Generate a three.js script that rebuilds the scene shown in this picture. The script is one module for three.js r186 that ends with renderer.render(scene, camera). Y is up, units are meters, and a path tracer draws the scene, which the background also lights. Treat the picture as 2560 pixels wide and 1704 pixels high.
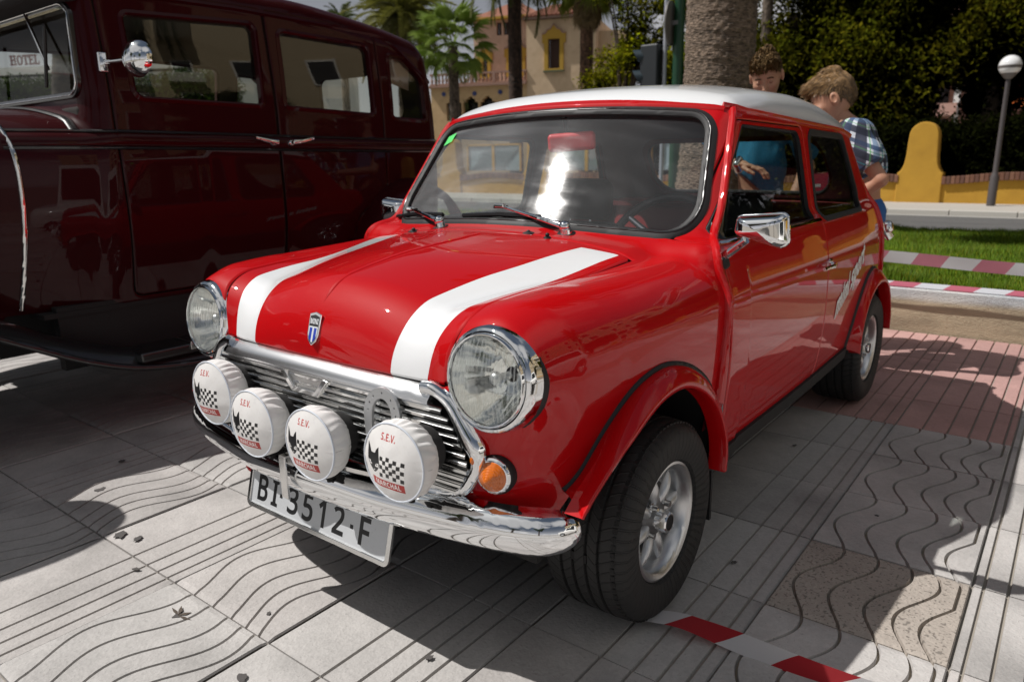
import * as THREE from 'three';
import { RoundedBoxGeometry } from 'three/addons/geometries/RoundedBoxGeometry.js';
import { mergeGeometries, mergeVertices, toCreasedNormals } from 'three/addons/utils/BufferGeometryUtils.js';

// ---------- camera, sky, sun, exposure ----------
const scene = new THREE.Scene();
const camera = new THREE.PerspectiveCamera(49.769, 1024 / 681, 0.05, 600);
camera.position.set(1.3829, 1.1206, 1.5178);
camera.rotation.order = 'YXZ';
camera.rotation.set(THREE.MathUtils.degToRad(-14.045), THREE.MathUtils.degToRad(37.816), THREE.MathUtils.degToRad(-0.919));
camera.focus = 1.75; camera.userData.fStop = 4.5;

const SUN = new THREE.Vector3(-0.60, 1.0, 0.38).normalize();
{ // computed sky: blue overhead, thin bright cloud, pale near the horizon
  const W = 1024, H = 512, d = new Float32Array(W * H * 4);
  const hs = (x, y, z) => { let h = Math.imul(x, 374761393) ^ Math.imul(y, 668265263) ^ Math.imul(z, 1274126177); h = Math.imul(h ^ (h >>> 13), 1274126177); return ((h ^ (h >>> 16)) >>> 0) / 4294967296; };
  const n3 = (x, y, z) => { const X = Math.floor(x), Y = Math.floor(y), Z = Math.floor(z), s = (t) => t * t * (3 - 2 * t), u = s(x - X), v = s(y - Y), w = s(z - Z), L = (a, b, t) => a + (b - a) * t;
    return L(L(L(hs(X, Y, Z), hs(X + 1, Y, Z), u), L(hs(X, Y + 1, Z), hs(X + 1, Y + 1, Z), u), v), L(L(hs(X, Y, Z + 1), hs(X + 1, Y, Z + 1), u), L(hs(X, Y + 1, Z + 1), hs(X + 1, Y + 1, Z + 1), u), v), w); };
  const fbm = (x, y, z) => { let a = 0.5, s = 0; for (let i = 0; i < 6; i++) { s += a * n3(x, y, z); x = x * 2.03 + 7.1; y = y * 2.03 + 3.7; z = z * 2.03 + 1.3; a *= 0.5; } return s; };
  for (let j = 0; j < H; j++) for (let i = 0; i < W; i++) {
    const th = ((j + 0.5) / H - 0.5) * Math.PI, ph = ((i + 0.5) / W - 0.5) * 2 * Math.PI;
    const y = Math.sin(th), c = Math.cos(th), x = Math.cos(ph) * c, z = Math.sin(ph) * c, e = Math.max(y, 0);
    const k = Math.pow(1 - e, 5.0);
    let r = 0.070 + 0.50 * k, g = 0.092 + 0.47 * k, b = 0.130 + 0.45 * k;
    const q = 1 / (e + 0.22), f = fbm(x * q * 1.25 + 4.2, 1.7 + y * 0.4, z * q * 1.25 + 9.1);
    let cl = Math.min(1, Math.max(0, (f - 0.455) / 0.2)); cl = cl * cl * (3 - 2 * cl) * (0.62 + 0.38 * k);
    const tone = 0.80 + 0.22 * fbm(x * q * 3 + 20, y, z * q * 3 + 5);
    r += (0.80 * tone - r) * cl; g += (0.775 * tone - g) * cl; b += (0.75 * tone - b) * cl;
    const gl = Math.pow(Math.max(0, x * SUN.x + y * SUN.y + z * SUN.z), 18) * 0.35;
    const o = (j * W + i) * 4; d[o] = r + gl; d[o + 1] = g + gl; d[o + 2] = b + gl * 0.95; d[o + 3] = 1;
    if (y < 0) { d[o] = 0.30; d[o + 1] = 0.29; d[o + 2] = 0.28; }
  }
  const t = new THREE.DataTexture(d, W, H, THREE.RGBAFormat, THREE.FloatType);
  t.mapping = THREE.EquirectangularReflectionMapping; t.magFilter = t.minFilter = THREE.LinearFilter; t.needsUpdate = true;
  scene.background = t; scene.environment = t;
}
const sun = new THREE.DirectionalLight(new THREE.Color(1.0, 0.965, 0.925), 4.5);
sun.position.copy(SUN).multiplyScalar(60); sun.castShadow = true;
sun.shadow.mapSize.set(4096, 4096); sun.shadow.radius = 1;
Object.assign(sun.shadow.camera, { left: -25, right: 12, top: 20, bottom: -14, near: 1, far: 140 });
scene.add(sun); scene.add(sun.target);
const renderer = new THREE.WebGLRenderer({ antialias: true });
renderer.toneMapping = THREE.LinearToneMapping; renderer.toneMappingExposure = 1.0;
renderer.shadowMap.enabled = true;

// ---------- small helpers ----------
let seed = 12345;
const rnd = () => { seed = (seed + 0x6D2B79F5) | 0; let t = Math.imul(seed ^ (seed >>> 15), 1 | seed); t = (t + Math.imul(t ^ (t >>> 7), 61 | t)) ^ t; return ((t ^ (t >>> 14)) >>> 0) / 4294967296; };
const rr = (a, b) => a + (b - a) * rnd();
const V = (x, y, z) => new THREE.Vector3(x, y, z);
const clamp = (x, a, b) => Math.max(a, Math.min(b, x)), lerp = (a, b, t) => a + (b - a) * t;
const sst = (a, b, x) => { const t = clamp((x - a) / (b - a), 0, 1); return t * t * (3 - 2 * t); };
const hash2 = (x, y) => { let h = Math.imul(x | 0, 374761393) ^ Math.imul(y | 0, 668265263); h = Math.imul(h ^ (h >>> 13), 1274126177); return ((h ^ (h >>> 16)) >>> 0) / 4294967296; };
const hash3 = (x, y, z) => hash2(x + Math.imul(z, 7919), y + Math.imul(z, 104729));
const noise3 = (x, y, z) => { const X = Math.floor(x), Y = Math.floor(y), Z = Math.floor(z), s = (t) => t * t * (3 - 2 * t), u = s(x - X), v = s(y - Y), w = s(z - Z);
  return lerp(lerp(lerp(hash3(X, Y, Z), hash3(X + 1, Y, Z), u), lerp(hash3(X, Y + 1, Z), hash3(X + 1, Y + 1, Z), u), v), lerp(lerp(hash3(X, Y, Z + 1), hash3(X + 1, Y, Z + 1), u), lerp(hash3(X, Y + 1, Z + 1), hash3(X + 1, Y + 1, Z + 1), u), v), w); };
const tnoise = (x, y, p) => { const X = Math.floor(x), Y = Math.floor(y), s = (t) => t * t * (3 - 2 * t), u = s(x - X), v = s(y - Y), m = (a) => ((a % p) + p) % p; // tiles with period p
  return lerp(lerp(hash2(m(X), m(Y)), hash2(m(X + 1), m(Y)), u), lerp(hash2(m(X), m(Y + 1)), hash2(m(X + 1), m(Y + 1)), u), v); };
// piecewise smooth curve through [t, v] pairs (monotone cubic)
function spline(pts) {
  const n = pts.length, m = [];
  const s = pts.slice(1).map((p, i) => (p[1] - pts[i][1]) / (p[0] - pts[i][0]));
  for (let i = 0; i < n; i++) m[i] = i === 0 ? s[0] : i === n - 1 ? s[n - 2] : s[i - 1] * s[i] <= 0 ? 0 : (2 * s[i - 1] * s[i]) / (s[i - 1] + s[i]);
  return (t) => {
    if (t <= pts[0][0]) return pts[0][1] + m[0] * (t - pts[0][0]);
    if (t >= pts[n - 1][0]) return pts[n - 1][1] + m[n - 1] * (t - pts[n - 1][0]);
    let i = 0; while (t > pts[i + 1][0]) i++;
    const h = pts[i + 1][0] - pts[i][0], u = (t - pts[i][0]) / h, u2 = u * u, u3 = u2 * u;
    return (2 * u3 - 3 * u2 + 1) * pts[i][1] + (u3 - 2 * u2 + u) * h * m[i] + (-2 * u3 + 3 * u2) * pts[i + 1][1] + (u3 - u2) * h * m[i + 1];
  };
}
const names = new Map();
function numbered(n) { const k = names.get(n) || 0; names.set(n, k + 1); return k ? n + '_' + String(k).padStart(3, '0') : n; }
function tag(o, label, category, group) { o.userData.label = label; if (category) o.userData.category = category; if (group) o.userData.group = group; return o; }
function thing(name, label, category, pos = [0, 0, 0], turn = 0, group) {
  const o = new THREE.Group(); o.name = numbered(name); o.position.set(...pos); o.rotation.y = turn; tag(o, label, category, group); scene.add(o); return o;
}
function part(name, geom, mat, parent) {
  const m = new THREE.Mesh(Array.isArray(geom) ? merge(geom) : geom, mat); m.name = name; m.castShadow = m.receiveShadow = true; if (parent) parent.add(m); return m;
}
function struct(name, geom, mat) { const m = part(name, geom, mat, scene); m.userData.kind = 'structure'; return m; }
function merge(gs) {
  gs = gs.map((g) => { let q = g.index ? g.toNonIndexed() : g.clone(); for (const k of Object.keys(q.attributes)) if (!['position', 'normal', 'uv'].includes(k)) q.deleteAttribute(k); if (!q.attributes.normal) q.computeVertexNormals();
    if (!q.attributes.uv) q.setAttribute('uv', new THREE.BufferAttribute(new Float32Array(q.attributes.position.count * 2), 2)); return q; });
  return gs.length === 1 ? gs[0] : mergeGeometries(gs, false);
}
const tf = (g, x = 0, y = 0, z = 0, rx = 0, ry = 0, rz = 0, s = 1) => { g = g.clone(); if (Array.isArray(s)) g.scale(...s); else if (s !== 1) g.scale(s, s, s); g.applyMatrix4(new THREE.Matrix4().makeRotationFromEuler(new THREE.Euler(rx, ry, rz, 'YXZ')).setPosition(x, y, z)); return g; };
const box = (w, h, d, x = 0, y = 0, z = 0, r = 0) => tf(r ? new RoundedBoxGeometry(w, h, d, 3, r) : new THREE.BoxGeometry(w, h, d), x, y, z);
const cyl = (r1, r2, h, seg = 24, open = false) => new THREE.CylinderGeometry(r1, r2, h, seg, 1, open);
const lathe = (pts, seg = 48, a = 40) => toCreasedNormals(new THREE.LatheGeometry(pts.map((p) => new THREE.Vector2(Math.max(p[0], 1e-5), p[1])), seg), THREE.MathUtils.degToRad(a));
const tube = (pts, r, seg = 0, rs = 8, closed = false) => new THREE.TubeGeometry(new THREE.CatmullRomCurve3(pts.map((p) => (p.isVector3 ? p : V(...p))), closed, 'centripetal'), seg || Math.max(8, pts.length * 4), r, rs, closed);
function rod(a, b, r1, r2 = r1, seg = 12) { a = a.isVector3 ? a : V(...a); b = b.isVector3 ? b : V(...b); const d = b.clone().sub(a), g = cyl(r2, r1, d.length(), seg); g.applyQuaternion(new THREE.Quaternion().setFromUnitVectors(V(0, 1, 0), d.clone().normalize())); g.translate((a.x + b.x) / 2, (a.y + b.y) / 2, (a.z + b.z) / 2); return g; }
// sweep of a closed 2D profile [across, up] along points with given 'up' directions
function sweep(path, ups, prof, { closed = false, crease = 35, scale = null, caps = true } = {}) {
  const P = path.map((p) => (p.isVector3 ? p : V(...p))), n = P.length, m = prof.length, pos = [], uv = [], idx = []; let L = 0;
  for (let i = 0; i < n; i++) {
    const a = P[closed ? (i - 1 + n) % n : Math.max(0, i - 1)], b = P[closed ? (i + 1) % n : Math.min(n - 1, i + 1)];
    const T = b.clone().sub(a).normalize(); let U = (typeof ups === 'function' ? ups(i) : Array.isArray(ups) ? ups[i] : ups).clone(); U.addScaledVector(T, -U.dot(T)).normalize(); const B = T.clone().cross(U);
    if (i) L += P[i].distanceTo(P[i - 1]); const s = scale ? scale(i / (n - 1)) : 1;
    for (let k = 0; k < m; k++) { const q = prof[k]; pos.push(P[i].x + (B.x * q[0] + U.x * q[1]) * s, P[i].y + (B.y * q[0] + U.y * q[1]) * s, P[i].z + (B.z * q[0] + U.z * q[1]) * s); uv.push(L, k / m); }
  }
  for (let i = 0; i < (closed ? n : n - 1); i++) for (let k = 0; k < m; k++) { const a = i * m + k, b = i * m + (k + 1) % m, c = ((i + 1) % n) * m + k, d = ((i + 1) % n) * m + (k + 1) % m; idx.push(a, b, c, b, d, c); }
  if (!closed && caps) { for (let k = 1; k < m - 1; k++) { idx.push(0, k + 1, k); const o = (n - 1) * m; idx.push(o, o + k, o + k + 1); } }
  const g = new THREE.BufferGeometry(); g.setAttribute('position', new THREE.Float32BufferAttribute(pos, 3)); g.setAttribute('uv', new THREE.Float32BufferAttribute(uv, 2)); g.setIndex(idx);
  return toCreasedNormals(g, THREE.MathUtils.degToRad(crease));
}
const oval = (w, h, n = 12) => Array.from({ length: n }, (_, i) => [Math.cos((i / n) * 2 * Math.PI) * w, Math.sin((i / n) * 2 * Math.PI) * h]);
const extr = (shapePts, depth, bevel = 0, holes = []) => { const s = new THREE.Shape(shapePts.map((p) => new THREE.Vector2(...p))); for (const h of holes) s.holes.push(new THREE.Path(h.map((p) => new THREE.Vector2(...p)))); return new THREE.ExtrudeGeometry(s, { depth, bevelEnabled: bevel > 0, bevelSize: bevel, bevelThickness: bevel, bevelSegments: 2, curveSegments: 12 }); };
// grid surface: f(u, v) -> [x, y, z]
function surf(f, nu, nv, { uvs = [1, 1], flip = false } = {}) {
  const pos = [], uv = [], idx = [];
  for (let j = 0; j <= nv; j++) for (let i = 0; i <= nu; i++) { const p = f(i / nu, j / nv); pos.push(p[0], p[1], p[2]); uv.push((i / nu) * uvs[0], (j / nv) * uvs[1]); }
  for (let j = 0; j < nv; j++) for (let i = 0; i < nu; i++) { const a = j * (nu + 1) + i, b = a + 1, c = a + nu + 1, d = c + 1; if (flip) idx.push(a, c, b, b, c, d); else idx.push(a, b, c, b, d, c); }
  const g = new THREE.BufferGeometry(); g.setAttribute('position', new THREE.Float32BufferAttribute(pos, 3)); g.setAttribute('uv', new THREE.Float32BufferAttribute(uv, 2)); g.setIndex(idx); g.computeVertexNormals(); return g;
}
// ---------- textures ----------
function canvasTex(w, h, draw, srgb = true) { const c = document.createElement('canvas'); c.width = w; c.height = h; draw(c.getContext('2d'), w, h); const t = new THREE.CanvasTexture(c); if (srgb) t.colorSpace = THREE.SRGBColorSpace; t.wrapS = t.wrapT = THREE.RepeatWrapping; t.anisotropy = 8; return t; }
function dataTex(n, f, srgb = false) { // f(i, j) -> value or [r, g, b] in 0..1
  const d = new Uint8Array(n * n * 4); for (let j = 0; j < n; j++) for (let i = 0; i < n; i++) { const v = f(i, j), o = (j * n + i) * 4; if (Array.isArray(v)) { for (let k = 0; k < 3; k++) d[o + k] = clamp(v[k], 0, 1) * 255; } else d[o] = d[o + 1] = d[o + 2] = clamp(v, 0, 1) * 255; d[o + 3] = 255; }
  const t = new THREE.DataTexture(d, n, n); t.magFilter = t.minFilter = THREE.LinearFilter; t.wrapS = t.wrapT = THREE.RepeatWrapping; if (srgb) t.colorSpace = THREE.SRGBColorSpace; t.needsUpdate = true; return t;
}
const tfbm = (x, y, p, oct = 5) => { let a = 0.5, s = 0, w = 0; for (let o = 0; o < oct; o++) { s += a * tnoise(x * p, y * p, p); w += a; a *= 0.55; p *= 2; } return s / w; };
const rep = (t, x, y = x) => { const c = t.clone(); c.repeat.set(x, y); c.needsUpdate = true; return c; };
const std = (c, rough = 0.8, extra = {}) => { const m = new THREE.MeshStandardMaterial({ roughness: rough, ...extra }); if (Array.isArray(c)) m.color.setRGB(...c); else m.color.set(c); return m; };
const phys = (c, rough, extra = {}) => { const m = new THREE.MeshPhysicalMaterial({ roughness: rough, ...extra }); if (Array.isArray(c)) m.color.setRGB(...c); else m.color.set(c); return m; };

// ---------- implicit surfaces: surface nets, projected onto the exact surface ----------
const smin = (a, b, k) => { const h = Math.max(k - Math.abs(a - b), 0) / k; return Math.min(a, b) - h * h * k * 0.25; };
const smax = (a, b, k) => -smin(-a, -b, k);
const rmax = (r, ...d) => { let m = -1e9, s = 0; for (const q of d) { if (q > m) m = q; const t = q + r; if (t > 0) s += t * t; } return Math.min(m, -r) + Math.sqrt(s); };
function gradOf(f, x, y, z, e) { return [(f(x + e, y, z) - f(x - e, y, z)) / (2 * e), (f(x, y + e, z) - f(x, y - e, z)) / (2 * e), (f(x, y, z + e) - f(x, y, z - e)) / (2 * e)]; }
function meshField(f, lo, hi, h, ne = 0.003, project = true) {
  const n = [0, 1, 2].map((k) => Math.ceil((hi[k] - lo[k]) / h) + 1), F = new Float32Array(n[0] * n[1] * n[2]), at = (i, j, k) => (k * n[1] + j) * n[0] + i;
  // coarse pass: skip blocks that are far from the surface
  const B = 4;
  for (let k = 0; k < n[2]; k += B) for (let j = 0; j < n[1]; j += B) for (let i = 0; i < n[0]; i += B) {
    const c = f(lo[0] + (i + B / 2) * h, lo[1] + (j + B / 2) * h, lo[2] + (k + B / 2) * h), far = Math.abs(c) > h * B * 1.6;
    for (let c2 = k; c2 < Math.min(k + B, n[2]); c2++) for (let b2 = j; b2 < Math.min(j + B, n[1]); b2++) for (let a2 = i; a2 < Math.min(i + B, n[0]); a2++) F[at(a2, b2, c2)] = far ? c : f(lo[0] + a2 * h, lo[1] + b2 * h, lo[2] + c2 * h);
  }
  const P = [], N = [], I = [], id = new Int32Array(F.length).fill(-1);
  const C = [[0, 0, 0], [1, 0, 0], [0, 1, 0], [1, 1, 0], [0, 0, 1], [1, 0, 1], [0, 1, 1], [1, 1, 1]], E = [[0, 1], [2, 3], [4, 5], [6, 7], [0, 2], [1, 3], [4, 6], [5, 7], [0, 4], [1, 5], [2, 6], [3, 7]];
  for (let k = 0; k < n[2] - 1; k++) for (let j = 0; j < n[1] - 1; j++) for (let i = 0; i < n[0] - 1; i++) {
    const v = C.map((c) => F[at(i + c[0], j + c[1], k + c[2])]); let mask = 0; for (let q = 0; q < 8; q++) if (v[q] < 0) mask |= 1 << q; if (mask === 0 || mask === 255) continue;
    let s = [0, 0, 0], m = 0; for (const [a, b] of E) if ((v[a] < 0) !== (v[b] < 0)) { const t = v[a] / (v[a] - v[b]); for (let q = 0; q < 3; q++) s[q] += C[a][q] + (C[b][q] - C[a][q]) * t; m++; }
    let p = [lo[0] + (i + s[0] / m) * h, lo[1] + (j + s[1] / m) * h, lo[2] + (k + s[2] / m) * h];
    if (project) for (let it = 0; it < 3; it++) { const g = gradOf(f, ...p, 5e-4), d = f(...p), l = g[0] * g[0] + g[1] * g[1] + g[2] * g[2] + 1e-9, st = clamp(d / l, -h, h); p = [p[0] - g[0] * st, p[1] - g[1] * st, p[2] - g[2] * st]; }
    const g = gradOf(f, ...p, ne), l = Math.hypot(...g) || 1; id[at(i, j, k)] = P.length / 3; P.push(...p); N.push(g[0] / l, g[1] / l, g[2] / l);
  }
  const quad = (a, b, c, d, fl) => { if (a < 0 || b < 0 || c < 0 || d < 0) return; if (fl) I.push(a, b, c, a, c, d); else I.push(a, c, b, a, d, c); };
  for (let k = 1; k < n[2] - 1; k++) for (let j = 1; j < n[1] - 1; j++) for (let i = 1; i < n[0] - 1; i++) {
    const s = F[at(i, j, k)] < 0;
    if (s !== F[at(i + 1, j, k)] < 0) quad(id[at(i, j - 1, k - 1)], id[at(i, j, k - 1)], id[at(i, j, k)], id[at(i, j - 1, k)], s);
    if (s !== F[at(i, j + 1, k)] < 0) quad(id[at(i - 1, j, k - 1)], id[at(i - 1, j, k)], id[at(i, j, k)], id[at(i, j, k - 1)], s);
    if (s !== F[at(i, j, k + 1)] < 0) quad(id[at(i - 1, j - 1, k)], id[at(i, j - 1, k)], id[at(i, j, k)], id[at(i - 1, j, k)], s);
  }
  return { P, N, I };
}
// cut a mesh where fn = level; returns [below, above]
function cut(M, fn, level = 0) {
  const n = M.P.length / 3, v = new Float64Array(n); for (let i = 0; i < n; i++) v[i] = fn(M.P[i * 3], M.P[i * 3 + 1], M.P[i * 3 + 2], M.N[i * 3], M.N[i * 3 + 1], M.N[i * 3 + 2]) - level;
  const out = [0, 1].map(() => ({ P: [], N: [], I: [], map: new Map() }));
  const put = (s, i) => { const o = out[s]; let q = o.map.get(i); if (q === undefined) { q = o.P.length / 3; o.map.set(i, q); o.P.push(M.P[i * 3], M.P[i * 3 + 1], M.P[i * 3 + 2]); o.N.push(M.N[i * 3], M.N[i * 3 + 1], M.N[i * 3 + 2]); } return q; };
  const mid = (s, a, b) => { if (a > b) [a, b] = [b, a]; const key = (a + 1) * 4294967 + b + 0.5, o = out[s]; let q = o.map.get(key); if (q === undefined) { q = o.P.length / 3; o.map.set(key, q); const t = clamp(v[a] / (v[a] - v[b]), 0.002, 0.998); for (let k = 0; k < 3; k++) o.P.push(lerp(M.P[a * 3 + k], M.P[b * 3 + k], t)); let x = lerp(M.N[a * 3], M.N[b * 3], t), y = lerp(M.N[a * 3 + 1], M.N[b * 3 + 1], t), z = lerp(M.N[a * 3 + 2], M.N[b * 3 + 2], t); const l = Math.hypot(x, y, z) || 1; o.N.push(x / l, y / l, z / l); } return q; };
  for (let t = 0; t < M.I.length; t += 3) {
    const q = [M.I[t], M.I[t + 1], M.I[t + 2]], s = q.map((i) => (v[i] < 0 ? 0 : 1)), sum = s[0] + s[1] + s[2];
    if (sum === 0 || sum === 3) { const o = sum ? 1 : 0; out[o].I.push(put(o, q[0]), put(o, q[1]), put(o, q[2])); continue; }
    const lone = sum === 1 ? s.indexOf(1) : s.indexOf(0), a = q[lone], b = q[(lone + 1) % 3], c = q[(lone + 2) % 3], sa = s[lone], so = 1 - sa;
    out[sa].I.push(put(sa, a), mid(sa, a, b), mid(sa, a, c)); out[so].I.push(mid(so, a, b), put(so, b), put(so, c)); out[so].I.push(mid(so, a, b), put(so, c), mid(so, a, c));
  }
  return out.map(({ P, N, I }) => ({ P, N, I }));
}
const join = (...ms) => { const o = { P: [], N: [], I: [] }; for (const m of ms) { const b = o.P.length / 3; for (const x of m.P) o.P.push(x); for (const x of m.N) o.N.push(x); for (const x of m.I) o.I.push(x + b); } return o; };
const mirrorM = (M) => { const o = { P: M.P.slice(), N: M.N.slice(), I: [] }; for (let i = 0; i < o.P.length; i += 3) { o.P[i] *= -1; o.N[i] *= -1; } for (let i = 0; i < M.I.length; i += 3) o.I.push(M.I[i], M.I[i + 2], M.I[i + 1]); return o; };
const offsetM = (M, d) => { const P = M.P.slice(); for (let i = 0; i < P.length; i++) P[i] += M.N[i] * d; return { P, N: M.N.slice(), I: M.I.slice() }; };
function geomM(M, uvf) { const g = new THREE.BufferGeometry(); g.setAttribute('position', new THREE.Float32BufferAttribute(M.P, 3)); g.setAttribute('normal', new THREE.Float32BufferAttribute(M.N, 3)); const n = M.P.length / 3, uv = new Float32Array(n * 2); for (let i = 0; i < n; i++) { const q = uvf ? uvf(M.P[i * 3], M.P[i * 3 + 1], M.P[i * 3 + 2]) : [M.P[i * 3] + M.P[i * 3 + 2], M.P[i * 3 + 1]]; uv[i * 2] = q[0]; uv[i * 2 + 1] = q[1]; } g.setAttribute('uv', new THREE.BufferAttribute(uv, 2)); g.setIndex(M.I); return g; }
// shut line between two panels: returns [inside, outside] with rolled edges and an open gap
function seam(M, fn, w = 0.002, r = 0.008, depth = 0.004, tilt = 0.7) {
  const roll = (m, sgn) => { let parts = [m]; for (const l of [w + (r - w) * 0.3, w + (r - w) * 0.65, r]) { const last = parts.pop(); parts.push(...(sgn < 0 ? cut(last, fn, -l).reverse() : cut(last, fn, l))); }
    const o = join(...parts);
    for (let i = 0; i < o.P.length; i += 3) { const d = Math.abs(fn(o.P[i], o.P[i + 1], o.P[i + 2], o.N[i], o.N[i + 1], o.N[i + 2])); if (d >= r) continue; const t = 1 - clamp((d - w) / (r - w), 0, 1), g = gradOf(fn, o.P[i], o.P[i + 1], o.P[i + 2], 5e-4), q = depth * t * t; for (let k = 0; k < 3; k++) o.P[i + k] -= o.N[i + k] * q; let nx = o.N[i] - sgn * g[0] * tilt * t, ny = o.N[i + 1] - sgn * g[1] * tilt * t, nz = o.N[i + 2] - sgn * g[2] * tilt * t; const l = Math.hypot(nx, ny, nz) || 1; o.N[i] = nx / l; o.N[i + 1] = ny / l; o.N[i + 2] = nz / l; }
    return o; };
  const [a] = cut(M, fn, -w), [, b] = cut(M, fn, w); return [roll(a, -1), roll(b, 1)];
}
function roundPoly(pts, r, seg = 8) { // closed polygon with rounded corners
  const n = pts.length, out = []; for (let i = 0; i < n; i++) { const p = pts[i], a = pts[(i - 1 + n) % n], b = pts[(i + 1) % n], R = Array.isArray(r) ? r[i] : r; const ua = norm2(a[0] - p[0], a[1] - p[1]), ub = norm2(b[0] - p[0], b[1] - p[1]); const ang = Math.acos(clamp(ua[0] * ub[0] + ua[1] * ub[1], -1, 1)), t = R / Math.tan(ang / 2); const s = [p[0] + ua[0] * t, p[1] + ua[1] * t], e = [p[0] + ub[0] * t, p[1] + ub[1] * t]; const bi = norm2(ua[0] + ub[0], ua[1] + ub[1]), c = [p[0] + bi[0] * R / Math.sin(ang / 2), p[1] + bi[1] * R / Math.sin(ang / 2)]; const a0 = Math.atan2(s[1] - c[1], s[0] - c[0]); let da = Math.atan2(e[1] - c[1], e[0] - c[0]) - a0; while (da > Math.PI) da -= 2 * Math.PI; while (da < -Math.PI) da += 2 * Math.PI; for (let k = 0; k <= seg; k++) { const q = a0 + (da * k) / seg; out.push([c[0] + Math.cos(q) * R, c[1] + Math.sin(q) * R]); } } return out;
}
const norm2 = (x, y) => { const l = Math.hypot(x, y) || 1; return [x / l, y / l]; };
function sdPoly(P) { const n = P.length; return (x, y) => { let d = 1e9, s = 1; for (let i = 0, j = n - 1; i < n; j = i++) { const ex = P[j][0] - P[i][0], ey = P[j][1] - P[i][1], wx = x - P[i][0], wy = y - P[i][1], t = clamp((wx * ex + wy * ey) / (ex * ex + ey * ey + 1e-12), 0, 1), bx = wx - ex * t, by = wy - ey * t, q = bx * bx + by * by; if (q < d) d = q; const c1 = y >= P[i][1], c2 = y < P[j][1], c3 = ex * wy > ey * wx; if ((c1 && c2 && c3) || (!c1 && !c2 && !c3)) s = -s; } return s * Math.sqrt(d); }; }
const densify = (P, step, closed = true) => { const out = []; for (let i = 0; i < (closed ? P.length : P.length - 1); i++) { const a = P[i], b = P[(i + 1) % P.length], L = Math.hypot(...a.map((q, k) => b[k] - q)), n = Math.max(1, Math.ceil(L / step)); for (let k = 0; k < n; k++) out.push(a.map((q, j) => lerp(q, b[j], k / n))); } if (!closed) out.push(P[P.length - 1]); return out; };
function march(f, o, d, max) { let t = 0, h = 0.01, v = f(o[0], o[1], o[2]); for (; t < max; ) { const nt = t + Math.max(0.004, Math.abs(v) * 0.5); const v2 = f(o[0] + d[0] * nt, o[1] + d[1] * nt, o[2] + d[2] * nt); if (v2 < 0) { let a = t, b = nt; for (let i = 0; i < 18; i++) { const m = (a + b) / 2; if (f(o[0] + d[0] * m, o[1] + d[1] * m, o[2] + d[2] * m) < 0) b = m; else a = m; } t = a; break; } t = nt; v = v2; } const p = [o[0] + d[0] * t, o[1] + d[1] * t, o[2] + d[2] * t], g = gradOf(f, ...p, 0.002); return { p: V(...p), n: V(...g).normalize() }; }
// ---------- textures for the ground ----------
const concMap = (base, spread, speck) => dataTex(512, (i, j) => { const x = i / 512, y = j / 512, a = tfbm(x, y, 4, 5), b = tnoise(x * 96, y * 96, 96), c = tnoise(x * 256, y * 256, 256); let v = 1 + spread * (a - 0.5) * 1.4 + 0.10 * (b - 0.5) + 0.12 * (c - 0.5); if (speck && tnoise(x * 180, y * 180, 180) > 0.78) v *= 0.55; if (!speck && c > 0.93) v *= 0.72; return base.map((q) => clamp(q * v, 0, 1)); });
const concBump = dataTex(512, (i, j) => { const x = i / 512, y = j / 512; return 0.5 * tnoise(x * 128, y * 128, 128) + 0.5 * tnoise(x * 256, y * 256, 256); });
const tileMats = [], pinkMats = [];
{ const m0 = concMap([0.452, 0.437, 0.425], 0.46), m1 = concMap([0.42, 0.40, 0.388], 0.5); for (let i = 0; i < 6; i++) { const k = 0.90 + 0.03 * i; const m = std([k, k * 0.995, k * 0.985], 0.86, { map: i % 2 ? m1 : m0, bumpMap: concBump, bumpScale: 0.0012 }); tileMats.push(m); }
  const p0 = concMap([0.46, 0.275, 0.25], 0.4); for (let i = 0; i < 4; i++) { const k = 0.86 + 0.06 * i; pinkMats.push(std([k, k, k], 0.86, { map: p0, bumpMap: concBump, bumpScale: 0.0012 })); } }
const aggMat = std([1, 1, 1], 0.85, { map: concMap([0.40, 0.355, 0.31], 0.35, true), bumpMap: concBump, bumpScale: 0.002 });
const grime = std([0.33, 0.285, 0.22], 0.95), mortar = std([0.30, 0.27, 0.23], 0.95);

// ---------- open ground under everything ----------
const ground = struct('ground', tf(new THREE.PlaneGeometry(900, 900), 0, -0.10, 0, -Math.PI / 2), std([0.20, 0.19, 0.17], 0.95));
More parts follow.
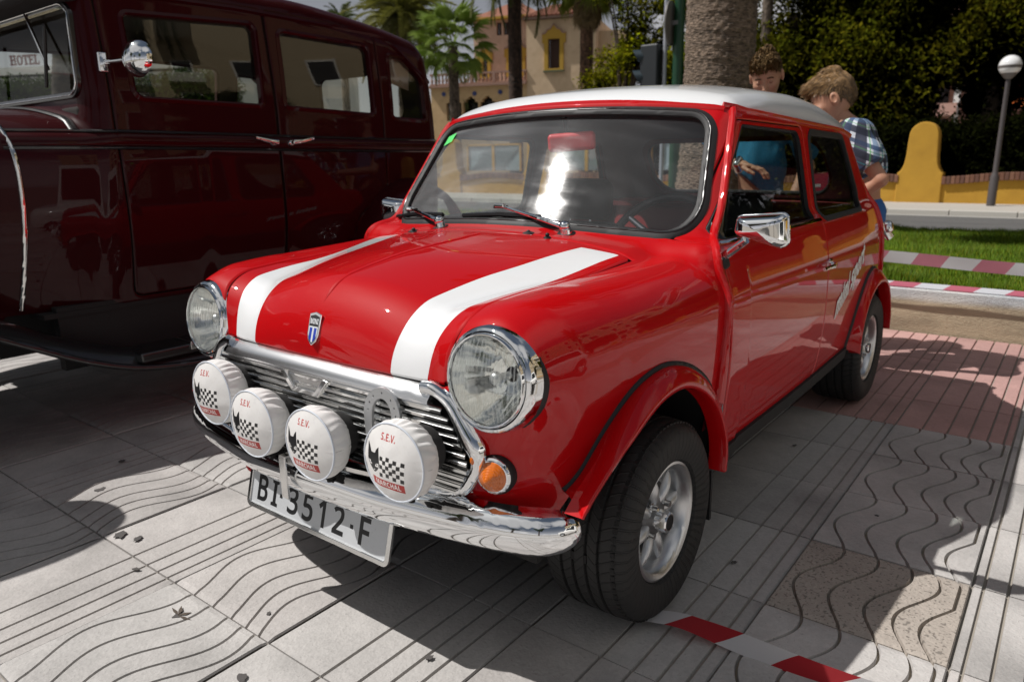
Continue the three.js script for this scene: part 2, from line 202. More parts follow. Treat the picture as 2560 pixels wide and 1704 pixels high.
// ---------- plaza paving: grooved concrete slabs, each a mesh ----------
const paving = struct('paving', tf(new THREE.BoxGeometry(40, 0.06, 26), 0, -0.0425, 9.33), mortar);
{
  const XS = [], ZS = []; for (let i = -9; i <= 9; i++) XS.push(i); // slab edges measured on the ground, about 43 cm apart
  const xe = [-3.96, -3.52, -3.08, -2.645, -2.21, -1.775, -1.34, -0.905, -0.47, -0.035, 0.434, 0.865, 1.280, 1.70, 2.12, 2.54], ze = [1.98, 1.54, 1.10, 0.667, 0.236, -0.193, -0.598, -1.0, -1.40, -1.79, -2.20, -2.60, -3.00, -3.36, -3.655];
  const zf = []; for (let z = 1.98; z > -3.6;) zf.push(z), z -= 0.43;
  const D = 0.0125, G = 0.0046; // groove depth and half width
  const offs = [0.196, 0.278, 0.338, 0.392];
  // one slab: grooves are real channels that follow curves x = c(z)
  function slab(w, d, kind, flip) {
    const curves = kind === 'wave' ? [0.062, 0.155, 0.243, 0.312, 0.372].map((c, k) => (v) => c + 0.036 * Math.cos(2 * Math.PI * (v - 0.04 - k * 0.012) / 0.405)) : kind === 'pink' ? [0.10, 0.19, 0.265, 0.33, 0.385].map((c) => () => c) : offs.map((c) => () => c);
    const nz = kind === 'wave' ? 26 : 1, e = 0.003; const xs0 = [[0, -0.004], [e, 0]]; const cols = []; cols.push([() => 0, -0.005]); cols.push([() => e, 0]);
    for (const c of curves) { const cw = (v) => clamp(c(v), 0.02, w - 0.02); cols.push([(v) => cw(v) - G, 0]); cols.push([(v) => cw(v) - G * 0.55, -D]); cols.push([(v) => cw(v) + G * 0.55, -D]); cols.push([(v) => cw(v) + G, 0]); }
    cols.push([() => w - e, 0]); cols.push([() => w, -0.005]);
    const top = [], dark = []; const P = (i, v, end) => { const x = cols[i][0](v); return [flip ? w - x : x, cols[i][1] - (end ? 0.004 : 0), v]; };
    const push = (arr, a, b, c, q) => { if (flip) arr.push(...a, ...b, ...c, ...b, ...q, ...c); else arr.push(...a, ...c, ...b, ...b, ...c, ...q); };
    for (let i = 0; i < cols.length - 1; i++) for (let j = 0; j < nz; j++) { const v0 = (d * j) / nz, v1 = (d * (j + 1)) / nz; push(cols[i][1] === -D && cols[i + 1][1] === -D ? dark : top, P(i, v0, j === 0), P(i + 1, v0, j === 0), P(i, v1, j === nz - 1), P(i + 1, v1, j === nz - 1)); }
    // skirts
    const sk = (a, b) => { top.push(...a, ...b, a[0], -0.02, a[2], ...b, b[0], -0.02, b[2], a[0], -0.02, a[2]); }; for (let i = 0; i < cols.length - 1; i++) { sk(P(i, 0, true), P(i + 1, 0, true)); sk(P(i, d, true), P(i + 1, d, true)); }
    const mk = (arr) => { const g = new THREE.BufferGeometry(); g.setAttribute('position', new THREE.Float32BufferAttribute(arr, 3)); const uv = new Float32Array(arr.length / 3 * 2); for (let i = 0; i < arr.length / 3; i++) { uv[i * 2] = arr[i * 3] / 0.9; uv[i * 2 + 1] = arr[i * 3 + 2] / 0.9; } g.setAttribute('uv', new THREE.BufferAttribute(uv, 2)); g.computeVertexNormals(); return g; };
    const a = mk(top), b = mk(dark), g = mergeGeometries([a, b], true); return g;
  }
  const cache = new Map(); const shift = (g, k) => { const c = g.clone(), uv = c.attributes.uv; for (let i = 0; i < uv.count; i++) uv.setXY(i, uv.getX(i) + k * 0.37, uv.getY(i) + k * 0.61); return c; };
  const get = (w, d, kind, flip, k) => { const key = [w.toFixed(3), d.toFixed(3), kind, flip, k].join(); if (!cache.has(key)) cache.set(key, shift(slab(w - 0.005, d - 0.005, kind, flip), k)); return cache.get(key); };
  const slabs = [];
  for (let i = 0; i < xe.length - 1; i++) for (let j = 0; j < ze.length - 1; j++) {
    const x0 = xe[i], w = xe[i + 1] - x0, z1 = ze[j], d = z1 - ze[j + 1]; let kind = 'straight', flip = false;
    const wavy = [1, 4, 6, 8, 11]; if (wavy.includes(i)) kind = 'wave'; if (i === 2 || i === 5) kind = 'straight'; if (i === 12) flip = true;
    const pink = z1 < -1.78 && x0 < 1.27; if (pink) kind = 'pink';
    const k = Math.floor(rnd() * 4), agg = i === 11 && j === 5;
    const m = new THREE.Mesh(get(w, d, kind, flip, k), agg ? [aggMat, grime] : pink ? [pinkMats[Math.floor(rnd() * 4)], mortar] : [tileMats[Math.floor(rnd() * 6)], grime]);
    m.name = 'paving_slab'; m.position.set(x0 + 0.0025, rr(-0.0012, 0.0012), ze[j + 1] + 0.0025); m.castShadow = m.receiveShadow = true; paving.add(m);
  }
  // the rest of the plaza, beyond the slabs one can pick apart
  const far = []; for (let x = -13.2; x < 13; x += 0.435) for (let z = 9; z > -3.5; z -= 0.43) { const inX = x > -4.3 && x < 2.5, inZ = z < 2.3; if (inX && inZ) continue; if (Math.hypot(x, z) > 12) continue; const w = 0.43; far.push(box(w, 0.012, 0.425, x + 0.2, -0.008 + rr(-0.001, 0.001), z - 0.2)); }
  const fm = part('far_slabs', merge(far.map((g) => { const uv = g.attributes.uv, p = g.attributes.position; for (let i = 0; i < uv.count; i++) uv.setXY(i, p.getX(i) / 0.9, p.getZ(i) / 0.9); return g; })), tileMats[2], paving); fm.userData.kind = 'stuff';
}
// gum spots and small stains trodden into the slabs
{ const st = [[-0.86, 0.63, 0.035], [-0.79, 0.61, 0.022], [-0.62, 0.70, 0.016], [0.03, 0.78, 0.022], [-0.31, 0.745, 0.02], [0.55, -0.42, 0.012], [0.99, -0.86, 0.010], [0.32, 0.48, 0.014], [0.36, 0.56, 0.012], [0.66, 0.46, 0.014], [-0.13, 0.60, 0.010], [0.73, -0.33, 0.013], [0.60, -1.30, 0.014], [-1.45, 0.35, 0.02], [-1.25, 0.52, 0.03]];
  for (const [x, z, r] of st) { const pts = Array.from({ length: 14 }, (_, k) => { const a = k / 14 * 2 * Math.PI, q = r * 0.72 * (0.65 + 0.6 * rnd()); return [Math.cos(a) * q, Math.sin(a) * q * 0.7]; }); const s = part('gum_spot', tf(extr(pts, 0.0012), x, 0.0012, z, -Math.PI / 2, rr(0, 3)), std([0.085, 0.078, 0.075], 0.9), paving); } }
{ const g = merge([0.3, 1.1, 2.0, 2.7].map((a) => { const pts = [[Math.cos(a) * 0.002, Math.sin(a) * 0.002], [Math.cos(a + 0.3) * 0.024, Math.sin(a + 0.3) * 0.016], [Math.cos(a + 0.1) * 0.05, Math.sin(a + 0.1) * 0.03], [Math.cos(a - 0.25) * 0.026, Math.sin(a - 0.25) * 0.018]]; return tf(extr(pts, 0.001), 0, rr(0.001, 0.006), 0, -Math.PI / 2 + rr(-0.2, 0.2)); })); const l = part('dry_leaf', g, std([0.09, 0.07, 0.055], 0.9), scene); l.position.set(-0.31, 0.001, 0.745); tag(l, 'crumpled dry leaf on the sunlit paving in front of the car', 'leaf'); }

// ---------- kerb wall, lawn, street, pavement ----------
const concreteWall = std([1, 1, 1], 0.92, { map: dataTex(512, (i, j) => { const x = i / 512, y = j / 512, a = tfbm(x, y, 3, 6), s = tfbm(x + 0.3 * a, y * 0.4, 6, 4), top = sst(0.72, 0.86, y + 0.1 * (a - 0.5)); const v = 0.72 + 0.7 * (a - 0.5) + 0.35 * (s - 0.5); return [0.66 * v + 0.16 * top, 0.54 * v + 0.24 * top, 0.37 * v + 0.34 * top]; }), bumpMap: concBump, bumpScale: 0.004 });
{ const g = []; for (let i = 0; i < 14; i++) { const x0 = -14 + i * 2.02, b = box(2.012, 0.33, 0.20, x0 + 1.006, 0.108, -3.765, 0.012), uv = b.attributes.uv, p = b.attributes.position; for (let q = 0; q < uv.count; q++) uv.setXY(q, p.getX(q) / 1.6, (p.getY(q) + 0.06) / 0.335); g.push(b); }
  const w = thing('kerb_wall', 'low weathered concrete wall holding back the lawn, pale worn top edge', 'low wall', [0, 0, 0]); for (const q of g) part('wall_block', q, concreteWall, w); }
const lawnY = (x, z) => 0.262 + 0.03 * sst(-3.8, -6, z) + 0.02 * (noise3(x * 0.8, 0, z * 0.8) - 0.5);
struct('lawn', surf((u, v) => { const x = lerp(-22, 30, u), z = lerp(-3.86, -7.5, v); return [x, lawnY(x, z), z]; }, 90, 14, { flip: false }), std([0.035, 0.05, 0.012], 0.95));
{ // grass blades, dense where the photograph shows them
  const pos = [], nn = 7; for (let k = 0; k < nn; k++) { const a = k * 2.4, lean = 0.010 + 0.012 * ((k * 37) % 10) / 10, h = 0.04 + 0.022 * ((k * 53) % 10) / 10, cx = Math.cos(a), cz = Math.sin(a), ox = cx * 0.010, oz = cz * 0.010, wx = -cz * 0.0026, wz = cx * 0.0026; pos.push(ox - wx, 0, oz - wz, ox + wx, 0, oz + wz, ox + cx * lean, h, oz + cz * lean); }
  const g = new THREE.BufferGeometry(); g.setAttribute('position', new THREE.Float32BufferAttribute(pos, 3)); const nrm = []; for (let i = 0; i < pos.length / 3; i++) nrm.push(0, 0.8, 0.6); g.setAttribute('normal', new THREE.Float32BufferAttribute(nrm, 3));
  const N = 52000, im = new THREE.InstancedMesh(g, phys([1, 1, 1], 1.0, { side: THREE.DoubleSide, transmission: 0.4, thickness: 0, specularIntensity: 0.1 }), N), m = new THREE.Matrix4(), q = new THREE.Quaternion(), c = new THREE.Color();
  for (let i = 0; i < N; i++) { const z = -3.88 - 3.6 * Math.pow(rnd(), 1.25), x = rr(-4.2, 3.2) + (rnd() < 0.12 ? rr(-10, 12) : 0), s = 0.8 + 0.9 * noise3(x * 2.3, 1, z * 2.3) + rr(-0.2, 0.3); q.setFromEuler(new THREE.Euler(rr(-0.25, 0.25), rr(0, 6.28), rr(-0.25, 0.25))); m.compose(V(x, lawnY(x, z) - 0.004, z), q, V(s * 1.3, s, s * 1.3)); im.setMatrixAt(i, m); const k = 0.75 + 0.5 * noise3(x * 1.7, 5, z * 1.7); const yl = rnd() < 0.14 ? 1 : 0; c.setRGB((0.15 + 0.12 * yl) * k, (0.25 + 0.03 * yl) * k, 0.018 * k); im.setColorAt(i, c); }
  im.name = 'grass'; im.castShadow = im.receiveShadow = true; im.userData.kind = 'stuff'; tag(im, 'short sunlit grass growing on the raised lawn', 'grass'); scene.add(im); }
{ const asphalt = std([1, 1, 1], 0.9, { map: rep(dataTex(512, (i, j) => { const x = i / 512, y = j / 512, v = 0.105 * (1 + 0.5 * (tfbm(x, y, 5, 5) - 0.5) + 0.5 * (tnoise(x * 200, y * 200, 200) - 0.5)); return [v, v * 0.98, v * 0.96]; }), 30, 4) });
  struct('road', tf(new THREE.PlaneGeometry(140, 6.0), 0, 0.004, -10.5, -Math.PI / 2), asphalt); struct('road_gutter', tf(new THREE.PlaneGeometry(140, 0.28), 0, 0.009, -13.31, -Math.PI / 2), std([0.30, 0.29, 0.27], 0.9));
  const pv = struct('sidewalk', tf(new THREE.BoxGeometry(140, 0.12, 2.6), 0, 0.02, -14.9), std([0.42, 0.39, 0.35], 0.9));
  for (let i = 0; i < 24; i++) part('kerb_stone', box(0.99, 0.17, 0.16, -12 + i, 0.015, -13.52, 0.015), std([0.46, 0.44, 0.40], 0.9), pv);
  struct('near_kerb', tf(new THREE.BoxGeometry(60, 0.28, 0.14), 0, 0.10, -7.44), std([0.4, 0.38, 0.35], 0.9)); }

// ---------- yellow garden wall across the street ----------
const stuccoTex = dataTex(512, (i, j) => { const x = i / 512, y = j / 512, a = tfbm(x, y, 4, 5); const v = 0.86 + 0.28 * a; return [v * 0.9, v * 0.9 * (0.98 + 0.04 * a), v * 0.9 * (0.94 + 0.1 * a)]; });
const yellow = std([0.56, 0.31, 0.035], 0.88, { map: stuccoTex, bumpMap: concBump, bumpScale: 0.003 });
{
  const w = thing('garden_wall', 'ochre yellow garden wall with round-topped pillars and brown tiled coping across the street', 'wall', [0, 0.06, -16]);
  const step = 3.25, tileM = [0, 1, 2].map((i) => std([[0.17, 0.075, 0.045], [0.13, 0.06, 0.04], [0.21, 0.10, 0.06]][i], 0.8));
  const cop = (x) => { const t = ((((x + 1.42) / step) % 1) + 1) % 1; return 0.50 + 0.10 * (1 - Math.sin(Math.PI * t)) * 0.2 + 0.11 * Math.sin(Math.PI * t) * sst(0, 0.5, t) + (t > 0.5 ? 0 : 0) ; };
  const tg = new THREE.CylinderGeometry(0.085, 0.085, 0.115, 8, 1, false, 0, Math.PI); tg.rotateZ(Math.PI / 2); tg.rotateX(-Math.PI / 2); tg.rotateY(Math.PI / 2);
  let nTile = 0;
  for (let k = -6; k <= 12; k++) {
    const cx = -1.42 + k * step, lattice = k >= -4 && k <= -2;
    const prof = []; const hw = 0.245; for (const [dx, y] of [[-0.40, 0], [-0.40, 0.60], [-0.365, 0.63], [-0.318, 0.70], [-0.285, 0.80], [-0.266, 0.95], [-0.250, 1.3]]) prof.push([dx, y]); for (let a = 0; a <= 12; a++) { const t = Math.PI - (a / 12) * Math.PI; prof.push([Math.cos(t) * hw, 1.36 + Math.sin(t) * hw]); } for (const [dx, y] of [[-0.250, 1.3], [-0.266, 0.95], [-0.285, 0.80], [-0.318, 0.70], [-0.365, 0.63], [-0.40, 0.60], [-0.40, 0]]) prof.push([-dx, y]);
    part('pillar', tf(extr(prof, 0.30, 0.02), cx, 0, -0.15), yellow, w);
    const seg = []; for (let i = 0; i <= 20; i++) seg.push([cx + 0.40 + ((step - 0.80) * i) / 20, cop(cx + 0.40 + ((step - 0.80) * i) / 20)]);
    part('low_wall', tf(extr([[cx + 0.40, 0], [cx + step - 0.40, 0], ...seg.slice().reverse()], 0.24), 0, 0, -0.12), yellow, w);
    const cp = part('coping', surf((u, v) => { const x = lerp(cx + 0.36, cx + step - 0.36, u); return [x, cop(x) + 0.015, lerp(0.17, -0.17, v)]; }, 20, 2, { flip: false }), tileM[0], w);
    if (k >= -4 && k <= 2) for (let x = cx + 0.45; x < cx + step - 0.4; x += 0.082) { const t = part('coping_tile', box(0.074, 0.155, 0.06, 0, 0, 0, 0.012), tileM[nTile++ % 3], cp); t.position.set(x, cop(x) - 0.055, 0.16); t.rotation.z = rr(-0.04, 0.04); }
    if (lattice) { const fr = part('lattice_panel', merge([box(1.0, 0.05, 0.05, cx + step / 2 - 0.52, 1.42, 0), box(1.0, 0.05, 0.05, cx + step / 2 + 0.52, 1.42, 0), box(0.05, 0.78, 0.05, cx + 0.62, 1.05, 0), box(0.10, 0.78, 0.05, cx + step / 2, 1.05, 0), box(0.05, 0.78, 0.05, cx + step - 0.62, 1.05, 0)]), yellow, w);
      const ls = []; for (let i = -10; i < 34; i++) { const x = cx + 0.62 + i * 0.06; for (const s of [1, -1]) { const a = rod([x, 0.68, s * 0.004], [x + s * 0.74, 1.42, s * 0.004], 0.008, 0.008, 4); a.computeBoundingBox(); if (a.boundingBox.min.x > cx + 0.6 && a.boundingBox.max.x < cx + step - 0.6) ls.push(a); } } part('lattice', ls, std([0.36, 0.44, 0.47], 0.7), fr); part('lattice_backing', box(step - 1.3, 0.74, 0.01, cx + step / 2, 1.05, -0.03), std([0.24, 0.31, 0.34], 0.8), fr); }
  }
}

// ---------- foliage ----------
function leafClump(n, r, size, sd) { const pos = [], nor = []; let s0 = seed; seed = sd; for (let i = 0; i < n; i++) { const c = V(rr(-1, 1), rr(-1, 1), rr(-1, 1)).multiplyScalar(r), a = V(rr(-1, 1), rr(-1, 1), rr(-1, 1)).normalize(), b = a.clone().cross(V(rr(-1, 1), rr(-1, 1), rr(-1, 1))).normalize(), L = size * rr(0.7, 1.4), w = L * rr(0.32, 0.5); const p0 = c.clone().addScaledVector(a, -L), p1 = c.clone().addScaledVector(b, w), p2 = c.clone().addScaledVector(a, L), p3 = c.clone().addScaledVector(b, -w); const nn = a.clone().cross(b); for (const p of [p0, p1, p2, p0, p2, p3]) { pos.push(p.x, p.y, p.z); nor.push(nn.x, nn.y, nn.z); } } seed = s0; const g = new THREE.BufferGeometry(); g.setAttribute('position', new THREE.Float32BufferAttribute(pos, 3)); g.setAttribute('normal', new THREE.Float32BufferAttribute(nor, 3)); return g; }
const clumpA = leafClump(26, 0.22, 0.050, 77), clumpFine = leafClump(26, 0.24, 0.055, 91), clumpBig = leafClump(44, 0.36, 0.062, 55);
const leafM = () => phys([1, 1, 1], 1.0, { side: THREE.DoubleSide, transmission: 0.5, thickness: 0, specularIntensity: 0.15 });
const barkTex = dataTex(256, (i, j) => { const x = i / 256, y = j / 256; return 0.35 + 0.65 * tfbm(x * 2 % 1, y * 0.5, 8, 5); });
const bark = std([0.12, 0.085, 0.06], 0.95, { map: barkTex, bumpMap: barkTex, bumpScale: 0.03 });
let keepOut = null;
function crown(parent, blobs, n, geom, col, vary, shell = 0.55) { // leaves spread through ellipsoid clumps
  const im = new THREE.InstancedMesh(geom, leafM(), n), m = new THREE.Matrix4(), q = new THREE.Quaternion(), c = new THREE.Color(); const vol = blobs.map((b) => b[3] * b[4] * b[5]), tot = vol.reduce((a, b) => a + b, 0); let i = 0;
  blobs.forEach((b, bi) => { const k = bi === blobs.length - 1 ? n - i : Math.round((n * vol[bi]) / tot); for (let t = 0; t < k && i < n; t++, i++) { let d; let tries = 0; do { d = V(rr(-1, 1), rr(-1, 1), rr(-1, 1)); tries++; } while (tries < 40 && (d.length() > 1 || (tries < 8 && noise3(b[0] + d.x * 3.1, b[1] + d.y * 3.1, b[2] + d.z * 3.1) < 0.44) || (keepOut && keepOut(parent.position.x + b[0] + d.x * b[3], b[1] + d.y * b[4], parent.position.z + b[2] + d.z * b[5])))); const L = d.length(); d.multiplyScalar(Math.pow(L, shell - 1) * (0.86 + 0.28 * noise3(d.x * 2 + bi, d.y * 2, d.z * 2))); q.setFromEuler(new THREE.Euler(rr(-3, 3), rr(-3, 3), rr(-3, 3))); const s = rr(0.75, 1.35); m.compose(V(b[0] + d.x * b[3], b[1] + d.y * b[4], b[2] + d.z * b[5]), q, V(s, s * 0.8, s)); im.setMatrixAt(i, m); const v = 1 + vary * (noise3(b[0] + d.x * 2, b[1] + d.y * 2, bi) - 0.5) * 2 + rr(-0.15, 0.15); c.setRGB(col[0] * v * rr(0.85, 1.2), col[1] * v, col[2] * v * rr(0.8, 1.2)); im.setColorAt(i, c); } });
  im.name = 'crown'; im.userData.kind = 'stuff'; im.castShadow = im.receiveShadow = true; parent.add(im); return im;
}
function limb(a, b, r1, r2, wob = 0.1) { const pts = []; for (let i = 0; i <= 6; i++) { const t = i / 6; pts.push(V(...a.map((q, k) => lerp(q, b[k], t) + (k === 1 ? 0 : Math.sin(t * 3.1 + a[0] * 7 + k) * wob * t)))); } return sweep(pts, () => V(0.01, 0.02, 1), oval(r1, r1, 8), { crease: 80, scale: (t) => lerp(1, r2 / r1, t) }); }
function tree(name, label, x, z, trunkH, r, blobs, n, geom, col, vary, group) {
  const t = thing(name, label, 'tree', [x, 0, z], 0, group); const bs = [limb([0, 0, 0], [0.1, trunkH, 0.05], r, r * 0.7)]; blobs.forEach((b, i) => { if (i < 9) bs.push(limb([0.05, trunkH * (0.55 + 0.05 * (i % 5)), 0], [b[0] * 0.8, b[1] - b[4] * 0.2, b[2] * 0.8], r * 0.5, r * 0.12, 0.2)); });
  part('trunk', bs, bark, t); crown(t, blobs, n, geom, col, vary); return t;
}
const scatterBlobs = (n, R, y0, y1, s0, s1) => Array.from({ length: n }, () => { const a = rr(0, 6.283), r = R * Math.sqrt(rnd()); return [Math.cos(a) * r, rr(y0, y1), Math.sin(a) * r, rr(s0, s1), rr(s0, s1) * 0.7, rr(s0, s1)]; });
// bright green trees behind the signal
[[-9.7, -18.2, 'bright green feathery tree left of the traffic signal, behind the white car roof'], [-7.7, -18.6, 'bright green feathery tree right behind the green signal post'], [-8.9, -20.8, 'lighter green tree farther back behind the traffic signal']].forEach(([x, z, l], i) => { const bl = [...scatterBlobs(12, 0.9, 2.3, 7.0, 0.35, 0.62), ...scatterBlobs(12, 1.0, 1.6, 4.4, 0.3, 0.5)]; tree('street_tree', l, x, z, 2.6, 0.13, bl, 900, clumpA, [0.55, 0.58, 0.02], 0.25, 'bright street trees'); });
// dark evergreens behind the yellow wall
[[-5.2, -18.6], [-2.9, -19.4], [-0.72, -18.9], [1.9, -20.0], [-4.0, -22.5], [4.4, -18.8], [7.5, -19.5], [11, -19], [15, -19.5]].forEach(([x, z], i) => {
  const lab = ['dark evergreen tree with olive leaves just right of the big palm trunk', 'dark evergreen tree with a dense crown above the boy in blue checks', 'dark evergreen tree standing behind the round-topped yellow pillar', 'dark evergreen tree left behind the globe lamp', 'tall dark evergreen tree in the second row between two nearer crowns', 'evergreen tree along the wall beyond the globe lamp', 'evergreen tree farther right along the yellow wall', 'evergreen tree near the right end of the street', 'last evergreen tree along the street'][i];
  const gap = i === 3 || i === 2; const bl = [...scatterBlobs(i > 4 ? 16 : 10, 1.8, i > 4 ? 1.2 : 1.8, 5.2, 0.6, 1.2), ...scatterBlobs(i > 4 ? 9 : 3, 1.5, 5.0, 8.0, 0.7, 1.2)].filter((b) => !(i === 3 && b[1] < 4.2)); keepOut = (px, py, pz) => { const t = 20.5 / (1.52 - pz), qx = 1.38 + (px - 1.38) * t, qy = 1.12 + (py - 1.12) * t, w = 0.3 * (noise3(qx * 3, qy * 3, 1) - 0.5); return qx > -1.95 + w && qx < 0.9 && qy > 1.2 && qy < 3.0 + w && !(qx > -0.88 && qx < -0.68); }; tree('evergreen_tree', lab, x, z, 4.5, 0.2, bl, i > 4 ? 2600 : 1700, clumpBig, [0.21, 0.22, 0.016], 0.5, 'evergreens behind the yellow wall'); keepOut = null; });
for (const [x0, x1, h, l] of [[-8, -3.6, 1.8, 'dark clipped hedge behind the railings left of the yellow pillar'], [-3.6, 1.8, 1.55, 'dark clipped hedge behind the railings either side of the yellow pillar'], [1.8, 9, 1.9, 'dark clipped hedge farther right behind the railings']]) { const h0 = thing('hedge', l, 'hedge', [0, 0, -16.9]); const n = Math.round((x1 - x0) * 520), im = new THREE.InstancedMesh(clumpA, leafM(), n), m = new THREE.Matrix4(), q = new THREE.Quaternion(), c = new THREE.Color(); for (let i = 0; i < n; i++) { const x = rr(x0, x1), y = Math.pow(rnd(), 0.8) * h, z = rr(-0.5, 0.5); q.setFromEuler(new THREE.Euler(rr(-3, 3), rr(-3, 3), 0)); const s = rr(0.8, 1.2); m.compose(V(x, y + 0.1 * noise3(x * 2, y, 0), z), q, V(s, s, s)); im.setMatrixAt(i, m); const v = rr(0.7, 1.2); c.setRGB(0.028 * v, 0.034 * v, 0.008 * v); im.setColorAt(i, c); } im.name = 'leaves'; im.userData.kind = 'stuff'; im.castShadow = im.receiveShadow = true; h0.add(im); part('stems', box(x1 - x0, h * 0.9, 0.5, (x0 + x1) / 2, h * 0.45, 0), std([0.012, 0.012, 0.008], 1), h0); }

// ---------- palms ----------
function dateFrond(L, droop, up, sd) { // one feather frond along +x
  const pos = [], spine = (t) => [L * t * Math.cos(up) * (1 - 0.12 * t), L * t * Math.sin(up) - droop * L * t * t, 0], N = 44; const add = (a, b, c) => pos.push(...a, ...b, ...c);
  for (let i = 0; i < 10; i++) { const a = spine(i / 10), b = spine((i + 1) / 10), w = 0.022 * (1 - i / 11); add([a[0], a[1], w], [b[0], b[1], w], [a[0], a[1], -w]); add([a[0], a[1], -w], [b[0], b[1], w], [b[0], b[1], -w]); }
  for (let i = 3; i < N; i++) for (const s of [1, -1]) { const t = i / N, p = spine(t), l = L * 0.15 * Math.sin(Math.PI * Math.min(1, 0.12 + t * 0.9)) ** 0.6 + 0.04, f = 0.55 + 0.2 * hash2(i, sd), dy = -0.12 * l + 0.28 * l * (hash2(i * 3 + s, sd) - 0.3); const tip = [p[0] + l * f, p[1] + dy - 0.10 * l, s * l * 0.75], w = 0.016; add([p[0] - w, p[1], 0], tip, [p[0] + w, p[1] + w * 0.5, 0]); }
  const g = new THREE.BufferGeometry(); g.setAttribute('position', new THREE.Float32BufferAttribute(pos, 3)); g.computeVertexNormals(); return g;
}
function fanFrond(L, sd) { const pos = [], R = L * 0.42, n = 22; const add = (a, b, c) => pos.push(...a, ...b, ...c); const st = L * 0.58; add([0, 0, 0.015], [st, 0, 0.012], [0, 0, -0.015]); add([0, 0, -0.015], [st, 0, 0.012], [st, 0, -0.012]);
  for (let i = 0; i < n; i++) { const a0 = -1.9 + (3.8 * i) / n, a1 = -1.9 + (3.8 * (i + 1)) / n, am = (a0 + a1) / 2, r = R * (0.75 + 0.25 * Math.cos(am * 0.6)), k = 0.55; const c = [st, 0, 0], p0 = [st + Math.cos(a0) * r * k, -0.06 * r, Math.sin(a0) * r * k], p1 = [st + Math.cos(a1) * r * k, -0.06 * r, Math.sin(a1) * r * k], pm = [st + Math.cos(am) * r * k, -0.03 * r + 0.03, Math.sin(am) * r * k], tip = [st + Math.cos(am) * r * (1 + 0.1 * hash2(i, sd)), -0.34 * r * (0.6 + 0.8 * hash2(i, sd + 5)), Math.sin(am) * r]; add(c, pm, p0); add(c, p1, pm); add(p0, pm, tip); add(pm, p1, tip); }
  const g = new THREE.BufferGeometry(); g.setAttribute('position', new THREE.Float32BufferAttribute(pos, 3)); g.computeVertexNormals(); return g; }
const dateA = [0, 1, 2, 3].map((i) => dateFrond(1, 0.42 + 0.1 * i, 0.5 - 0.1 * i, i + 3)), fanA = [0, 1, 2].map((i) => fanFrond(1, i + 11));
function palm(label, x, z, H, r, kind, L, n, col, opt = {}) {
  const t = thing('palm_tree', label, 'palm tree', [x, opt.y0 || 0, z], rr(0, 3), 'palm trees around the plaza'); const rows = Math.round(H / (opt.pitch || 0.09)), lean = opt.lean || [0, 0];
  const tr = surf((u, v) => { const a = u * 2 * Math.PI, h = v * H, flare = (opt.flare || 0.25) * Math.exp(-h / 0.35), ring = ((v * rows) % 1), dia = Math.abs(((u * (opt.cols || 14) + (Math.floor(v * rows) % 2) * 0.5) % 1) - 0.5) * 2, q = r * (1 + flare) * (1 + (opt.rough || 0.09) * (ring * (0.4 + 0.6 * (1 - dia)) - 0.4) + 0.05 * (noise3(Math.cos(a) * 2 + x, h * 4, Math.sin(a) * 2) - 0.5)) * lerp(1, opt.top || 0.85, v); return [Math.cos(a) * q + lean[0] * v * v, h, Math.sin(a) * q + lean[1] * v * v]; }, opt.cols ? opt.cols * 6 : 48, Math.min(opt.maxRows || 160, rows * 4), { flip: true });
  part('trunk', tr, opt.bark || palmBark, t);
  const gs = []; for (let i = 0; i < n; i++) { const el = kind === 'date' ? lerp(1.15, -0.75, Math.pow(i / n, 0.9)) : lerp(1.2, -0.9, i / n), az = i * 2.39996 + rr(-0.2, 0.2); const g = (kind === 'date' ? dateA[i % 4] : fanA[i % 3]).clone(); g.rotateX(rr(-0.4, 0.4)); g.rotateZ(el + (kind === 'date' ? -0.2 : 0)); g.rotateY(az); const s = L * rr(0.85, 1.1); g.scale(s, s, s); g.translate(lean[0], H + (kind === 'date' ? 0.1 : 0), lean[1]); gs.push(g); }
  part('crown', gs, phys(col, 1.0, { side: THREE.DoubleSide, transmission: 0.35, thickness: 0, specularIntensity: 0.4 }), t);
  if (opt.skirt) { const sk = []; for (let i = 0; i < 46; i++) { const g = fanA[i % 3].clone(); g.rotateZ(-1.25 + rr(-0.2, 0.2)); g.rotateY(i * 2.4); const s = L * 0.7; g.scale(s, s, s); g.translate(lean[0], H - 0.1 - 0.6 * (i / 46), lean[1]); sk.push(g); } part('dead_leaves', sk, phys([0.24, 0.17, 0.08], 0.8, { side: THREE.DoubleSide, transmission: 0.2, thickness: 0 }), t); }
  return t;
}
const palmTex = dataTex(512, (i, j) => { const x = i / 512, y = j / 512, f = 0.6 * tnoise(x * 24, y * 64, 8) * 0 + tfbm(x, y, 24, 4) * 0.55 + 0.45 * tnoise(x * 20, y * 120, 20), g = tfbm(x, y, 6, 4), v = 0.42 + 1.3 * (f - 0.42) * (0.6 + 0.8 * g); return [v, v * 0.86, v * 0.74]; });
const palmBark = std([0.20, 0.18, 0.16], 0.95, { map: palmTex, bumpMap: palmTex, bumpScale: 0.02 });
const bigBark = std([0.30, 0.255, 0.215], 0.95, { map: rep(palmTex, 3, 9), bumpMap: rep(palmTex, 3, 9), bumpScale: 0.03 });
palm('massive rough palm trunk rising directly behind the white car roof', -1.83, -6.2, 7.2, 0.375, 'date', 3.4, 64, [0.055, 0.075, 0.022], { y0: 0.2, cols: 19, rough: 0.055, pitch: 0.062, flare: 0.34, top: 0.8, bark: bigBark, maxRows: 280 });
palm('thin palm trunk just right of and behind the massive trunk', -5.45, -17.7, 7.5, 0.14, 'date', 2.2, 36, [0.06, 0.08, 0.02]);
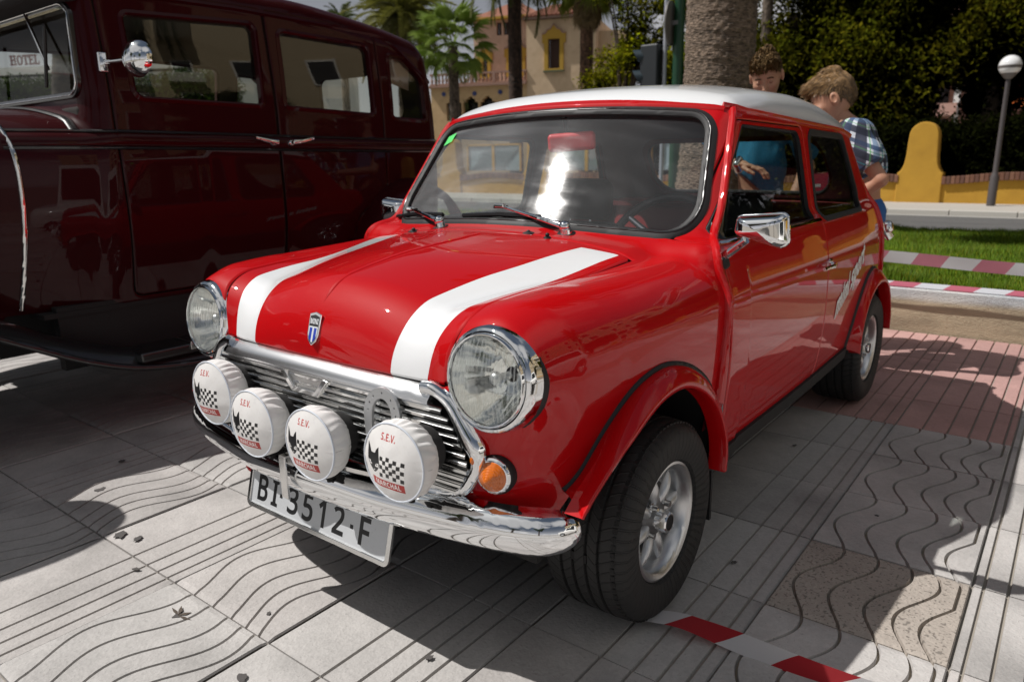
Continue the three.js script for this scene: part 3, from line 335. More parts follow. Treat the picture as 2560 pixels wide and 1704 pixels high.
palm('small fan palm with bright drooping leaves left of the villa', -17.85, -20, 5.1, 0.20, 'fan', 1.65, 30, [0.20, 0.28, 0.05], { top: 0.9 });
palm('tall dark palm trunk in front of the villa balcony', -14.98, -20, 7.5, 0.245, 'date', 2.5, 60, [0.085, 0.095, 0.02], { bark: std([0.075, 0.05, 0.04], 0.95, { map: palmTex, bumpMap: palmTex, bumpScale: 0.02 }), top: 0.95 });
palm('fan palm with a shaggy skirt right of the villa window', -12.08, -20, 6.7, 0.235, 'fan', 1.6, 46, [0.20, 0.24, 0.035], { skirt: true, bark: std([0.22, 0.14, 0.10], 0.95, { map: palmTex, bumpMap: palmTex, bumpScale: 0.02 }) });
palm('wide feathery palm behind the rear of the dark red car', -21.0, -20.5, 6.4, 0.25, 'date', 2.7, 70, [0.16, 0.16, 0.03]);
palm('distant palm tip showing above the dark red car roof', -27.5, -23, 7.3, 0.2, 'date', 1.3, 40, [0.08, 0.10, 0.03]);
palm('small far palm between the dark red car and the fan palm', -25.5, -29, 4.1, 0.15, 'date', 1.5, 34, [0.07, 0.09, 0.03]);
palm('palm whose dark trunk stands between the hotel letters', -22.5, -8.15, 9, 0.40, 'date', 2.8, 50, [0.05, 0.07, 0.02], { top: 0.9, lean: [-0.6, 1.7], bark: std([0.05, 0.04, 0.03], 0.95, { map: palmTex }) });

// ---------- cream villa ----------
{
  const v = thing('villa', 'cream villa with ochre window surrounds, red tiled roofs and a balustraded balcony', 'house', [-20.2, 0, -30], THREE.MathUtils.degToRad(20));
  const cream = std([0.72, 0.54, 0.36], 0.9, { map: stuccoTex }), pinkW = std([0.68, 0.46, 0.34], 0.9, { map: stuccoTex }), ochre = std([0.48, 0.29, 0.04], 0.85), brownW = std([0.055, 0.022, 0.012], 0.6), stone = std([0.36, 0.22, 0.17], 0.85), roofM = std([0.25, 0.10, 0.06], 0.85);
  const hole = (x0, y0, x1, y1) => [[x0, y0], [x1, y0], [x1, y1], [x0, y1]];
  part('front_wall', tf(extr([[-1.40, 0], [2.05, 0], [2.05, 7.55], [-1.40, 7.55]], 0.3, 0, [hole(-0.29, 5.28, 0.30, 6.66)]), 0, 0, -0.3), cream, v);
  part('side_wing', merge([box(1.2, 7.0, 3, 2.655, 3.5, -2.3), box(0.3, 7.55, 4, 1.9, 3.77, -2.32)]), cream, v);
  part('tower_wall', tf(extr([[-4.85, 0], [-1.41, 0], [-1.41, 8.05], [-4.85, 8.05]], 0.3, 0, [hole(-3.57, 7.28, -3.30, 7.91), hole(-3.19, 7.28, -2.90, 7.91), hole(-2.80, 7.28, -2.50, 7.91), hole(-2.86, 5.25, -2.20, 6.37), hole(-4.36, 5.25, -4.10, 6.26)]), 0, 0, -2.2), pinkW, v);
  const frames = (x0, y0, x1, y1, z, bars) => { const f = part('window', merge([box(x1 - x0, 0.06, 0.08, (x0 + x1) / 2, y1 - 0.03, z), box(x1 - x0, 0.06, 0.08, (x0 + x1) / 2, y0 + 0.03, z), box(0.05, y1 - y0 - 0.12, 0.08, x0 + 0.025, (y0 + y1) / 2, z), box(0.05, y1 - y0 - 0.12, 0.08, x1 - 0.025, (y0 + y1) / 2, z)]), brownW, v); part('shutter', Array.from({ length: bars }, (_, i) => box((x1 - x0 - 0.14) / bars - 0.02, y1 - y0 - 0.13, 0.03, x0 + 0.07 + (x1 - x0 - 0.14) * (i + 0.5) / bars, (y0 + y1) / 2, z - 0.02)), brownW, f); part('pane', box(x1 - x0 - 0.1, y1 - y0 - 0.1, 0.02, (x0 + x1) / 2, (y0 + y1) / 2, z - 0.07), M0dark, f); return f; };
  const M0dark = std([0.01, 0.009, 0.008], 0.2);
  frames(-0.29, 5.28, 0.30, 6.66, -0.1, 4); frames(-3.57, 7.28, -3.30, 7.91, -2.1, 1); frames(-3.19, 7.28, -2.90, 7.91, -2.1, 1); frames(-2.80, 7.28, -2.50, 7.91, -2.1, 1); frames(-2.86, 5.25, -2.20, 6.37, -2.1, 3); frames(-4.36, 5.25, -4.10, 6.26, -2.1, 1);
  const surround = (cx, y0, w, h, top, z) => { const o = [[-w / 2 - 0.18, y0 - 0.06], [-w / 2 - 0.18, y0 + h - 0.22], [-w / 2 - 0.28, y0 + h - 0.16], [-w / 2 - 0.28, y0 + h + 0.22], [-w / 2 - 0.12, y0 + h + 0.24], [-w / 2 - 0.02, y0 + h + 0.40], [-w / 2 + 0.12, y0 + h + 0.42], [0, top], [w / 2 - 0.12, y0 + h + 0.42], [w / 2 + 0.02, y0 + h + 0.40], [w / 2 + 0.12, y0 + h + 0.24], [w / 2 + 0.28, y0 + h + 0.22], [w / 2 + 0.28, y0 + h - 0.16], [w / 2 + 0.18, y0 + h - 0.22], [w / 2 + 0.18, y0 - 0.06]].map(([x, y]) => [cx + x, y]); const s = part('window_surround', tf(extr(o, 0.07, 0.01, [hole(cx - w / 2, y0, cx + w / 2, y0 + h)]), 0, 0, z), ochre, v); part('surround_edge', sweep(o.slice(3, 12).map(([x, y]) => V(x, y + 0.02, z + 0.07)), () => V(0, 0, 1), [[-0.03, -0.05], [0.03, -0.05], [0.03, 0.04], [-0.03, 0.04]]), stone, s); };
  surround(0.005, 5.28, 0.60, 1.38, 7.30, 0.0); surround(-2.53, 5.25, 0.67, 1.12, 6.98, -1.9); surround(-4.23, 5.25, 0.27, 1.01, 6.6, -1.9);
  part('window_sill', box(1.05, 0.07, 0.2, 0, 5.17, 0.06), std([0.12, 0.14, 0.08], 0.8), v);
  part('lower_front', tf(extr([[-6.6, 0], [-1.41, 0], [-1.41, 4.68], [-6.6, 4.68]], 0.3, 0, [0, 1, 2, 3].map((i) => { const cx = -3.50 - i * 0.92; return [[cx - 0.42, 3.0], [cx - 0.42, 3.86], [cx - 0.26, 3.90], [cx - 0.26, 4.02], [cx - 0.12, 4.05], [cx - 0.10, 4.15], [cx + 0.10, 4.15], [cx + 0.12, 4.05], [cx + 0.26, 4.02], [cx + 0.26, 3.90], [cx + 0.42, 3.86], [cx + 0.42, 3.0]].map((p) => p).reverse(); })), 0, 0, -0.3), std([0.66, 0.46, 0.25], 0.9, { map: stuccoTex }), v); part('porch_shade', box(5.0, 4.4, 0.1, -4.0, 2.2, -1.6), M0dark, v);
  for (const [x, y] of [[-5.87, 4.32], [-5.46, 4.31], [-4.18, 4.29], [-2.80, 4.31]]) part('blue_tile', tf(cyl(0.11, 0.11, 0.06, 20), x, y, 0.02, Math.PI / 2), std([0.025, 0.045, 0.17], 0.4), v);
  part('balcony_floor', box(5.4, 0.10, 2.3, -4.1, 4.69, -0.95), stone, v); part('handrail', box(5.2, 0.09, 0.16, -4.0, 5.27, 0.02), stone, v); part('lower_rail', box(5.2, 0.07, 0.16, -4.0, 4.79, 0.02), stone, v);
  const bal = lathe([[0.03, 0], [0.055, 0.08], [0.07, 0.16], [0.035, 0.26], [0.045, 0.36], [0.05, 0.41]], 10); for (let i = 0; i < 26; i++) { const x = -6.5 + i * 0.2; if (i % 6 === 5) part('rail_post', box(0.16, 0.42, 0.17, x, 5.03, 0.02), stone, v); else part('baluster', tf(bal, x, 4.825, 0.02), stone, v); }
  part('eave', box(3.7, 0.10, 0.55, 0.35, 7.60, 0.05), std([0.12, 0.07, 0.05], 0.8), v);
  const rf = part('roof', merge([surf((u, w) => [lerp(-1.5, 2.3, u) + lerp(0, (0.4 - lerp(-1.5, 2.3, u)) * 0.4, w), 7.64 + 1.0 * w, 0.3 - 3.0 * w], 2, 1, {}), surf((u, w) => [lerp(-5.1, -1.0, u) + lerp(0, (-3.1 - lerp(-5.1, -1.0, u)) * 0.85, w), 8.10 + 1.0 * w, -1.6 - 2.0 * w], 2, 1, {})]), roofM, v);
  for (let i = 0; i < 18; i++) part('roof_tile_row', rod([-1.45 + i * 0.21, 7.66, 0.31], [-1.45 + i * 0.21 + (0.4 + 1.45 - i * 0.21) * 0.4, 8.66, -2.69], 0.07, 0.06, 8), roofM, rf);
  part('tower_eave', box(4.1, 0.12, 0.5, -3.1, 8.08, -1.75), ochre, v);
}
// ---------- hotel with roof letters, seen through the old car ----------
{
  const A = V(-60, 0, -20.6), B = V(-55.7, 0, -22.7), ang = Math.atan2(0.44, 0.9), h = thing('hotel', 'white low hotel with dark red roof letters seen through the old car windscreen', 'hotel', [-58, 0, -21.6], ang);
  part('hotel_wall', box(40, 7.2, 8, 0, 3.6, -4.6), std([0.68, 0.68, 0.66], 0.9), h); part('roof_parapet', box(40.4, 0.5, 8.4, 0, 7.62, -4.6), std([0.75, 0.75, 0.73], 0.9), h);
  for (let i = 0; i < 14; i++) { const w = part('window', box(1.4, 1.5, 0.1, -17 + i * 2.6, 5.2, -0.58), std([0.4, 0.4, 0.38], 0.8), h); part('pane', box(1.2, 1.3, 0.04, -17 + i * 2.6, 5.2, -0.51), std([0.03, 0.035, 0.04], 0.1), w); }
  const t = canvasTex(1024, 128, (c, w, hh) => { c.fillStyle = '#000'; c.fillRect(0, 0, w, hh); c.fillStyle = '#fff'; c.font = 'bold 118px serif'; c.textBaseline = 'alphabetic'; c.strokeStyle = '#fff'; c.lineWidth = 7; for (const [q, x, w2] of [['HOTEL', 6, 400], ['NAS', 752, 262]]) { c.fillText(q, x, 108, w2); c.strokeText(q, x, 108, w2); } }, false);
  const m = part('roof_letters', tf(new THREE.PlaneGeometry(6.3, 0.95), 0.30, 8.33, -0.4), std([0.16, 0.03, 0.03], 0.7, { alphaMap: t, alphaTest: 0.5, transparent: true, side: THREE.DoubleSide }), h);
  const hd = thing('hedge', 'green clipped hedge in front of the white hotel', 'hedge', [-46, 0, -15.5], ang); const n = 5200, im = new THREE.InstancedMesh(clumpBig, leafM(), n), mm = new THREE.Matrix4(), q = new THREE.Quaternion(), c = new THREE.Color(); for (let i = 0; i < n; i++) { q.setFromEuler(new THREE.Euler(rr(-3, 3), rr(-3, 3), 0)); const x = rr(-13, 13); mm.compose(V(x, Math.pow(rnd(), 0.7) * (5.25 + 0.3 * noise3(x, 0, 3)), rr(-0.6, 0.6)), q, V(1.3, 1.3, 1.3)); im.setMatrixAt(i, mm); const k = rr(0.7, 1.2); c.setRGB(0.10 * k, 0.17 * k, 0.03 * k); im.setColorAt(i, c); } im.name = 'leaves'; im.userData.kind = 'stuff'; hd.add(im); part('stems', box(26, 4.7, 0.9, 0, 2.35, 0), std([0.02, 0.03, 0.012], 1), hd);
}
// ---------- pink apartment block with an orange awning ----------
{ const b = thing('apartment_building', 'pink apartment block with white balconies and an orange awning glimpsed between dark trees', 'building', [-1.5, 0, -36.5]); const pk = std([0.60, 0.36, 0.30], 0.9, { map: stuccoTex }), wh = std([0.75, 0.74, 0.72], 0.8);
  part('wall', box(9, 13, 5, 0, 6.5, -2.0), pk, b); for (let f = 0; f < 4; f++) for (const x of [-2.9, -0.2, 2.5]) { const bb = part('balcony', merge([box(1.9, 0.14, 1.0, x, 1.35 + f * 1.25, 0.95), box(1.9, 0.35, 0.08, x, 1.6 + f * 1.25, 1.4)]), f % 2 ? pk : wh, b); part('window', box(1.0, 0.85, 0.08, x, 2.0 + f * 1.25, 0.54), std([0.05, 0.05, 0.055], 0.3), b); }
  part('awning', surf((u, v) => [lerp(-0.45, 0.95, u), lerp(3.85, 2.75, v), lerp(0.6, 1.7, v)], 2, 2), std([0.72, 0.16, 0.02], 0.8, { side: THREE.DoubleSide }), b); for (const x of [-2.0, -1.2]) part('column', box(0.22, 6, 0.2, x, 3, 1.2), wh, b); }
// ---------- places beyond the right edge, mirrored in paint and glass ----------
{ const b = thing('apartment_building', 'beige apartment building across the plaza, mirrored in the old car windows', 'building', [21, 0, -13], -1.15); const bg = std([0.46, 0.36, 0.22], 0.9, { map: stuccoTex });
  part('wall', box(30, 15, 8, 0, 7.5, -4), bg, b); part('base_course', box(30.4, 1.2, 8.4, 0, 0.6, -4), std([0.5, 0.46, 0.40], 0.9), b); for (let f = 0; f < 4; f++) for (let i = 0; i < 9; i++) { const x = -13 + i * 3.2, y = 2.8 + f * 3.3; const w = part('window', box(1.3, 1.9, 0.12, x, y, 0.03), std([0.62, 0.58, 0.5], 0.8), b); part('pane', box(1.1, 1.7, 0.04, x, y, 0.09), std([0.03, 0.03, 0.03], 0.15), w); if (i % 3 === 1) part('balcony', merge([box(2.2, 0.18, 1.0, x, y - 1.15, 0.5), box(2.2, 0.75, 0.1, x, y - 0.7, 0.95)]), std([0.55, 0.5, 0.42], 0.9), b); } }
palm('tall palm on the plaza to the right, mirrored in the old car windows', 9.5, -5.2, 7.5, 0.3, 'date', 2.8, 50, [0.06, 0.08, 0.02], {});
palm('fan palm on the plaza behind the camera, mirrored in the chrome', 5.2, 9.5, 5.5, 0.22, 'fan', 1.9, 40, [0.08, 0.13, 0.03], {});
palm('feathery palm on the plaza behind the camera, mirrored in the bumper', -5.0, 14, 6.5, 0.28, 'date', 2.9, 50, [0.06, 0.08, 0.02], {});
palm('feathery palm far behind the camera on the promenade', 0.8, 24, 7.5, 0.28, 'date', 2.9, 44, [0.06, 0.08, 0.02], {});
palm('palm on the promenade left of the camera', -13, 9, 7.0, 0.28, 'date', 2.9, 44, [0.06, 0.08, 0.02], {});
tree('street_tree', 'round green tree on the plaza to the right, mirrored in the old car windows', 13.5, -9.5, 2.2, 0.2, scatterBlobs(10, 1.6, 2.6, 5.0, 0.8, 1.5), 1500, clumpBig, [0.055, 0.075, 0.018], 0.4);
// ---------- the small red car: exact outer shape ----------
const HW = spline([[-2.6, 0.60], [-2.42, 0.628], [-2.1, 0.664], [-1.7, 0.688], [-1.0, 0.697], [-0.35, 0.692], [-0.1, 0.682], [0.1, 0.668], [0.25, 0.648], [0.38, 0.618], [0.47, 0.588], [0.55, 0.55]]);
const HY = spline([[0.2, -0.05], [0.30, -0.03], [0.45, -0.008], [0.60, 0], [0.72, -0.002], [0.82, -0.016], [0.92, -0.045]]);
const YW = spline([[-0.6, 0.885], [-0.31, 0.868], [-0.15, 0.857], [0.08, 0.849], [0.24, 0.845], [0.38, 0.836], [0.5, 0.825]]);
const YB = spline([[-0.5, 0.935], [-0.3, 0.922], [-0.2, 0.913], [-0.064, 0.903], [0.07, 0.894], [0.18, 0.885], [0.272, 0.872], [0.38, 0.852], [0.5, 0.822]]);
const YR = spline([[-0.4, 1.278], [-0.55, 1.312], [-0.75, 1.344], [-1.0, 1.360], [-1.2, 1.362], [-1.5, 1.346], [-1.75, 1.308], [-2.0, 1.245], [-2.2, 1.17]].reverse());
const zWS = (x, y) => -0.235 - 0.755 * (y - 0.9) - 0.31 * x * x;
function miniSDF(x, y, z) {
  x = Math.abs(x);
  const side = (x - HW(z) - HY(y)) * 0.97;
  const bowF = 0.490 - 0.11 * x * x - 0.9 * Math.max(0, x - 0.5) ** 2 - 0.16 * Math.max(0, 0.50 - y) ** 1;
  const front = z - bowF;
  const bon = rmax(0.125, (y - YB(z) + (0.16 + 0.36 * sst(-0.2, 0.42, z)) * x * x) * 0.98, front, x - 0.56);
  const yw = YW(z) - 0.55 * (x - 0.57) ** 2;
  const wing = rmax(0.105, side, (y - yw) * 0.99, front + 0.012);
  let d = smin(bon, wing, 0.018);
  if (z > 0.1) { const q = Math.hypot(x - 0.502, y - 0.697) - 0.106; const pod = rmax(0.02, q, z - 0.438, 0.20 - z); d = smin(d, pod, 0.07); }
  // flat the body off at the back of the bonnet, waist shoulder further back
  const waist = rmax(0.055, side, y - (0.90 + 0.02 * sst(-0.3, -1.2, z)), z + 0.25, -z - 2.415 + 0.25 * Math.max(0, y - 0.62) + 1.2 * Math.max(0, x - 0.45) ** 2);
  const bodyTop = Math.max(d, -z - 0.42);
  d = smin(bodyTop, waist, 0.03);
  const cabS = (x - (0.634 - 0.205 * (y - 0.87) - 0.015 * sst(-1.7, -2.2, z) - 0.004 * sst(-0.75, -0.3, z))) * 0.975;
  const roof = (y - YR(z) + 0.10 * x * x + 0.32 * x ** 4) * 0.97;
  const wsc = (z - zWS(x, y)) * 0.79;
  const rear = (-z - (1.93 + 1.02 * (1.22 - y)) + 0.28 * x * x) * 0.72;
  const cab = Math.max(rmax(0.05, cabS, wsc, rear, roof), 0.80 - y);
  d = smin(d, cab, 0.028);
  const bottom = 0.295 + 0.03 * sst(0.2, 0.45, z) - y;
  return rmax(0.018, d, bottom);
}
const DETAIL = typeof QUICK !== 'undefined' ? 0.02 : 0.0115;
const M = {};
{ const cc = { clearcoat: 1, clearcoatRoughness: 0.015 };
  const orange = dataTex(256, (i, j) => tfbm(i / 256, j / 256, 24, 3));
  M.red = phys([0.46, 0.001, 0.003], 0.5, { clearcoat: 0.8, clearcoatRoughness: 0.015, ior: 1.5, specularIntensity: 0.15 });
  M.white = phys([0.80, 0.81, 0.82], 0.4, cc);
  M.chrome = std([0.86, 0.87, 0.88], 0.045, { metalness: 1 });
  M.worn = std([0.76, 0.76, 0.75], 0.20, { metalness: 1, roughnessMap: rep(dataTex(256, (i, j) => 0.35 + 0.65 * tfbm(i / 256, j / 256, 8, 4)), 3) });
  M.alloy = std([0.62, 0.63, 0.64], 0.30, { metalness: 1 });
  M.alloyMatt = std([0.58, 0.59, 0.60], 0.36, { metalness: 0.85 });
  M.rubber = std([0.010, 0.010, 0.011], 0.6);
  M.blackGloss = std([0.01, 0.01, 0.011], 0.3);
  M.blackMatt = std([0.012, 0.011, 0.011], 0.85);
  M.tyre = std([0.016, 0.0155, 0.0155], 0.72);
  M.glass = phys([0.93, 0.96, 0.95], 0.0, { transmission: 1, thickness: 0, ior: 1.5 });
  M.tint = phys([0.62, 0.66, 0.62], 0.0, { transmission: 1, thickness: 0, ior: 1.52 });
  M.lining = std([0.16, 0.15, 0.165], 0.9);
  M.rail = std([0.90, 0.90, 0.90], 0.27, { metalness: 1 });
  M.amber = phys([0.58, 0.125, 0.001], 0.15, { clearcoat: 1, clearcoatRoughness: 0.05 });
}
const mini = thing('compact_car', 'bright red two-door small car with white roof, white bonnet stripes and four white lamp covers', 'car');
{
  // ----- outer shell, left half, cut into panels -----
  let sh = meshField(miniSDF, [-0.03, 0.24, -2.50], [0.76, 1.39, 0.56], DETAIL);
  [, sh] = cut(sh, (x) => x, 0); // keep x >= 0
  const both = (m) => join(m, mirrorM(m));
  const A = (m, f) => cut(m, f, 0);
  // open underside
  [, sh] = A(sh, (x, y, z, nx, ny) => Math.max(y - 0.33, (ny === undefined ? 0 : ny) + 0.75));
  // wheel openings
  const wheelHole = (cz, r) => (x, y, z) => Math.max(Math.hypot(z - cz, (y - 0.26)) - r, 0.42 - x, y - 0.60);
  [, sh] = A(sh, wheelHole(0.045, 0.345)); [, sh] = A(sh, wheelHole(-1.985, 0.335));
  [, sh] = A(sh, (x, y, z) => Math.max(Math.hypot(x - 0.502, y - 0.697) - 0.098, 0.30 - z));
  const grD = sdPoly([[-0.1, 0.652], [0.352, 0.652], [0.400, 0.637], [0.428, 0.605], [0.448, 0.572], [0.468, 0.542], [0.470, 0.516], [0.456, 0.488], [0.438, 0.464], [0.41, 0.448], [0.36, 0.441], [-0.1, 0.432]]);
  [, sh] = A(sh, (x, y, z) => Math.max(grD(x, y), 0.38 - z));
  // glass openings
  const wsCurve = (x) => 0.030 * (1 - (x / 0.55) ** 2);
  const wsPoly = roundPoly([[-0.578, 0.897], [0.578, 0.897], [0.506, 1.226], [-0.506, 1.226]], [0.085, 0.085, 0.075, 0.075], 10), wsD = sdPoly(wsPoly);
  const wsF = (x, y, z) => Math.max(wsD(x, y - wsCurve(x)), -0.66 - z, z + 0.215);
  const dwPoly = roundPoly([[-0.335, 0.898], [-0.63, 1.203], [-1.155, 1.192], [-1.155, 0.898]], [0.02, 0.03, 0.045, 0.02], 8), dwD = sdPoly(dwPoly);
  const qwPoly = roundPoly([[-1.235, 0.892], [-1.255, 1.190], [-1.70, 1.178], [-1.885, 0.892]], [0.03, 0.04, 0.055, 0.055], 8), qwD = sdPoly(qwPoly);
  const sideF = (D) => (x, y, z) => Math.max(D(z, y), 0.42 - x);
  const rwPoly = roundPoly([[-0.46, 0.93], [0.46, 0.93], [0.42, 1.185], [-0.42, 1.185]], 0.09, 10), rwD = sdPoly(rwPoly);
  const rwF = (x, y, z) => Math.max(rwD(x, y), z + 1.78);
  let wsG, dwG, qwG, rwG;
  [wsG, sh] = A(sh, wsF); [dwG, sh] = A(sh, sideF(dwD)); [qwG, sh] = A(sh, sideF(qwD)); [rwG, sh] = A(sh, rwF);
  const inner = offsetM(sh, -0.016);          // dark red inner skin seen through shut lines
  // roof panel above the gutter
  const gutY = (z) => 1.238 - 0.036 * (-0.62 - z) - 0.03 * sst(-1.6, -2.05, z) + 0.028 * sst(-0.68, -0.5, z), roofF = (x, y, z) => { const t = gutY(z) + 0.062 * sst(-0.75, -0.52, z) * (1 - (x / 0.54) ** 2) * 0.45; return Math.max(t - y, 0); };
  let roof; [sh, roof] = A(sh, (x, y, z) => y - (gutY(z) + 0.026 * sst(-0.78, -0.55, z) * (1 - (x / 0.54) ** 2)));
  // bonnet
  const bx = spline([[-0.26, 0.488], [-0.14, 0.480], [0, 0.465], [0.15, 0.449], [0.28, 0.438], [0.37, 0.432], [0.43, 0.422], [0.457, 0.411], [0.489, 0.379], [0.52, 0.36]]);
  const bonF = (x, y, z) => Math.max((Math.abs(x) - bx(z)) * 0.97, -0.150 - 0.03 * (x / 0.48) ** 2 * -1 - z - 0.03, 0.668 - y, y - 1.0);
  let bonnet, rest; [bonnet, rest] = seam(sh, bonF, 0.0022, 0.0095, 0.005, 0.8); sh = rest;
  // door
  const doorPoly = roundPoly([[-0.292, 0.325], [-0.300, 0.86], [-0.305, 0.905], [-0.606, 1.216], [-1.196, 1.206], [-1.196, 0.325]], [0.02, 0.03, 0.02, 0.03, 0.03, 0.05], 6), doorD = sdPoly(doorPoly);
  let door; [door, sh] = seam(sh, (x, y, z) => Math.max(doorD(z, y), 0.42 - x), 0.002, 0.008, 0.004, 0.7);
  part('inner_skin', geomM(both(inner)), std([0.10, 0.003, 0.004], 0.7), mini);
  part('body', geomM(both(sh)), M.red, mini);
  part('roof', geomM(both(roof)), M.white, mini);
  // stripes on the bonnet
  const si = spline([[-0.25, 0.36], [-0.15, 0.347], [-0.05, 0.325], [0.1, 0.302], [0.25, 0.276], [0.35, 0.264], [0.44, 0.256], [0.494, 0.247]]), so = spline([[-0.25, 0.462], [-0.15, 0.453], [-0.05, 0.437], [0.05, 0.424], [0.2, 0.407], [0.34, 0.388], [0.42, 0.370], [0.46, 0.354], [0.494, 0.338]]);
  const B2 = join(bonnet), stF = (x, y, z) => Math.max(si(z) - x, x - so(z), -0.128 - z - 0.16 * (x - 0.35) * 0.5);
  let [stripe, bonRed] = A(B2, stF);
  const bon = part('bonnet', geomM(both(bonRed)), M.red, mini);
  part('stripe', geomM(stripe), M.white, bon); part('stripe', geomM(mirrorM(stripe)), M.white, bon);
  // raised rib along the middle of the bonnet
  const on = (x, z) => march(miniSDF, [x, 1.15, z], [0, -1, 0], 1), onF = (x, y) => march(miniSDF, [x, y, 0.8], [0, 0, -1], 1.2), onS = (y, z) => march(miniSDF, [1.0, y, z], [-1, 0, 0], 1);
  { const pts = [], ups = []; for (let i = 0; i <= 30; i++) { const q = i < 8 ? onF(0, 0.795 + i * 0.0068) : on(0, lerp(0.37, -0.115, (i - 8) / 22)); pts.push(q.p.clone().addScaledVector(q.n, -0.001)); ups.push(q.n); }
    part('centre_rib', sweep(pts, ups, [[-0.009, 0], [-0.0045, 0.0034], [0, 0.0056], [0.0045, 0.0034], [0.009, 0], [0, -0.003]], { crease: 60, scale: (t) => Math.min(1, 0.15 + 6 * t) }), M.red, bon); }
  // badge
  { const q = onF(0, 0.740), bd = new THREE.Group(); bd.name = 'badge'; bon.add(bd); bd.position.copy(q.p); bd.quaternion.setFromUnitVectors(V(0, 0, 1), q.n);
    const shp = [[-0.019, 0.034], [0, 0.039], [0.019, 0.034], [0.0185, -0.012], [0.013, -0.027], [0, -0.037], [-0.013, -0.027], [-0.0185, -0.012]];
    part('badge_plate', tf(extr(shp, 0.003, 0.0012), 0, 0, 0), M.chrome, bd);
    const t = canvasTex(256, 512, (c, w, h) => { c.fillStyle = '#d9dde2'; c.fillRect(0, 0, w, h); c.fillStyle = '#101114'; c.fillRect(0, 0, w, 210); c.fillStyle = '#e8eaee'; c.font = 'bold 104px sans-serif'; c.textAlign = 'center'; c.save(); c.translate(w / 2, 165); c.scale(0.86, 1.25); c.fillText('MINI', 0, 0); c.restore(); c.fillStyle = '#1438a8'; c.fillRect(34, 235, 72, 240); c.fillRect(150, 235, 72, 240); });
    const s2 = shp.map(([a, b]) => [a * 0.84, b * 0.86]), g = new THREE.ShapeGeometry(new THREE.Shape(s2.map((p) => new THREE.Vector2(...p)))); const uv = g.attributes.uv, ps = g.attributes.position; for (let i = 0; i < uv.count; i++) uv.setXY(i, ps.getX(i) / 0.034 + 0.5, ps.getY(i) / 0.068 + 0.5); g.translate(0, 0, 0.0048);
    part('emblem', g, phys('#ffffff', 0.25, { map: t, clearcoat: 1 }), bd); }
  // doors (left and right), each with its window
  const doorM = [door, mirrorM(door)];
  const strip = (poly, D, y0, y1) => poly;
  for (const s of [0, 1]) {
    const sg = s ? -1 : 1, dr = part('door', geomM(doorM[s]), M.red, mini);
    part('window', geomM(offsetM(s ? mirrorM(dwG) : dwG, -0.010)), M.tint, dr);
    const path = densify(dwPoly, 0.02).map(([z, y]) => { const q = onS(y, z); return [V(q.p.x * sg, q.p.y, q.p.z), V(q.n.x * sg, q.n.y, q.n.z)]; });
    part('window_rubber', sweep(path.map((q) => q[0]), path.map((q) => q[1]), [[-0.010, -0.012], [0.004, -0.012], [0.004, 0.0005], [-0.010, -0.006]], { closed: true }), M.rubber, dr);
    { const pts = [], ups = []; for (let i = 0; i <= 24; i++) { const z = lerp(-0.345, -1.185, i / 24), q = onS(0.892, z); pts.push(V((q.p.x + 0.001) * sg, 0.892, z)); ups.push(V(q.n.x * sg, q.n.y, 0)); } part('waist_trim', sweep(pts, ups, [[-0.006, -0.003], [-0.006, 0.004], [0, 0.006], [0.006, 0.004], [0.006, -0.003]]), M.chrome, dr); }
    { const a = onS(0.742, -1.03), b = onS(0.738, -1.22), h = new THREE.Group(); h.name = 'handle'; dr.add(h);
      const X = (p, o) => V((p.x + o) * sg, p.y, p.z);
      part('lever', merge([sweep([X(a.p, 0.030), X(a.p, 0.031).setZ(-1.08), X(b.p, 0.030).setZ(-1.15), X(b.p, 0.024).setZ(-1.195), X(b.p, 0.004).setZ(-1.205)], () => V(0, 1, 0), oval(0.0065, 0.009, 10), { crease: 70, scale: (t) => 0.75 + 0.5 * t })]), M.chrome, h);
      part('escutcheon', tf(lathe([[0, 0.006], [0.016, 0.005], [0.021, 0.001], [0.021, -0.004]], 28), (b.p.x + 0.003) * sg, b.p.y, -1.205, 0, 0, -Math.PI / 2 * sg), M.chrome, h); }
    const qd = new THREE.Group(); qd.name = 'rear_side_window'; mini.add(qd);
    part('pane', geomM(offsetM(s ? mirrorM(qwG) : qwG, -0.006)), M.tint, qd);
    const p2 = densify(qwPoly, 0.02).map(([z, y]) => { const q = onS(y, z); return [V(q.p.x * sg, q.p.y, q.p.z), V(q.n.x * sg, q.n.y, q.n.z)]; });
    part('window_rubber', sweep(p2.map((q) => q[0]), p2.map((q) => q[1]), [[-0.013, -0.008], [0.008, -0.008], [0.008, 0.003], [0, 0.005], [-0.013, 0.002]], { closed: true }), M.rubber, qd);
  }
  // windscreen: pane, rubber, bright insert, sticker
  const onW = (x, y) => march(miniSDF, [x, y, 0.0], [0, 0, -1], 1.0);
  const wsFit = (x, y) => { const q = march(miniSDF, [x, y + 0.4, zWS(x, y) + 0.4], [0, -0.7071, -0.7071], 1.5); return q; };
  const ws = part('windscreen', geomM(offsetM(both(wsG), -0.008), (x, y) => [x * 0.8 + 0.5, (y - 0.88) * 2.4]), null, mini);
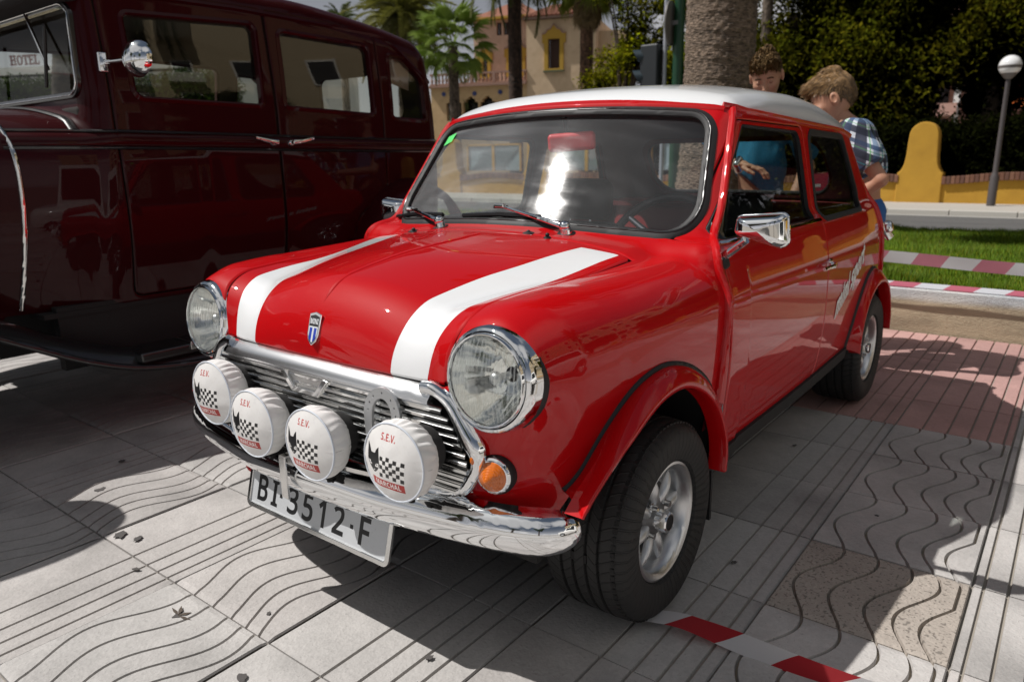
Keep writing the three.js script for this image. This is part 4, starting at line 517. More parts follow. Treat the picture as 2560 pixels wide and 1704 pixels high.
  { const dust = dataTex(512, (i, j) => { const x = (i / 512 - 0.5) / 2 * 2, y = j / 512, px = i / 512, arc = Math.hypot(px - 0.42, y - 0.2), swirl = tnoise(arc * 34, Math.atan2(y - 0.2, px - 0.42) * 3 + 20, 64), fine = tfbm(px + 0.2 * y, y, 8, 5), left = sst(0.72, 0.22, px); return clamp(1 - (0.012 + 0.10 * left * (0.45 + 0.55 * fine) + 0.06 * Math.pow(swirl, 3) * (0.3 + left)), 0, 1); });
    const haze = dataTex(512, (i, j) => { const s = tfbm(i / 512 + j / 1024, j / 512, 6, 5); return clamp(0.03 + 0.17 * Math.pow(s, 2.0) * (0.4 + tfbm(i / 512 * 3, j / 2048, 16, 3)), 0, 1); });
    ws.material = phys([0.92, 0.94, 0.96], 1.0, { transmission: 1, transmissionMap: dust, thickness: 0, ior: 1.52, roughnessMap: haze }); }
  { const dd = (x, y) => wsD(x, y - wsCurve(x)); const P0 = densify(wsPoly, 0.018).map(([x, y]) => { const yy = y + wsCurve(x), q = march(miniSDF, [x, yy + 0.35 * 0.8, zWS(x, yy) + 0.35 * 0.6], [0, -0.8, -0.6], 1.2); return q; });
    const ups = P0.map((q) => q.n.clone()), pts = P0.map((q) => q.p);
    const rub = part('windscreen_rubber', sweep(pts, ups, [[-0.018, -0.012], [0.016, -0.004], [0.016, 0.004], [0.010, 0.0085], [0.002, 0.010], [-0.006, 0.0085], [-0.018, 0.000]].map((q) => [-q[0], q[1]]), { closed: true, crease: 50 }), M.rubber, ws);
    part('bright_insert', sweep(pts.map((p, i) => p.clone().addScaledVector(ups[i], 0.0095)), ups, oval(0.0034, 0.0022, 8), { closed: true, crease: 70 }), M.blackGloss, ws);
    const qs = [[-0.492, 1.163], [-0.452, 1.178], [-0.444, 1.208], [-0.484, 1.196]].map(([x, y]) => V(x, y, zWS(x, y) - 0.004)); const g = new THREE.BufferGeometry().setFromPoints([qs[0], qs[1], qs[2], qs[0], qs[2], qs[3]]); g.computeVertexNormals();
    part('inspection_sticker', g, std([0.06, 0.62, 0.12], 0.6), ws); }
  // rear window
  const rw = part('rear_window', geomM(offsetM(both(rwG), -0.008)), M.glass, mini);
  { const P0 = densify(rwPoly, 0.025).map(([x, y]) => march(miniSDF, [x, y, -2.8], [0, 0, 1], 2)); part('window_rubber', sweep(P0.map((q) => q.p), P0.map((q) => q.n), oval(0.014, 0.009, 8), { closed: true }), M.rubber, rw); }
  // lining: a second skin inside the cabin with the same openings, a little larger
  { let L = meshField((x, y, z) => miniSDF(x, y, z) + 0.026, [-0.03, 0.30, -2.45], [0.74, 1.36, -0.2], 0.022); [, L] = cut(L, (x) => x, 0); [, L] = A(L, (x, y, z) => y - 0.40);
    [, L] = cut(L, wsF, 0.012); [, L] = cut(L, sideF(dwD), 0.006); [, L] = cut(L, sideF(qwD), 0.006); [, L] = cut(L, rwF, 0.01); [L] = A(L, (x, y, z) => z + 0.25);
    const [dark, light] = A(L, (x, y) => y - 0.90); part('roof_lining', geomM(both(light)), M.lining, mini); part('side_trim', geomM(both(dark)), std([0.22, 0.012, 0.016], 0.6), mini); }
  // roof gutter
  for (const sg of [1, -1]) { const pts = [], ups = []; for (let i = 0; i <= 50; i++) { const z = lerp(-0.60, -1.93, i / 50), y = gutY(z) + 0.002, q = onS(y, z); pts.push(V((q.p.x + 0.001) * sg, y, z)); ups.push(V(q.n.x * sg, q.n.y, q.n.z)); }
    part('roof_gutter', sweep(pts, ups, sg > 0 ? [[-0.007, -0.004], [-0.008, 0.010], [-0.004, 0.013], [0.003, 0.009], [0.006, 0.003], [0.006, -0.004]] : [[0.007, -0.004], [0.006, -0.004], [-0.006, 0.003], [-0.003, 0.009], [0.004, 0.013], [0.008, 0.010]].reverse(), { crease: 50 }), M.red, mini); }
  { const pts = [], ups = []; for (let i = 0; i <= 40; i++) { const x = lerp(-0.525, 0.525, i / 40), y = gutY(-0.55) + 0.026 * (1 - (x / 0.54) ** 2) - 0.012; const q = march(miniSDF, [x, y + 0.24, zWS(x, y) + 0.25], [0, -0.69, -0.72], 1); pts.push(q.p); ups.push(q.n); }
    part('screen_rail', sweep(pts, ups, [[-0.016, -0.004], [-0.006, 0.006], [0.006, 0.007], [0.016, -0.004]], { crease: 60 }), M.red, mini); }
  // body seam flange down from the gutter past the windscreen pillar
  for (const sg of [1, -1]) {
    const raw = [[0.545, 1.246, -0.612], [0.565, 1.150, -0.545], [0.582, 1.066, -0.488], [0.600, 0.965, -0.415], [0.618, 0.905, -0.345], [0.643, 0.872, -0.290], [0.664, 0.833, -0.272], [0.683, 0.785, -0.276], [0.690, 0.726, -0.272], [0.690, 0.650, -0.262], [0.688, 0.58, -0.248], [0.684, 0.50, -0.24]];
    const cv = new THREE.CatmullRomCurve3(raw.map((p) => V(...p)), false, 'centripetal').getPoints(60); const pts = [], ups = [];
    for (const p of cv) { let q = p.clone(); for (let k = 0; k < 4; k++) { const g = V(...gradOf(miniSDF, q.x, q.y, q.z, 0.004)); q.addScaledVector(g.clone().normalize(), -miniSDF(q.x, q.y, q.z)); } const n = V(...gradOf(miniSDF, q.x, q.y, q.z, 0.012)).normalize(); const dir = n.clone().add(V(0.35, 0, 0.0)).normalize(); q.x *= sg; dir.x *= sg; pts.push(q); ups.push(dir); }
    part('body_seam', sweep(pts, ups, [[-0.010, -0.005], [-0.009, 0.006], [-0.006, 0.013], [0, 0.0155], [0.006, 0.013], [0.009, 0.006], [0.010, -0.005]], { crease: 60 }), M.red, mini);
    // rear seam
    const rp = [[1.196, -1.87], [1.12, -1.945], [1.03, -2.03], [0.93, -2.10], [0.85, -2.16], [0.74, -2.24], [0.6, -2.31], [0.45, -2.35], [0.34, -2.36]].map(([y, z]) => V(0, y, z)); const c2 = new THREE.CatmullRomCurve3(rp).getPoints(40), p3 = [], u3 = []; for (const p of c2) { const q = onS(p.y, p.z); p3.push(V(q.p.x * sg, q.p.y, q.p.z)); u3.push(V(q.n.x * sg, q.n.y, q.n.z)); }
    part('rear_body_seam', sweep(p3, u3, [[-0.009, -0.004], [-0.007, 0.010], [0, 0.013], [0.007, 0.010], [0.009, -0.004]], { crease: 60 }), M.red, mini);
    // sill strip
    { const pts = [], ups = []; for (let i = 0; i <= 30; i++) { const z = lerp(-0.255, -1.66, i / 30), q = onS(0.335, z); pts.push(V((q.p.x + 0.002) * sg, 0.312, z)); ups.push(V(sg, -0.1, 0)); } part('sill_strip', sweep(pts, ups, [[-0.022, -0.02], [-0.022, 0.006], [0.022, 0.006], [0.022, -0.02]]), M.blackMatt, mini); }
  }
  // wheel-arch extensions
  const archF = { body: [[0.355, 0.452], [0.345, 0.460], [0.323, 0.484], [0.253, 0.566], [0.159, 0.632], [0.062, 0.655], [-0.018, 0.646], [-0.095, 0.618], [-0.180, 0.560], [-0.245, 0.475], [-0.272, 0.40], [-0.272, 0.325]], lip: [[0.428, 0.446], [0.418, 0.456], [0.385, 0.488], [0.293, 0.556], [0.150, 0.615], [0.045, 0.622], [-0.035, 0.602], [-0.120, 0.558], [-0.195, 0.492], [-0.245, 0.41], [-0.258, 0.35], [-0.255, 0.305]], bx: 0.722 };
  const archR = { body: [[-1.655, 0.325], [-1.665, 0.385], [-1.70, 0.465], [-1.755, 0.535], [-1.835, 0.59], [-1.94, 0.618], [-2.04, 0.618], [-2.13, 0.59], [-2.21, 0.53], [-2.265, 0.45], [-2.29, 0.37], [-2.295, 0.325]], lip: [[-1.69, 0.305], [-1.695, 0.37], [-1.72, 0.435], [-1.765, 0.495], [-1.84, 0.545], [-1.94, 0.572], [-2.04, 0.570], [-2.12, 0.545], [-2.19, 0.492], [-2.235, 0.425], [-2.262, 0.36], [-2.265, 0.305]], bx: 0.722 };
  for (const a of [archF, archR]) for (const sg of [1, -1]) {
    const N = 60, cb = new THREE.CatmullRomCurve3(a.body.map(([z, y]) => V(0, y, z))).getPoints(N), cl = new THREE.CatmullRomCurve3(a.lip.map(([z, y]) => V(0, y, z))).getPoints(N), bp = cb.map((p) => onS(p.y, p.z));
    const rows = (v, i) => { const b = bp[i].p, l = cl[i], X = a.bx - 0.028 * sst(0.25, 0.5, l.z); if (v <= 0.8) { const t = v / 0.8, e = Math.sin(t * Math.PI / 2); return [lerp(b.x - 0.004, X, Math.pow(t, 0.8)), lerp(b.y, l.y, t) + 0.012 * Math.sin(t * Math.PI) * (l.y > 0.45 ? 1 : 0.3), lerp(b.z, l.z, t)]; } const t = (v - 0.8) / 0.2, cy = 0.27, cz = a === archF ? 0.06 : -1.98, d = norm2(cz - l.z, cy - l.y); return [X - 0.003 * t - 0.045 * Math.max(0, t - 0.5) * 2, l.y + d[1] * 0.012 * Math.min(1, t * 2), l.z + d[0] * 0.012 * Math.min(1, t * 2)]; };
    const fl = part('wheel_arch', surf((u, v) => { const q = rows(v, Math.round(u * N)); return [q[0] * sg, q[1], q[2]]; }, N, 20, { flip: (sg > 0) === (a === archR) }), M.red, mini);
    part('piping', sweep(bp.map((q) => V((q.p.x + 0.001) * sg, q.p.y, q.p.z)), bp.map((q) => V(q.n.x * sg, q.n.y, q.n.z)), [[-0.009, -0.004], [-0.008, 0.004], [0, 0.0075], [0.008, 0.004], [0.009, -0.004]], { crease: 60 }), M.rubber, fl);
    part('wheel_housing', surf((u, v) => { const b = bp[Math.round(u * N)].p, l = cl[Math.round(u * N)], z = lerp(b.z, l.z, 0.15), y = lerp(b.y, l.y, 0.15); return [sg * lerp(b.x - 0.02, 0.36, v), y, z]; }, N, 3, {}), M.blackMatt, mini);
  }
  part('underbody', [box(1.29, 0.02, 1.30, 0, 0.312, -0.98), box(1.2, 0.02, 2.6, 0, 0.24, -1.05), box(0.70, 0.32, 2.5, 0, 0.42, -1.0), box(1.1, 0.3, 0.02, 0, 0.42, 0.36)], M.blackMatt, mini);

  // ----- front: grille, lamps, bumper, plate -----
  const gr = new THREE.Group(); gr.name = 'grille'; mini.add(gr);
  { const gz = (x) => 0.490 - 0.11 * x * x, gw = spline([[0.43, 0.385], [0.446, 0.412], [0.464, 0.432], [0.49, 0.447], [0.515, 0.456], [0.545, 0.452], [0.578, 0.434], [0.612, 0.410], [0.629, 0.392], [0.66, 0.36]]);
    const back = []; for (const [x, y] of [[-0.355, 0.655], [-0.44, 0.55], [-0.44, 0.48], [-0.40, 0.44], [0.40, 0.44], [0.44, 0.48], [0.44, 0.55], [0.355, 0.655]]) back.push([x, y]);
    part('grille_backing', surf((u, v) => { const y = lerp(0.42, 0.665, v), w = gw(y) + 0.03, x = lerp(-w, w, u); return [x, y, gz(x) - 0.012]; }, 24, 8), std([0.012, 0.011, 0.010], 0.8), gr);
    for (let i = 0; i < 11; i++) { const y = lerp(0.626, 0.458, i / 10), w = gw(y) + 0.004, pts = [], n = 24; for (let k = 0; k <= n; k++) { const x = lerp(-w, w, k / n); pts.push(V(x, y - 0.010 * (x / 0.45) ** 2 + 0.002, gz(x) + 0.013)); }
      part('slat', sweep(pts, () => V(0, 1, 0), [[-0.012, -0.003], [0.001, -0.0070], [0.0070, -0.0042], [0.0078, 0.0022], [0.001, 0.0072], [-0.012, 0.0070]], { crease: 50 }), M.worn, gr); }
    // bright rail on the bonnet lip
    { const pts = [], ups = []; for (let k = 0; k <= 30; k++) { const x = lerp(-0.366, 0.366, k / 30), q = onF(x, 0.672); pts.push(V(x, 0.656 - 0.006 * (x / 0.36) ** 2, q.p.z + 0.004)); ups.push(V(0, 0.77, 0.64)); }
      part('bonnet_rail', sweep(pts, ups, [[0.026, -0.016], [0.028, 0.000], [0.024, 0.0045], [0.0, 0.0075], [-0.022, 0.0055], [-0.0265, 0.001], [-0.0265, -0.010]], { crease: 45 }), M.rail, gr); }
    // surround
    const half = [[0.345, 0.662], [0.372, 0.662], [0.408, 0.645], [0.434, 0.612], [0.455, 0.578], [0.476, 0.545], [0.478, 0.515], [0.464, 0.485], [0.445, 0.458], [0.415, 0.442], [0.37, 0.436], [0.2, 0.428], [0, 0.425]];
    for (const sg of [1, -1]) { const c = new THREE.CatmullRomCurve3(half.map(([x, y]) => V(x * sg, y, gz(x) + 0.012)), false, 'centripetal').getPoints(80); part('grille_surround', sweep(c, () => V(0, 0, 1), [[-0.016, -0.01], [-0.015, 0.003], [-0.006, 0.0105], [0.006, 0.0105], [0.015, 0.003], [0.016, -0.01]], { crease: 50, scale: (t) => 0.85 + 0.5 * Math.exp(-(((t - 0.36) / 0.1) ** 2)) - 0.4 * sst(0.6, 0.9, t) }), M.chrome, gr);
      part('amber_jewel', tf(new THREE.SphereGeometry(0.009, 16, 12), 0.477 * sg, 0.532, gz(0.477) + 0.022, 0, 0, 0, [0.6, 1, 0.5]), M.amber, gr); }
    // winged ornament in the middle of the top slats
    { const z0 = 0.505, em = [[-0.098, 0.632], [-0.060, 0.590], [0.034, 0.590], [0.072, 0.632], [0.058, 0.634], [0.028, 0.600], [-0.054, 0.600], [-0.084, 0.634]].map(([x, y]) => [x + 0.0, y]);
      part('grille_ornament', tf(extr(em, 0.012, 0.002), 0, 0, z0), M.worn, gr); part('ornament_panel', tf(extr([[-0.080, 0.634], [-0.052, 0.602], [0.026, 0.602], [0.054, 0.634]], 0.004), 0, 0, z0 + 0.001), std([0.42, 0.41, 0.40], 0.4, { metalness: 0.9 }), gr); }
    // horseshoe tied to the grille
    { const o = [], inn = []; for (let i = 0; i <= 24; i++) { const a = lerp(-0.32, Math.PI + 0.32, i / 24), rx = 0.052 * (1 - 0.10 * sst(0.0, -0.3, Math.sin(a))), ry = 0.062; o.push([Math.cos(a) * rx, Math.sin(a) * ry + (Math.sin(a) < 0 ? Math.sin(a) * 0.09 : 0)]); inn.push([Math.cos(a) * 0.030, Math.sin(a) * 0.040 + (Math.sin(a) < 0 ? Math.sin(a) * 0.12 : 0)]); }
      const holes = []; for (const a of [0.15, 0.5, 0.9, 1.57, 2.24, 2.64, 2.99]) holes.push(Array.from({ length: 8 }, (_, k) => [Math.cos(a) * 0.041 + Math.cos(k * Math.PI / 4) * 0.0032, Math.sin(a) * 0.051 + Math.sin(k * Math.PI / 4) * 0.0042]));
      part('horseshoe', tf(extr([...o, ...inn.reverse()], 0.006, 0.0015, holes), 0.252, 0.588, 0.513, -0.08, 0.05, -0.02), std([0.52, 0.53, 0.54], 0.4, { metalness: 0.85 }), gr); } }
  // headlamps
  const lampTex = dataTex(256, (i, j) => { const x = i / 256, y = j / 256, c = Math.hypot(x - 0.5, y - 0.5); return 0.5 + 0.5 * Math.sin(x * 2 * Math.PI * (c < 0.22 ? 18 : 30)) * (0.4 + 0.6 * tnoise(x * 6, y * 6, 6)); });
  for (const sg of [1, -1]) {
    const h = new THREE.Group(); h.name = 'headlamp'; h.position.set(0.502 * sg, 0.697, 0.446); h.rotation.set(-0.10, 0.03 * sg, 0); mini.add(h);
    const up = (g) => tf(g, 0, 0, 0, Math.PI / 2, 0, 0);
    part('bezel', up(lathe([[0.0945, 0.012], [0.0955, 0.021], [0.0975, 0.0245], [0.102, 0.0225], [0.1065, 0.015], [0.1095, 0.004], [0.1105, -0.010], [0.1108, -0.022]], 72, 50)), M.chrome, h);
    part('bezel_rubber', up(lathe([[0.1105, -0.014], [0.1125, -0.017], [0.1125, -0.032], [0.104, -0.032]], 64)), M.rubber, h);
    part('inner_ring', up(lathe([[0.088, 0.026], [0.0895, 0.030], [0.092, 0.0305], [0.0945, 0.026], [0.0945, 0.006], [0.090, 0.002]], 64, 50)), M.chrome, h);
    const bowl = []; for (let i = 0; i <= 12; i++) { const t = i / 12; bowl.push([0.016 + 0.073 * Math.sqrt(t), -0.065 + 0.085 * t]); }
    part('reflector', up(lathe(bowl, 48, 60)), std([0.9, 0.9, 0.88], 0.10, { metalness: 1 }), h);
    part('bulb', merge([up(tf(cyl(0.008, 0.008, 0.04, 16), 0, -0.035, 0)), up(tf(new THREE.SphereGeometry(0.0145, 20, 12, 0, 7, 0, 1.5), 0, -0.012, 0))]), M.alloyMatt, h);
    const dome = []; for (let i = 0; i <= 10; i++) { const t = i / 10; dome.push([0.0885 * (1 - t), 0.026 + 0.016 * (1 - (1 - t) ** 2)]); }
    const lg = up(lathe(dome, 64, 60)), ps = lg.attributes.position, uv = lg.attributes.uv; for (let i = 0; i < uv.count; i++) uv.setXY(i, ps.getX(i) / 0.18 + 0.5, ps.getY(i) / 0.18 + 0.5);
    part('lens', lg, phys([0.97, 0.98, 0.97], 0.06, { transmission: 1, thickness: 0, ior: 1.5, bumpMap: lampTex, bumpScale: 0.0016 }), h);
    // ribs moulded in the lens
    const ribs = []; for (let i = -9; i <= 9; i++) { const x = i * 0.0088, hh = Math.sqrt(Math.max(0, 0.084 ** 2 - x * x)), zz = (yy) => 0.0268 + 0.0155 * (1 - ((x * x + yy * yy) / 0.0885 ** 2)); const top = Math.abs(i) < 4 ? 0.018 : -hh; const seg = (y0, y1) => { const pts = []; for (let k = 0; k <= 8; k++) { const yy = lerp(y0, y1, k / 8); pts.push(V(x + 0.003 * Math.sin(yy * 30 + i), yy, zz(yy) - 0.0006)); } return sweep(pts, () => V(0, 0, 1), oval(0.0020, 0.0012, 6), { crease: 70 }); }; if (hh > 0.02) { ribs.push(seg(top, hh)); if (Math.abs(i) < 4) ribs.push(seg(-hh, -0.03)); } }
    part('lens_ribs', ribs, phys([0.95, 0.96, 0.95], 0.05, { transmission: 0.92, thickness: 0, ior: 1.5 }), h);
    // front indicator
    const q = onF(0.505, 0.497), ind = new THREE.Group(); ind.name = 'indicator'; ind.position.set(q.p.x * sg, q.p.y, q.p.z - 0.004); ind.rotation.set(-0.02, 0.22 * sg, 0); mini.add(ind);
    part('indicator_base', up(lathe([[0.043, -0.01], [0.044, 0.004], [0.040, 0.012], [0.030, 0.012]], 48)), M.rubber, ind); part('indicator_ring', up(lathe([[0.038, 0.009], [0.0385, 0.016], [0.035, 0.020], [0.031, 0.020], [0.030, 0.010]], 48, 60)), M.chrome, ind);
    const st = [[0.0325, 0.014]]; for (let k = 0; k < 7; k++) { const r = 0.0315 - k * 0.0041, z = 0.022 + k * 0.0042; st.push([r, z], [r - 0.0012, z + 0.0018], [r - 0.0034, z + 0.0032]); } st.push([0, 0.0515]); part('lens', up(lathe(st, 48, 18)), M.amber, ind);
  }
  // bumper
  const bmp = new THREE.Group(); bmp.name = 'bumper'; mini.add(bmp);
  { const bz = spline([[0, 0.552], [0.2, 0.545], [0.38, 0.523], [0.5, 0.504], [0.58, 0.482], [0.63, 0.455], [0.655, 0.425], [0.67, 0.385]]); const pts = []; const xs = []; for (let i = 0; i <= 120; i++) { const a = lerp(-1, 1, i / 120); xs.push(Math.sign(a) * (0.662 * (1 - (1 - Math.abs(a)) ** 1.25))); } for (const x of xs) pts.push(V(x, 0.385 + 0.012 * (x / 0.7) ** 2, bz(Math.abs(x)) - 0.03));
    const pr = []; for (let k = 0; k <= 14; k++) { const a = lerp(-Math.PI / 2, Math.PI / 2, k / 14); pr.push([Math.pow(Math.cos(a), 0.8) * 0.040, Math.sin(a) * 0.046]); } pr.push([-0.012, 0.049], [-0.014, 0.042], [0.01, 0.0], [-0.014, -0.042], [-0.012, -0.049]);
    part('bumper_blade', sweep(pts, () => V(0, 1, 0), pr, { crease: 62, scale: (t) => { const d = Math.min(t, 1 - t) / 0.07; return d >= 1 ? 1 : Math.sqrt(1 - (1 - d) ** 2) * 0.75 + 0.25; } }), M.chrome, bmp);
    part('bumper_lip', sweep(pts.map((p) => V(p.x * 0.80, p.y + 0.044, p.z - 0.045)), () => V(0, 1, 0), [[-0.03, -0.003], [0.03, -0.003], [0.03, 0.003], [-0.03, 0.003]]), M.worn, bmp);
    part('bumper_strap', merge([box(0.024, 0.105, 0.006, -0.045, 0.388, 0.573, 0.002), box(0.024, 0.006, 0.05, -0.045, 0.441, 0.55, 0.002)]), M.worn, bmp); }
  // number plate
  const pl = new THREE.Group(); pl.name = 'number_plate'; pl.position.set(0, 0.298, 0.524); pl.rotation.x = -0.26; mini.add(pl);
  { const W = 0.535, H = 0.113; const t = canvasTex(1600, 338, (c, w, h) => { c.fillStyle = '#c4c7ca'; c.fillRect(0, 0, w, h); for (let i = 0; i < 400; i++) { c.fillStyle = `rgba(90,80,70,${0.02 + 0.05 * rnd()})`; c.beginPath(); c.arc(rnd() * w, rnd() * h, 1 + rnd() * 5, 0, 7); c.fill(); }
      c.fillStyle = '#17181a'; c.font = '300px sans-serif'; c.textBaseline = 'alphabetic'; const put = (s, x, sx) => { c.save(); c.translate(x, 280); c.scale(sx, 1.0); c.fillText(s, 0, 0); c.restore(); }; c.lineWidth = 15; c.strokeStyle = '#17181a';
      const both2 = (s, x, sx) => { put(s, x, sx); c.save(); c.translate(x, 280); c.scale(sx, 1.0); c.strokeText(s, 0, 0); c.restore(); };
      both2('B', 70, 0.82); both2('I', 262, 0.9); c.fillRect(372, 160, 34, 34); let x = 470; for (const d of '3512') { both2(d, x, 0.84); x += 178; } c.fillRect(x + 16, 160, 34, 34); both2('F', x + 96, 0.86); });
    const fr = roundPoly([[-W / 2, -H / 2], [W / 2, -H / 2], [W / 2, H / 2], [-W / 2, H / 2]], 0.016, 5), inn = roundPoly([[-W / 2 + 0.009, -H / 2 + 0.009], [W / 2 - 0.009, -H / 2 + 0.009], [W / 2 - 0.009, H / 2 - 0.009], [-W / 2 + 0.009, H / 2 - 0.009]], 0.008, 5);
    part('plate_frame', tf(extr(fr, 0.006, 0.0015, [inn]), 0, 0, 0), M.worn, pl);
    const g = new THREE.PlaneGeometry(W - 0.014, H - 0.014); g.translate(0, 0, 0.003); part('plate_face', g, std('#ffffff', 0.38, { map: t, metalness: 0.15 }), pl); part('plate_back', box(W - 0.02, H - 0.02, 0.004, 0, 0, -0.002), M.blackMatt, pl); }
  part('tow_eye', tf(new THREE.TorusGeometry(0.018, 0.006, 8, 20), -0.285, 0.335, 0.50, 0, 0.6, 0), M.red, mini);
  // lamp bar and four covered driving lamps
  part('lamp_bar', sweep(Array.from({ length: 25 }, (_, i) => V(lerp(-0.43, 0.47, i / 24), 0.448, 0.535 - 0.09 * Math.abs(lerp(-0.43, 0.47, i / 24)) ** 2 / 0.2)), () => V(0, 1, 0), [[-0.014, -0.005], [0.014, -0.005], [0.014, 0.005], [-0.014, 0.005]]), M.worn, mini);
  const print = canvasTex(768, 768, (c, w, h) => {
    c.fillStyle = '#e6e4e2'; c.fillRect(0, 0, w, h); for (let i = 0; i < 260; i++) { c.fillStyle = `rgba(120,110,100,${0.01 + 0.02 * rnd()})`; c.beginPath(); c.ellipse(rnd() * w, rnd() * h, 4 + rnd() * 40, 3 + rnd() * 12, rnd() * 3, 0, 7); c.fill(); }
    c.translate(-38, -34);
    c.fillStyle = '#b5201c'; c.textAlign = 'center'; c.font = 'bold 84px sans-serif'; c.save(); c.translate(w / 2 + 20, 200); c.scale(0.9, 1.1); c.fillText('S.E.V.', 0, 0); c.restore();
    c.fillStyle = '#131315'; // cat mask
    c.beginPath(); c.moveTo(118, 258); c.quadraticCurveTo(160, 300, 178, 350); c.quadraticCurveTo(215, 352, 246, 342); c.quadraticCurveTo(262, 300, 300, 276); c.lineTo(312, 430); c.quadraticCurveTo(300, 510, 222, 542); c.quadraticCurveTo(140, 500, 120, 430); c.closePath(); c.fill();
    c.fillStyle = '#efedea'; c.beginPath(); c.moveTo(132, 436); c.quadraticCurveTo(170, 436, 186, 476); c.lineTo(150, 476); c.closePath(); c.fill(); c.beginPath(); c.moveTo(300, 440); c.quadraticCurveTo(252, 436, 240, 480); c.lineTo(290, 478); c.closePath(); c.fill();
    c.fillStyle = '#131315'; c.fillRect(160, 448, 16, 16); c.fillRect(262, 450, 18, 16); c.fillStyle = '#efedea'; c.beginPath(); c.moveTo(205, 512); c.lineTo(236, 512); c.lineTo(222, 526); c.fill();
    const fx = 322, fy = 352, cw = 42, chh = 42; for (let a = 0; a < 7; a++) for (let b = 0; b < 5; b++) { const sl = 20 * Math.sin(a * 0.9) + (b - 2) * 0; const x0 = fx + a * cw + b * -4 + (a > 5 ? 6 : 0), y0 = fy + b * chh - sl * 0.5; c.fillStyle = (a + b) % 2 ? '#efedea' : '#131315'; c.beginPath(); c.moveTo(x0, y0); c.lineTo(x0 + cw, y0 + (a % 2 ? -3 : 3)); c.lineTo(x0 + cw - 4, y0 + chh); c.lineTo(x0 - 4, y0 + chh); c.closePath(); c.fill(); }
    c.strokeStyle = '#131315'; c.lineWidth = 3; c.strokeRect(fx - 10, fy - 6, 0.1, 0.1);
    c.fillStyle = '#b5261e'; c.fillRect(178, 588, 420, 84); c.fillStyle = '#f3efec'; c.font = 'bold 72px sans-serif'; c.save(); c.translate(388, 656); c.scale(0.98, 1.05); c.fillText('MARCHAL', 0, 0, 400); c.restore();
  });
  const vinyl = phys('#ffffff', 0.38, { map: print, clearcoat: 0.3, clearcoatRoughness: 0.35 }), vinylW = phys([0.74, 0.73, 0.715], 0.42, { clearcoat: 0.25, clearcoatRoughness: 0.4 });
  [[-0.300, 0.556, 0.588, 0.06], [-0.112, 0.518, 0.602, 0.02], [0.106, 0.516, 0.602, 0.0], [0.372, 0.542, 0.602, -0.02]].forEach(([x, y, z, rz], n) => {
    const l = new THREE.Group(); l.name = 'driving_lamp'; l.position.set(x, y, z); l.rotation.set(-0.02, 0.03, rz); mini.add(l); const R = 0.080, s0 = n * 3.7;
    const fr = new THREE.CircleGeometry(R, 64, 0); const gg = surf((u, v) => { const a = u * 2 * Math.PI, r = R * v, px = Math.cos(a) * r, py = Math.sin(a) * r; return [px, py, 0.017 * (1 - v * v) + 0.0022 * (noise3(px * 40 + s0, py * 40, s0) - 0.5) + 0.0006 * Math.sin(a * 31 + s0) * v ** 6]; }, 72, 14); const ps = gg.attributes.position, uv = gg.attributes.uv; for (let i = 0; i < uv.count; i++) uv.setXY(i, ps.getX(i) / (2 * R * 1.02) + 0.5, ps.getY(i) / (2 * R * 1.02) + 0.5);
    part('print_panel', gg, vinyl, l);
    part('cover_side', surf((u, v) => { const a = u * 2 * Math.PI, t = v, pucker = (0.0016 + 0.0022 * t) * (Math.sin(a * 27 + 9 * noise3(Math.cos(a) * 2.2 + s0, Math.sin(a) * 2.2, t * 1.2)) * (noise3(Math.cos(a) * 4 + s0, Math.sin(a) * 4, t * 2) * 1.5 - 0.2)) * Math.sin(Math.min(1, t * 1.3) * Math.PI * 0.8 + 0.25), r = R + 0.0035 * Math.sin(t * Math.PI) - 0.022 * Math.pow(t, 3) + pucker + 0.002 * (noise3(a * 3, t * 4, s0) - 0.5); return [Math.cos(a) * r, Math.sin(a) * r, -0.066 * t - 0.001]; }, 216, 14, { flip: true }), vinylW, l);
    part('cover_piping', tf(new THREE.TorusGeometry(R + 0.0003, 0.0022, 8, 72), 0, 0, 0), std([0.60, 0.64, 0.70], 0.5), l);
    part('lamp_shell', tf(lathe([[0.058, 0.0], [0.05, -0.035], [0.02, -0.05], [0, -0.05]], 32), 0, 0, -0.064, Math.PI / 2, 0, 0), M.blackMatt, l);
    part('lamp_foot', merge([box(0.034, 0.022, 0.04, 0.0, -0.080, -0.050, 0.003), cyl(0.007, 0.007, 0.03, 10).translate(0, -0.088, -0.050)]), M.blackMatt, l);
  });
  // wipers, washer jets
  [[0.226, 0.040, -0.40], [-0.258, -0.22, -0.33]].forEach(([px, tx, len], i) => {
    const w = new THREE.Group(); w.name = 'wiper'; mini.add(w); const q = on(px, -0.232), base = q.p.clone().addScaledVector(q.n, 0.004);
    const S = (x, y, o) => V(x, y, zWS(x, y) - 0.0).addScaledVector(V(0, 0.6, 0.8), o);
    const tip = i ? S(-0.47, 0.938, 0.026) : S(-0.035, 0.962, 0.026), mid = base.clone().add(V(-0.03, 0.022, 0.0));
    part('spindle', merge([rod(base.clone().addScaledVector(q.n, -0.012), base.clone().addScaledVector(q.n, 0.010), 0.019, 0.015, 20), tf(new THREE.SphereGeometry(0.0165, 20, 14), base.x - 0.006, base.y + 0.016, base.z)]), M.chrome, w);
    part('spindle_gasket', rod(base.clone().addScaledVector(q.n, -0.008), base.clone().addScaledVector(q.n, -0.002), 0.028, 0.026, 20), M.rubber, w);
